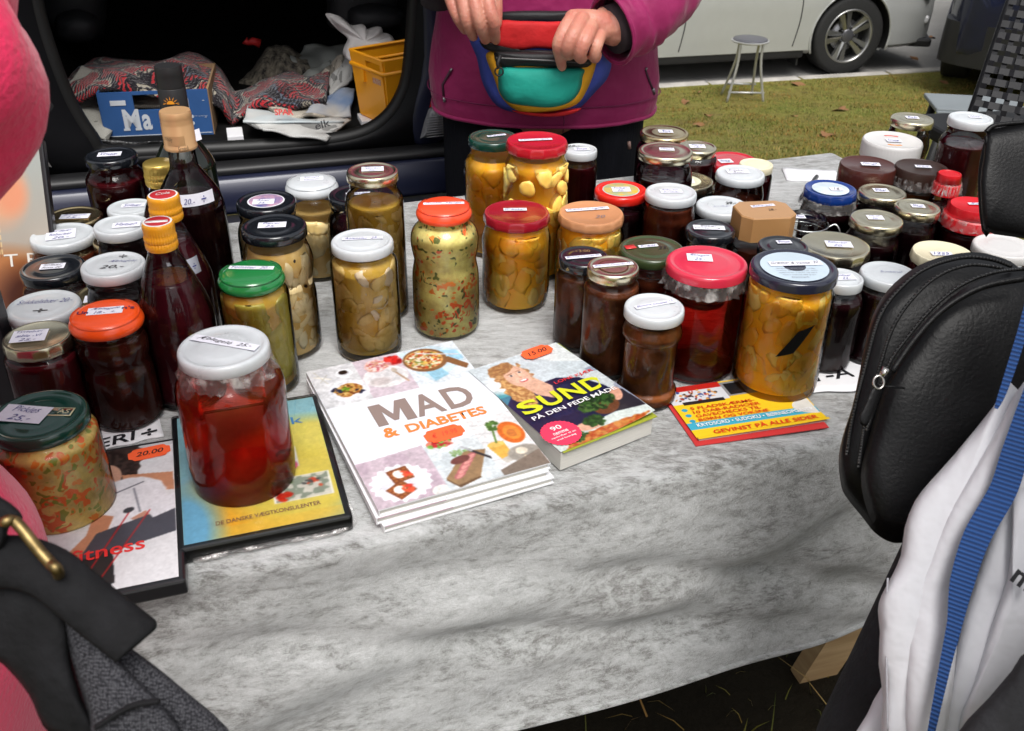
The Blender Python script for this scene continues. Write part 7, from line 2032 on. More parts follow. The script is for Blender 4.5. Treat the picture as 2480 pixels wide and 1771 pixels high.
# knitted blanket
def mat_knit():
    m, nt, out = nt_new('patterned_knit')
    b = N(nt, 'ShaderNodeBsdfPrincipled'); setin(b, Roughness=.95); b.inputs['Sheen Weight'].default_value = .3; b.inputs['Specular IOR Level'].default_value = .1
    tc = N(nt, 'ShaderNodeTexCoord'); mp = N(nt, 'ShaderNodeMapping'); mp.inputs['Rotation'].default_value = (.4, .3, .5)
    nt.links.new(tc.outputs['Object'], mp.inputs['Vector'])
    n1 = N(nt, 'ShaderNodeTexNoise'); setin(n1, Scale=15.0, Detail=1.5)
    nt.links.new(mp.outputs[0], n1.inputs['Vector'])
    rp_ = N(nt, 'ShaderNodeValToRGB'); rp_.color_ramp.interpolation = 'CONSTANT'; e = rp_.color_ramp.elements
    e[0].position = 0; e[0].color = (.42, .018, .026, 1); e[1].position = .41; e[1].color = (.40, .36, .29, 1)
    for p_, c_ in ((.445, (.02, .015, .02, 1)), (.50, (.42, .022, .03, 1)), (.56, (.10, .008, .012, 1)), (.60, (.10, .13, .18, 1)), (.63, (.015, .013, .02, 1)), (.68, (.30, .27, .22, 1))):
        q = e.new(p_); q.color = c_
    nt.links.new(n1.outputs['Fac'], rp_.inputs[0])
    wv = N(nt, 'ShaderNodeTexWave'); setin(wv, Scale=48.0, Distortion=4.0, Detail=2.0); wv.inputs['Detail Scale'].default_value = 3.0
    nt.links.new(mp.outputs[0], wv.inputs['Vector'])
    gt = N(nt, 'ShaderNodeMath', operation='GREATER_THAN'); gt.inputs[1].default_value = .60; nt.links.new(wv.outputs['Fac'], gt.inputs[0])
    mx = N(nt, 'ShaderNodeMixRGB'); mx.inputs[2].default_value = (.012, .010, .014, 1); nt.links.new(gt.outputs[0], mx.inputs[0]); nt.links.new(rp_.outputs[0], mx.inputs[1])
    nt.links.new(mx.outputs[0], b.inputs['Base Color'])
    bp = N(nt, 'ShaderNodeBump'); setin(bp, Strength=.8, Distance=.004); nt.links.new(wv.outputs['Fac'], bp.inputs['Height']); nt.links.new(bp.outputs[0], b.inputs['Normal'])
    nt.links.new(b.outputs[0], out.inputs['Surface']); return m
m_knit = mat_knit()
def heap(name, label, top, bot, off0, off1, m, cat, seed=0, amp=.012, n=40, rows=14):
    """draped cloth between an upper and a lower sighted outline"""
    A_ = catmull([rp(p[0], p[1], off1) for p in top], 8); Z_ = catmull([rp(p[0], p[1], off0) for p in bot], 8)
    def samp(P_, t):
        x = t * (len(P_) - 1); i = min(int(x), len(P_) - 2); return P_[i] * (1 - x + i) + P_[i + 1] * (x - i)
    v = []; r = random.Random(seed); ph = [r.uniform(0, 6) for _ in range(6)]
    for j in range(rows):
        for i in range(n):
            s_, t_ = i / (n - 1), j / (rows - 1)
            p = samp(A_, s_) * (1 - t_) + samp(Z_, s_) * t_
            w = (1 - 2 * abs(math.sin(s_ * 11 + ph[0] + t_ * 3))) * .8 + (1 - 2 * abs(math.sin(s_ * 23 + ph[1] - t_ * 6))) * .5 + math.sin(t_ * 7 + ph[2] + s_ * 5) * .4
            bulge = math.sin(t_ * math.pi) * .035
            v.append(p + (-bn * .8 + Vector((0, 0, .6))) * (amp * w + bulge))
    f = [(j * n + i, j * n + i + 1, (j + 1) * n + i + 1, (j + 1) * n + i) for j in range(rows - 1) for i in range(n - 1)]
    c = sum(v, Vector()) / len(v)
    o = mobj(name, [p - c for p in v], f, m); o.location = c; s_ = o.modifiers.new('t', 'SOLIDIFY'); s_.thickness = .008
    return tag(o, label, cat)
heap('knitted_blanket', 'red black and grey knitted blanket heaped over the boxes in the boot', [(168, 200), (215, 160), (290, 148), (380, 152), (450, 134), (520, 158), (570, 225), (640, 205), (700, 178), (745, 190), (800, 182)], [(172, 252), (235, 228), (300, 222), (380, 232), (470, 245), (530, 262), (560, 300), (590, 285), (630, 262), (720, 262), (790, 250)], .14, .42, m_knit, 'blanket', 3)
heap('patterned_shawl', 'dark striped shawl lying behind the knitted blanket', [(560, 225), (610, 180), (650, 125), (690, 118), (740, 150)], [(560, 262), (610, 245), (660, 230), (700, 215), (750, 205)], .45, .55, mat('striped_shawl', (.02, .018, .02), col2=(.28, .25, .19), rough=.95, vs=90, stretch=(1, 1, .3)), 'shawl', 5, .006)
m_gp = mat('grey_wrapping_paper', (.30, .32, .30), rough=.75, var=.08, vs=7)
paper('wrapping_paper', 'big sheet of grey wrapping paper in the boot', [(694, 155, .50), (740, 118, .62), (850, 108, .60), (840, 200, .40)], m_gp, .4, 2, .016, 7, 'paper')
paper('newspaper', 'upright folded newspaper leaning against the yellow crate', [(798, 205, .30), (850, 130, .38), (856, 195, .28), (800, 240, .22)], news[2], .3, 2, .006, 9, th=.008)
paper('newspaper', 'newspaper with a blue picture lying below the yellow crate', [(785, 240, .20), (856, 220, .24), (850, 290, .12), (740, 285, .10)], mat('blue_news', (.05, .14, .32), col2=(.52, .50, .46), rough=.8, vs=5), .3, 2, .008, 10, th=.008)
paper('newspaper', 'cream newspaper fold in front of the blanket', [(640, 265, .18), (780, 252, .20), (805, 288, .10), (690, 292, .08)], news[1], .3, 2, .010, 11, th=.006)
t_ = paper('flyer', 'supermarket flyer with a red and white heading hanging over the boot sill', [(600, 262, .16), (760, 290, .14), (835, 300, .05), (590, 300, .04)], mat('flyer_print', (.60, .60, .58), col2=(.45, .52, .55), rough=.6, vs=9), .1, 2, .006, 12, 'flyer')
text('lettering', 'SPAR', mat('flyer_red', (.60, .05, .05), rough=.6), t_, Vector(rp(672, 288, .06)) - t_.location + Vector((0, -.016, .012)), (1, .28, -.06), (-.1, .3, 1), w=.036, h=.012, bold=.03, lift=.002)
t_ = paper('newspaper', 'torn newspaper with large black headline over the boot sill', [(590, 298, .08), (850, 292, .08), (790, 345, -.03), (640, 320, -.02)], news[2], .1, 3, .006, 13)
text('lettering', 'elk', m_black_ink, t_, Vector(rp(770, 325, .0)) - t_.location + Vector((0, -.014, .012)), (1, .3, .25), (-.25, .3, 1), w=.030, h=.014, bold=.01, lift=.002)
paper('newspaper', 'rolled newspapers standing between the wrapping paper and the yellow crate', [(770, 215, .34), (822, 140, .40), (838, 150, .36), (800, 235, .28)], news[1], .3, 2, .008, 21, th=.010)
paper('wrapping_paper', 'pale crumpled sheet in front of the plastic bag', [(700, 205, .40), (800, 150, .46), (835, 205, .36), (760, 250, .30)], m_gp, .4, 3, .018, 22, 'paper')
# yellow crate
m_ycr = mat('yellow_crate_plastic', (1.0, .40, .010), rough=.38, var=.05, coat=.15)
C0, C1 = rp(866, 285, .10), rp(952, 292, .02)
cw = (C1 - C0).length * 1.18; cz = (C0.z + C1.z) / 2
yc = empty('plastic_crate', (C0 + C1) / 2, math.atan2((C1 - C0).y, (C1 - C0).x) - .25, 'orange yellow plastic crate at the right side of the boot', 'crate')
chh = (rp(866, 128, .10) - rp(866, 285, .10)).length * .98
dpt = .16
k1 = .5 * cw; k0 = .44 * cw
def wallq(a, b_, c_, d, th):
    n_ = (Vector(b_) - Vector(a)).cross(Vector(d) - Vector(a)).normalized() * th
    v = [Vector(q) for q in (a, b_, c_, d)]; v += [q + n_ for q in v]
    return v, [(0, 1, 2, 3), (7, 6, 5, 4), (0, 4, 5, 1), (1, 5, 6, 2), (2, 6, 7, 3), (3, 7, 4, 0)]
wl = MB()
hz0, hz1 = chh * .80, chh * .93
wl.add(*wallq((-k0, 0, 0), (k0, 0, 0), (k0 * .98 + k1 * .02 + .002, -.008, hz0), (-k1 * .98, -.008, hz0), .003))
wl.add(*wallq((-k1, -.008, hz0), (-k1 * .05, -.008, hz0), (-k1 * .05, -.010, hz1), (-k1, -.010, hz1), .003))
wl.add(*wallq((k1 * .85, -.008, hz0), (k1, -.008, hz0), (k1, -.010, hz1), (k1 * .85, -.010, hz1), .003))
wl.add(*wallq((-k1, -.010, hz1), (k1, -.010, hz1), (k1, -.011, chh), (-k1, -.011, chh), .003))
wl.add(*wallq((-k0, dpt, 0), (-k0, 0, 0), (-k1, -.010, chh), (-k1, dpt + .01, chh), .003))
wl.add(*wallq((k0, 0, 0), (k0, dpt, 0), (k1, dpt + .01, chh), (k1, -.010, chh), .003))
wl.add(*wallq((k0, dpt, 0), (-k0, dpt, 0), (-k1, dpt + .01, chh), (k1, dpt + .01, chh), .003))
wl.add(*wallq((-k0, 0, 0), (-k0, dpt, 0), (k0, dpt, 0), (k0, 0, 0), .003))
wl.obj('walls', m_ycr, yc, smooth=False)
v, f = tube([(-k1, -.012, hz0 + .0), (k1, -.012, hz0), (k1, dpt + .012, hz0), (-k1, dpt + .012, hz0)], .0045, 6, closed=True); mobj('rim', v, f, m_ycr, yc)
v, f = tube([(-k1, -.012, chh), (k1, -.012, chh), (k1, dpt + .012, chh), (-k1, dpt + .012, chh)], .0035, 6, closed=True); mobj('rim', v, f, m_ycr, yc)
v, f = box((-k0 * .3, -.011, hz0 - .016), (.012, .006, .024)); mobj('rib', v, f, m_ycr, yc, smooth=False)
v, f = box((k0 * .6, -.0085, hz0 - .016), (.030, .003, .016)); mobj('crate_sticker', v, f, mat('crate_sticker', (.55, .10, .04), col2=(.6, .5, .35), vs=200), yc, smooth=False)
# plastic bag in it
m_plas = mat('white_plastic_bag', (.52, .50, .50), rough=.35, var=.10, vs=12, bump=.6, bs=30, bdist=.01)
bgp = [rp(788, 34, .26), rp(822, 40, .26), rp(850, 62, .26), rp(880, 60, .26), rp(893, 74, .26), rp(922, 66, .26), rp(930, 82, .26), rp(950, 88, .24), rp(965, 130, .22), rp(950, 155, .2), rp(900, 160, .2), rp(850, 148, .2), rp(830, 128, .22), rp(842, 95, .24), rp(815, 70, .26)]
v, f = pillow(bgp, -bn, .030, .04, wob=.026, seed=12, sub=4, rings=12); c = sum([Vector(q) for q in v], Vector()) / len(v)
o = mobj('plastic_bag', [Vector(q) - c for q in v], f, m_plas); o.location = c; tag(o, 'crumpled white plastic bag stuffed into the yellow crate', 'plastic bag')
def smallbox(label, pa, pb, h_, m, off, name='small_box'):
    a, b_ = rp(*pa, off), rp(*pb, off); w_ = (b_ - a).length
    v, f = box((0, .03, h_ / 2), (w_, .06, h_), 0, .001); o = mobj(name, v, f, m, smooth=False); o.location = (a + b_) / 2; o.rotation_euler = (0, 0, BA); tag(o, label, 'box')
smallbox('small white cardboard box in front of the newspapers in the boot', (555, 362), (594, 362), .026, m_white, .03)
smallbox('white carton standing between newspaper and purple tub in the boot', (878, 326), (906, 322), .026, m_white, .06)
smallbox('purple plastic tub under the yellow crate', (906, 322), (942, 300), .022, mat('purple_plastic', (.10, .03, .30), rough=.35), .08, 'plastic_tub')
smallbox('black box holding up the flyers at the boot sill', (600, 362), (845, 330), .022, m_int, .09)
# crumpled black bag on the sill, left
v, f = pillow([rp(205, 345, .02), rp(240, 338, .02), rp(300, 342, .02), rp(360, 348, .02), rp(420, 344, .02), rp(470, 352, .02), rp(420, 366, .02), rp(300, 372, .02), rp(230, 362, .02)], (-bn + Vector((0, 0, .8))), .012, .006, wob=.008, seed=4)
c = sum([Vector(q) for q in v], Vector()) / len(v)
o = mobj('bin_liner', [Vector(q) - c for q in v], f, mat('black_plastic_film', (.012, .012, .012), rough=.25, bump=.6, bs=60, bdist=.01)); o.location = c; tag(o, 'crumpled black plastic liner along the boot sill', 'plastic bag')
# ================================================================ PEOPLE AND BAGS CLOSE TO THE CAMERA
mW = Vector((0, 0, CAM_H))
def dp(pts, dep): return [atD(p[0], p[1], p[2] if len(p) > 2 else dep) for p in pts]
nview = lambda px, py: -ray(px, py).normalized()
m_pink = mat('pink_coat_wool', (.80, .035, .12), rough=.85, var=.08, vs=5, sheen=.3, bump=.7, bs=240, bdist=.0015, spec=.2)
def figure(label, cx, cy, edge=None, skinv=.009, hairc=(.12, .08, .05), face=1):
    """simple full figure: one continuous body plus clothing as children"""
    t = empty('person', (cx, cy, 0), 0, label, 'person')
    b = []
    b += limb([(0, 0, .90), (0, 0, 1.10), (0, 0, 1.30), (0, 0, 1.42)], [.14, .12, .13, .10])
    b += limb([(-.19, 0, 1.40), (0, 0, 1.43), (.19, 0, 1.40)], [.06, .08, .06])
    for sx in (-1, 1):
        b += limb([(sx * .085, 0, .88), (sx * .10, .01, .48), (sx * .10, .01, .09)], [.085, .058, .04])
        b += limb([(sx * .10, .04 * -face, .04), (sx * .11, .15 * face, .035)], [.04, .036])
    b += limb([(0, 0, 1.44), (0, .01 * face, 1.54)], [.056, .05])
    b += limb([(0, 0, 1.71), (0, .01 * face, 1.66), (0, .025 * face, 1.60)], [.082, .078, .052])
    b += limb([(0, .09 * face, 1.665), (0, .108 * face, 1.64)], [.009, .013])
    for sx in (-1, 1): b += limb([(sx * .082, 0, 1.665), (sx * .086, 0, 1.635)], [.013, .011])
    return t, b
# ---- left: person in a pink coat, arm bent, seen from behind the shoulder
CX, CY = -.53, .40
pl, bb_ = figure('passer-by in a bright pink coat at the left edge of the picture', CX, CY)
Lp = lambda q: Vector(q) - Vector((CX, CY, 0))
el = Lp(atY(-240, 190, .44))
wr_ = Lp(atY(-600, 380, .62))
bb_ += limb([(.13, 0, 1.38), Lp(atY(-345, 0, .43)), el, wr_], [.034, .034, .032, .024])
for k in range(4): bb_ += limb([wr_, wr_ + Vector((-.02 + .016 * k, .07, .01)), wr_ + Vector((-.03 + .018 * k, .13, -.01 - .004 * k))], [.018, .010, .007])
bb_ += limb([wr_, wr_ + Vector((.035, .05, .02)), wr_ + Vector((.04, .085, .015))], [.016, .010, .008])
bb_ += limb([(-.19, 0, 1.40), (-.26, 0, 1.12), (-.25, .06, .90)], [.045, .036, .026])
v, f = remesh(bb_, .007, 5); mobj('body', v, f, m_skin, pl)
rings = []
edge = [(.40, -60, 2100), (.60, 70, 1850), (.72, 80, 1700), (.80, 70, 1500), (.87, 40, 1300), (.93, -60, 1150), (.97, -150, 1060), (1.03, -260, 900), (1.10, -330, 700), (1.18, -330, 500), (1.28, -300, 200), (1.36, -300, 0), (1.42, -350, -200)]
for i, (z, ex_, ey_) in enumerate(edge):
    Xe = (ex_ - 1240) / F_PX * ((CY) * math.cos(PITCH) + (CAM_H - z) * math.sin(PITCH))
    a = .20 if z < .9 else (.175 if z < 1.3 else .16 - (z - 1.3) * .5)
    cx_ = min(Xe - a, CX + .03) if False else Xe - a
    rings.append(ring(cx_ - CX, 0, z, a, .13 if z > .9 else .16, wr=.015, ph=z * 13, n=48))
sm = [catmull([r[k] for r in rings], 4) for k in range(48)]
rings = [[sm[k][i] for k in range(48)] for i in range(len(sm[0]))]
v, f = loft(rings, cap=False); o = mobj('coat', v, f, m_pink, pl); s_ = o.modifiers.new('t', 'SOLIDIFY'); s_.thickness = .005; s_.offset = -1
def sleeve2(t, pts, rr, m):
    P_ = catmull(pts, 8); k = len(P_); R_ = []
    for i in range(k):
        q = i / (k - 1) * (len(rr) - 1); j = min(int(q), len(rr) - 2); R_.append((rr[j] * (1 - (q - j)) + rr[j + 1] * (q - j)) * (1 + .025 * math.sin(i * .9)))
    v, f = tube(P_, R_, 32)
    v = [Vector(q) + (Vector(q) - P_[min(i // 32, k - 1)]) * (.05 * math.sin((i % 32) * .59 + (i // 32) * .55) + .035 * math.sin((i % 32) * 1.18 - (i // 32) * .9)) for i, q in enumerate(v)]; return mobj('sleeve', v, f, m, t)
sleeve2(pl, [Vector((.13, 0, 1.40)), Lp(atY(-420, -230, .44)), Lp(atY(-345, 0, .43)), Lp(atY(-262, 180, .42)), Lp(atY(-300, 320, .43)), Lp(atY(-430, 380, .50)), wr_], [.060, .058, .058, .060, .056, .050, .042], m_pink)
sleeve2(pl, [Vector((-.15, 0, 1.40)), Vector((-.28, 0, 1.12)), Vector((-.26, .06, .93))], [.065, .058, .045], m_pink)
m_jeans = mat('dark_jeans', (.02, .025, .045), rough=.8, bump=.3, bs=200)
for sx in (-1, 1):
    v, f = loft([ring(sx * .09, 0, z, a, a, n=32) for z, a in ((.06, .06), (.45, .075), (.75, .092), (.92, .10))], cap=False); mobj('trouser_leg', v, f, m_jeans, pl)
    v, f = box((sx * .10, .05, .032), (.09, .27, .06), 0, .02); mobj('shoe', v, f, m_blk, pl)
v, f = lathe([(.001, .11), (.05, .10), (.085, .05), (.095, .0), (.088, -.08), (.06, -.11)], 24, cap=False); o = mobj('hair', v, f, mat('blonde_hair', (.35, .22, .10), rough=.6, var=.3, vs=80), pl); o.location = (0, -.02, 1.69)
# ---- bag on that person's hip: black straps, brass ring, grey woven flap
g = lambda pts, dep: dp([(x * .3638, 1180 + y * .3638) for x, y in pts], dep)
m_web = mat('black_webbing', (.006, .006, .007), rough=.8, var=.3, vs=60, bump=.6, bs=160, spec=.2)
m_woven, nt, out = nt_new('charcoal_weave')
b = N(nt, 'ShaderNodeBsdfPrincipled'); setin(b, Roughness=.9); b.inputs['Specular IOR Level'].default_value = .15
tc = N(nt, 'ShaderNodeTexCoord'); vo = N(nt, 'ShaderNodeTexVoronoi'); setin(vo, Scale=900.0, Randomness=.5)
nt.links.new(tc.outputs['Object'], vo.inputs['Vector'])
rp_ = N(nt, 'ShaderNodeValToRGB'); rp_.color_ramp.elements[0].position = .2; rp_.color_ramp.elements[1].position = .65; rp_.color_ramp.elements[0].color = (.085, .085, .095, 1); rp_.color_ramp.elements[1].color = (.014, .014, .017, 1)
nt.links.new(vo.outputs['Distance'], rp_.inputs[0]); nt.links.new(rp_.outputs[0], b.inputs['Base Color'])
bp = N(nt, 'ShaderNodeBump'); setin(bp, Strength=.7, Distance=.0012); bp.invert = True; nt.links.new(vo.outputs['Distance'], bp.inputs['Height']); nt.links.new(bp.outputs[0], b.inputs['Normal']); nt.links.new(b.outputs[0], out.inputs['Surface'])
c0_ = atD(150, 1560, .40)
bg1 = empty('shoulder_bag', c0_, 0, 'charcoal woven shoulder bag with black straps and a brass ring, bottom left', 'bag')
B1_ = lambda pts: [Vector(p) - c0_ for p in pts]
nv = nview(150, 1560)
def bpart(name, pts, dep, bulge, back, m, seed=1, wob=.002, t=bg1, base=c0_, nrm=None, gfun=g, rings_=7, sub=4):
    q = [Vector(p) - base for p in gfun(pts, dep)]
    v, f = pillow(q, nrm or nv, bulge, back, rings=rings_, sub=sub, wob=wob, seed=seed); return mobj(name, v, f, m, t)
bpart('flap', [(420, 800), (640, 900), (900, 1090), (1180, 1310), (1560, 1680), (1300, 1900), (500, 1900), (560, 1600), (470, 1200), (415, 950)], .395, .010, .02, m_woven, 2, .003)
bpart('front_panel', [(430, 820), (560, 900), (720, 1080), (880, 1250), (1060, 1430), (1210, 1640), (1200, 1850), (640, 1850), (600, 1560), (520, 1300), (460, 1080)], .384, .008, .004, m_woven, 3, .002)
v, f = tube(catmull([Vector(p) - c0_ for p in g([(640, 1600), (760, 1520), (900, 1450), (1060, 1425)], .372)], 5), .0012, 6); mobj('seam', v, f, m_web, bg1)
Q_ = catmull([Vector(p) - c0_ for p in g([(-160, 500), (120, 500), (330, 570), (500, 700), (680, 850), (800, 940), (900, 1020), (925, 1045)], .378)], 6)
v, f = tube(Q_, [.0105 if i < len(Q_) - 6 else .0105 * math.sqrt(max(.03, 1 - ((i - len(Q_) + 7) / 6.2) ** 2)) for i in range(len(Q_))], 16, flat=.45, updir=nv); mobj('strap', v, f, m_web, bg1)
bpart('gusset', [(-160, 520), (80, 500), (250, 560), (400, 720), (455, 900), (470, 1150), (540, 1400), (640, 1700), (330, 1640), (190, 1380), (20, 1180), (-160, 1040)], .388, .008, .006, m_web, 4, .002, sub=4)
bpart('upper_strap', [(-120, 20), (20, 75), (120, 150), (150, 215), (70, 260), (45, 320), (0, 420), (-120, 430)], .376, .006, .005, m_web, 5, .001)
v, f = tube(catmull([Vector(p) - c0_ for p in g([(30, 232), (85, 222), (140, 270), (250, 410), (330, 500), (385, 560)], .368) + g([(380, 640), (300, 640), (150, 520), (20, 340), (0, 260)], .396)], 6, closed=True), .0023, 10, closed=True); mobj('ring', v, f, mat('brass', (.22, .16, .07), rough=.45, metal=1.0, var=.4, vs=140), bg1)

cp_ = at(62, 985, T)
uc = empty('upright_case', (cp_.x - .060, cp_.y + .012, T), rad(-4), 'black case standing upright at the left edge behind the mixed pickles', 'case')
v, f = box((0, 0, .095), (.120, .018, .190), 0, .002); mobj('shell', v, f, m_case, uc, smooth=False)
v, f = box((0, .0095, .095), (.110, .0006, .180)); mobj('cover_sheet', v, f, mat('dark_cover_print', (.05, .03, .03), col2=(.2, .12, .08), rough=.3, vs=20), uc, smooth=False)
# ---- right: passer-by in a charcoal coat with a black leather bag and a white bag
RX, RY = .60, .26
pr_, rb_ = figure('passer-by in a charcoal coat at the bottom right corner', RX, RY, hairc=(.05, .04, .03))
rb_ += limb([(-.15, 0, 1.38), (-.22, -.06, 1.14), (-.16, .06, 1.02)], [.034, .032, .026]); rb_ += limb([(.15, 0, 1.38), (.26, 0, 1.12), (.24, .04, .88)], [.034, .032, .026])
for k in range(4): rb_ += limb([(-.16, .06, 1.02), (-.15 + .016 * k, .12, 1.0), (-.145 + .016 * k, .15, .975)], [.018, .010, .008])
v, f = remesh(rb_, .007, 5); mobj('body', v, f, m_skin, pr_)
m_coat = mat('charcoal_coat', (.009, .009, .011), rough=.9, bump=.5, bs=300, var=.3, vs=80)
rings = [ring(x, y, z, a, b_, n=48, wr=.015, ph=z * 11) for z, x, y, a, b_ in ((.58, -.02, .0, .235, .17), (.75, -.01, 0, .215, .16), (.95, 0, 0, .19, .14), (1.2, 0, 0, .19, .135), (1.36, 0, 0, .19, .12), (1.43, 0, 0, .11, .09))]
v, f = loft(rings, cap=False); o = mobj('coat', v, f, m_coat, pr_); s_ = o.modifiers.new('t', 'SOLIDIFY'); s_.thickness = .005; s_.offset = -1
sleeve2(pr_, [Vector((-.15, 0, 1.40)), Vector((-.22, -.06, 1.14)), Vector((-.17, .04, 1.03))], [.065, .056, .045], m_coat); sleeve2(pr_, [Vector((.15, 0, 1.40)), Vector((.26, 0, 1.12)), Vector((.24, .03, .92))], [.065, .058, .045], m_coat)
Lq = lambda q: Vector(q) - Vector((RX, RY, 0))
v, f = pillow([Lq(p) for p in dp([(2500, 1570), (2450, 1625), (2395, 1690), (2320, 1775), (2280, 1900), (2500, 1950), (2700, 1900), (2700, 1500)], .50)], nview(2450, 1700), .02, .05, sub=3); mobj('coat_skirt', v, f, m_coat, pr_)
for a_, b_, r_, dd in (((2334, 1250), (2083, 1771), .030, .70), ((2460, 1400), (2240, 1850), .034, .72)):
    p0, p1 = atD(*a_, dd), atD(*b_, dd); p2 = p1 + (p1 - p0) * 1.2
    v, f = tube([Lq(p0), Lq(p1), Lq(Vector((p2.x, p2.y, .05)))], [r_, r_ * .95, r_ * .9], 20); mobj('trouser_leg', v, f, m_coat, pr_)
    v, f = box((0, 0, 0), (.09, .26, .07), .4, .02); v = [Lq(Vector(q) + Vector((p2.x, p2.y + .04, .037))) for q in v]; mobj('shoe', v, f, m_blk, pr_)
v, f = lathe([(.001, .11), (.05, .10), (.085, .05), (.095, .0), (.088, -.08), (.06, -.11)], 24, cap=False); o = mobj('hair', v, f, mat('dark_hair', (.03, .02, .015), rough=.6, var=.3, vs=80), pr_); o.location = (0, -.02, 1.69)
# black leather backpack
m_leath = mat('black_leather', (.004, .004, .0045), rough=.45, var=.3, vs=30, bump=.45, bs=420, bdist=.0008, spec=.22)
DB = .64
c1_ = atD(2300, 960, DB)
lb = empty('leather_backpack', c1_, 0, 'black leather backpack with curved zips in front of the right end of the table', 'bag')
nv1 = (nview(2300, 960) + Vector((-.25, 0, .1))).normalized()
ident = lambda pts, dep: dp(pts, dep)
bk_ = [(2038, 1180), (2031, 1117), (2040, 1060), (2064, 985), (2080, 910), (2094, 841), (2114, 764), (2150, 703), (2205, 655), (2270, 625), (2350, 611), (2410, 620), (2470, 650), (2560, 760), (2600, 950), (2560, 1150), (2440, 1270), (2260, 1300), (2184, 1315), (2151, 1311), (2118, 1290), (2090, 1255), (2053, 1209)]
bpart('main_compartment', bk_, DB + .035, .030, .03, m_leath, 1, .0015, lb, c1_, nv1, ident, sub=3)
fp_ = [(2500, 660), (2430, 664), (2350, 690), (2280, 740), (2225, 810), (2175, 880), (2135, 960), (2105, 1060), (2085, 1150), (2098, 1230), (2130, 1285), (2200, 1300), (2330, 1290), (2480, 1240), (2600, 1100), (2620, 850), (2580, 710)]
bpart('front_pocket', fp_, DB, .022, .01, m_leath, 2, .002, lb, c1_, nv1, ident, sub=3)
m_zipb = mat('black_zip', (.05, .05, .05), rough=.3)
def zipline(pts, dep, r_=.0016, name='zip', dots=False):
    P_ = catmull([atD(p[0], p[1], dep) - c1_ for p in pts], 8)
    v, f = tube(P_, r_, 6); o = mobj(name, v, f, m_leath, lb)
    mb = MB(); q = 0
    for i in range(len(P_) - 1):
        L2 = (P_[i + 1] - P_[i]).length; k = max(1, int(L2 / .0016))
        for j in range(k):
            p = P_[i].lerp(P_[i + 1], j / k) + nv1 * r_
            mb.add([p + Vector((a * .0005, b_ * .0005, c_ * .0005)) for a in (-1, 1) for b_ in (-1, 1) for c_ in (-1, 1)], [(0, 1, 3, 2), (4, 6, 7, 5), (0, 4, 5, 1), (2, 3, 7, 6), (0, 2, 6, 4), (1, 5, 7, 3)])
    tag(mb.obj('zip_teeth', m_zipb, o, smooth=False), kind='stuff')
zipline([(2052, 1100), (2066, 1010), (2098, 880), (2130, 770), (2175, 705), (2240, 652), (2330, 624), (2400, 628), (2450, 645)], DB + .004, .0015)
zipline([(2080, 1130), (2098, 1010), (2128, 900), (2160, 800), (2205, 730), (2270, 670), (2350, 642), (2430, 650)], DB - .003, .0013)
zipline([(2100, 1040), (2150, 890), (2200, 815), (2260, 745), (2330, 690), (2410, 660), (2500, 650)], DB - .018, .0013)
v, f = tube(catmull([atD(p[0], p[1], DB - .026) - c1_ for p in ((2160, 900), (2220, 815), (2290, 745), (2380, 695), (2480, 675))], 8), .0022, 8); mobj('piping', v, f, m_leath, lb)
m_nick = mat('nickel', (.55, .53, .50), rough=.25, metal=1.0)
v, f = tube([atD(2146, 893, DB - .03) - c1_, atD(2136, 912, DB - .03) - c1_], [.0028, .0022], 8); mobj('zip_slider', v, f, m_nick, lb)
cz_ = atD(2128, 926, DB - .031) - c1_
v, f = tube([cz_ + (right * math.cos(a) * .0034 + up * math.sin(a) * .0042) for a in np.linspace(0, 6.283, 17)[:-1]], .0008, 6, closed=True); mobj('zip_ring', v, f, m_nick, lb)
bpart('zip_pull', [(2116, 932), (2132, 938), (2120, 985), (2102, 1028), (2090, 1032), (2080, 1015), (2098, 975)], DB - .030, .002, .002, m_leath, 6, 0, lb, c1_, nv1, ident, sub=2)
v, f = tube([atD(2190, 940, DB - .024) - c1_, atD(2140, 935, DB - .026) - c1_], .0007, 5); mobj('pocket_seam', v, f, m_leath, lb)
# second black leather piece above it
c2_ = atD(2440, 440, .86)
lf2 = empty('leather_handbag', c2_, 0, 'black leather handbag corner reaching over the jars at the right edge', 'bag')
nv2 = (nview(2440, 440) + Vector((-.3, 0, 0))).normalized()
bpart('front', [(2390, 322), (2425, 309), (2560, 300), (2640, 420), (2600, 575), (2440, 572), (2395, 562), (2380, 545), (2374, 440), (2382, 380)], .86, .012, .02, m_leath, 7, .004, lf2, c2_, nv2, ident, sub=2)
bpart('side_panel', [(2392, 318), (2372, 392), (2368, 470), (2378, 560), (2398, 563), (2402, 440), (2410, 330)], .885, .006, .01, m_leath, 8, .002, lf2, c2_, nv2, ident, sub=2)
v, f = tube(catmull([atD(p[0], p[1], .858) - c2_ for p in ((2388, 330), (2392, 400), (2384, 480), (2390, 555))], 6), .0016, 6); mobj('seam', v, f, m_leath, lf2)
v, f = tube(catmull([atD(p[0], p[1], .86) - c2_ for p in ((2388, 320), (2405, 306), (2440, 300), (2500, 296))], 6), .0022, 8); mobj('edge_binding', v, f, m_leath, lf2)
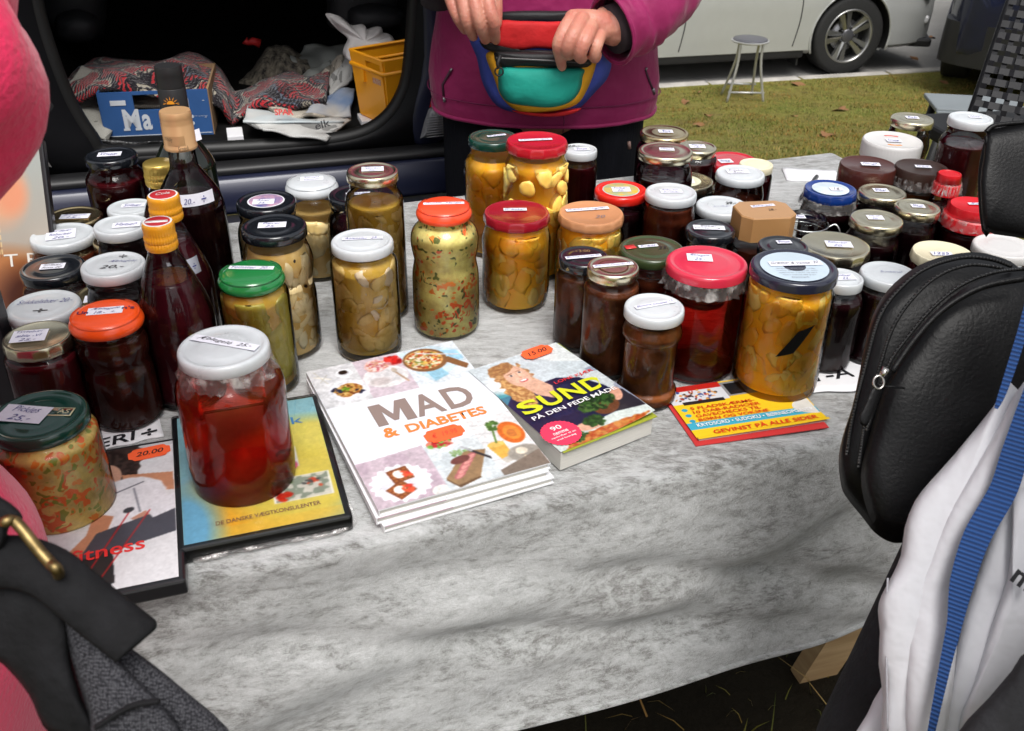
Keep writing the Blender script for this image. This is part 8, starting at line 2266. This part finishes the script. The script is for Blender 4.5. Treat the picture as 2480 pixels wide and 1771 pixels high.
# white bag
m_wbag = mat('white_canvas', (.56, .56, .59), rough=.85, var=.06, vs=9, bump=.5, bs=34, bdist=.007, sheen=.2)
DW_ = .585
c3_ = atD(2300, 1450, DW_)
wbg = empty('tote_bag', c3_, 0, 'white canvas tote bag with a blue webbing strap in the lower right corner', 'bag')
nv3 = nview(2280, 1400)
bpart('back_panel', [(2131, 1670), (2100, 1730), (2060, 1800), (2040, 1900), (2400, 1950), (2560, 1800), (2560, 1200), (2440, 1200), (2250, 1500)], DW_ + .035, .01, .02, m_wbag, 11, .003, wbg, c3_, nv3, ident, sub=3)
bpart('left_fold', [(2446, 925), (2405, 986), (2314, 1098), (2252, 1167), (2215, 1215), (2191, 1278), (2182, 1344), (2160, 1395), (2135, 1442), (2126, 1478), (2131, 1530), (2128, 1609), (2138, 1689), (2136, 1850), (2200, 1900), (2235, 1700), (2262, 1520), (2290, 1380), (2330, 1250), (2400, 1100), (2470, 985)], DW_ + .008, .020, .02, m_wbag, 12, .003, wbg, c3_, nv3, ident, sub=2, rings_=9)
bpart('middle_fold', [(2480, 925), (2430, 1010), (2370, 1110), (2310, 1210), (2260, 1310), (2240, 1360), (2200, 1450), (2190, 1600), (2200, 1900), (2270, 1900), (2310, 1650), (2330, 1450), (2370, 1300), (2430, 1180), (2520, 1000)], DW_ - .002, .018, .02, m_wbag, 13, .003, wbg, c3_, nv3, ident, sub=2, rings_=9)
bpart('front_panel', [(2500, 1120), (2440, 1200), (2390, 1330), (2350, 1450), (2320, 1560), (2290, 1700), (2270, 1850), (2330, 1900), (2400, 1800), (2470, 1600), (2540, 1400), (2560, 1200)], DW_ + .004, .015, .02, m_wbag, 14, .002, wbg, c3_, nv3, ident, sub=2)
bpart('side_fold', [(2500, 1180), (2455, 1200), (2450, 1300), (2440, 1400), (2400, 1520), (2350, 1680), (2320, 1780), (2420, 1850), (2560, 1600), (2580, 1250)], DW_ - .008, .012, .02, m_wbag, 15, .002, wbg, c3_, nv3, ident, sub=2)
def ribbon(pts, widths, dep, th=.0016):
    P_ = [atD(p[0], p[1], p[2] if len(p) > 2 else dep) - c3_ for p in pts]; n_ = len(P_) 
    Q = catmull(P_, 6); k = len(Q); rings = []
    for i in range(k):
        q = i / (k - 1) * (n_ - 1); j = min(int(q), n_ - 2); w_ = (widths[j] * (1 - q + j) + widths[j + 1] * (q - j)) * dep / F_PX / 2
        t_ = (Q[min(i + 1, k - 1)] - Q[max(i - 1, 0)]).normalized(); s_ = t_.cross(nv3).normalized()
        rings.append([Q[i] + s_ * w_, Q[i] + s_ * w_ + nv3 * th, Q[i] - s_ * w_ + nv3 * th, Q[i] - s_ * w_])
    return loft(rings)
m_bweb, nt, out = nt_new('blue_webbing')
b = N(nt, 'ShaderNodeBsdfPrincipled'); setin(b, Roughness=.8)
tc = N(nt, 'ShaderNodeTexCoord'); wv = N(nt, 'ShaderNodeTexWave'); wv.bands_direction = 'Z'; setin(wv, Scale=150.0, Distortion=.4)
nt.links.new(tc.outputs['Object'], wv.inputs['Vector'])
rp_ = N(nt, 'ShaderNodeValToRGB'); rp_.color_ramp.elements[0].color = (.006, .030, .12, 1); rp_.color_ramp.elements[1].color = (.012, .070, .25, 1)
nt.links.new(wv.outputs['Fac'], rp_.inputs[0]); nt.links.new(rp_.outputs[0], b.inputs['Base Color'])
bp = N(nt, 'ShaderNodeBump'); setin(bp, Strength=.6, Distance=.001); nt.links.new(wv.outputs['Fac'], bp.inputs['Height']); nt.links.new(bp.outputs[0], b.inputs['Normal']); nt.links.new(b.outputs[0], out.inputs['Surface'])
v, f = ribbon([(2560, 820), (2500, 980), (2458, 1100), (2428, 1190), (2366, 1300), (2330, 1410), (2312, 1510), (2288, 1616), (2258, 1760), (2240, 1850)], [56, 58, 60, 60, 60, 54, 34, 26, 18, 12], DW_ - .030); mobj('strap', v, f, m_bweb, wbg, autos=30)
v, f = ribbon([(2520, 640), (2480, 790), (2446, 900), (2425, 960), (2412, 990)], [26, 22, 20, 16, 8], DW_ - .02); mobj('strap', v, f, m_bweb, wbg, autos=30)
tx = text('bag_lettering', 'm', m_black_ink, wbg, atD(2444, 1405, DW_ - .030) - c3_, right * .8 - up * .6, right * .6 + up * .8, w=.0125, h=.0085, bold=.03)
for pts in (((2150, 1400), (2145, 1500), (2147, 1620), (2150, 1771)),):
    v, f = tube(catmull([atD(p[0], p[1], DW_ - .004) - c3_ for p in pts], 6), .0006, 5); mobj('seam', v, f, mat('grey_thread', (.35, .35, .38)), wbg)

# ---- woven black shopping basket, top right
c4_ = atD(2440, 160, 1.55)
wk = empty('woven_basket', c4_, 0, 'black basket woven from flat shiny straps at the top right edge', 'basket')
m_strip = mat('black_plastic_strap', (.008, .008, .010), rough=.55, var=.3, vs=40, spec=.25)
TLb, BLb, TRb, BRb = (2466, -60), (2343, 296), (2760, -60), (2740, 330)
def bpt(u, w_, dep):
    x = (TLb[0] * (1 - w_) + BLb[0] * w_) * (1 - u) + (TRb[0] * (1 - w_) + BRb[0] * w_) * u
    y = (TLb[1] * (1 - w_) + BLb[1] * w_) * (1 - u) + (TRb[1] * (1 - w_) + BRb[1] * w_) * u
    return atD(x, y + 14 * math.sin(u * 3.1), dep + .05 * (1 - math.cos(u * 2.2 - .8)) - .03 * w_ * 0) - c4_
nb_ = nview(2440, 160)
for side, dd in (('front', 1.55),):
    nu, nw = 11, 13
    for i in range(nu):
        u = i / nu * .95
        pts = [bpt(u + .022, k / 26, dd) + nb_ * .0025 * (1 if (int(k / 2) + i) % 2 else -1) for k in range(27)]
        P_ = pts; rings = []
        for q in range(len(P_)):
            s_ = (bpt(u + .06, q / 26, dd) - bpt(u, q / 26, dd)) * .62
            rings.append([P_[q] - s_ * .5, P_[q] + s_ * .5, P_[q] + s_ * .5 + nb_ * .001, P_[q] - s_ * .5 + nb_ * .001])
        v, f = loft(rings); mobj('upright_strap', v, f, m_strip, wk, smooth=False)
    for j in range(nw):
        w_ = j / nw + .02
        rings = []
        for q in range(31):
            u = q / 30 * 1.0 - .01
            p = bpt(max(u, -.0), w_, dd) + nb_ * .0025 * (-1 if (int(q / 2.7) + j) % 2 else 1)
            s_ = (bpt(u, w_ + .055, dd) - bpt(u, w_, dd)) * .42
            rings.append([p - s_, p + s_, p + s_ + nb_ * .001, p - s_ + nb_ * .001])
        v, f = loft(rings); mobj('cross_strap', v, f, m_strip, wk, smooth=False)
v, f = tube([bpt(u, 1.02, 1.55) for u in np.linspace(-.01, 1, 14)], .010, 8); mobj('base_rim', v, f, m_strip, wk)
v, f = tube([bpt(0.0, w_, 1.60) for w_ in np.linspace(0, 1, 14)], .006, 8); mobj('edge_strap', v, f, m_strip, wk)
# support under it: black folding chair seat and legs
ch = empty('folding_chair', at(2440, 330, .45), rad(10), 'black folding chair carrying the woven basket', 'chair')
zc0 = (Vector(c4_) + bpt(.3, 1.04, 1.58)).z - .014
base = Vector(c4_) + bpt(.35, 1.02, 1.62); ch.location = (base.x + .06, base.y + .02, 0)
v, f = box((0, 0, zc0 - .014), (.36, .30, .026), 0, .006); mobj('seat', v, f, m_blk, ch, smooth=False)
for x_, y_ in ((-.16, -.13), (.16, -.13), (-.16, .13), (.16, .13)):
    v, f = tube([(x_, y_, zc0 - .027), (x_ * 1.1, y_ * 1.15, -.10)], .010, 8); mobj('leg', v, f, m_blk, ch)
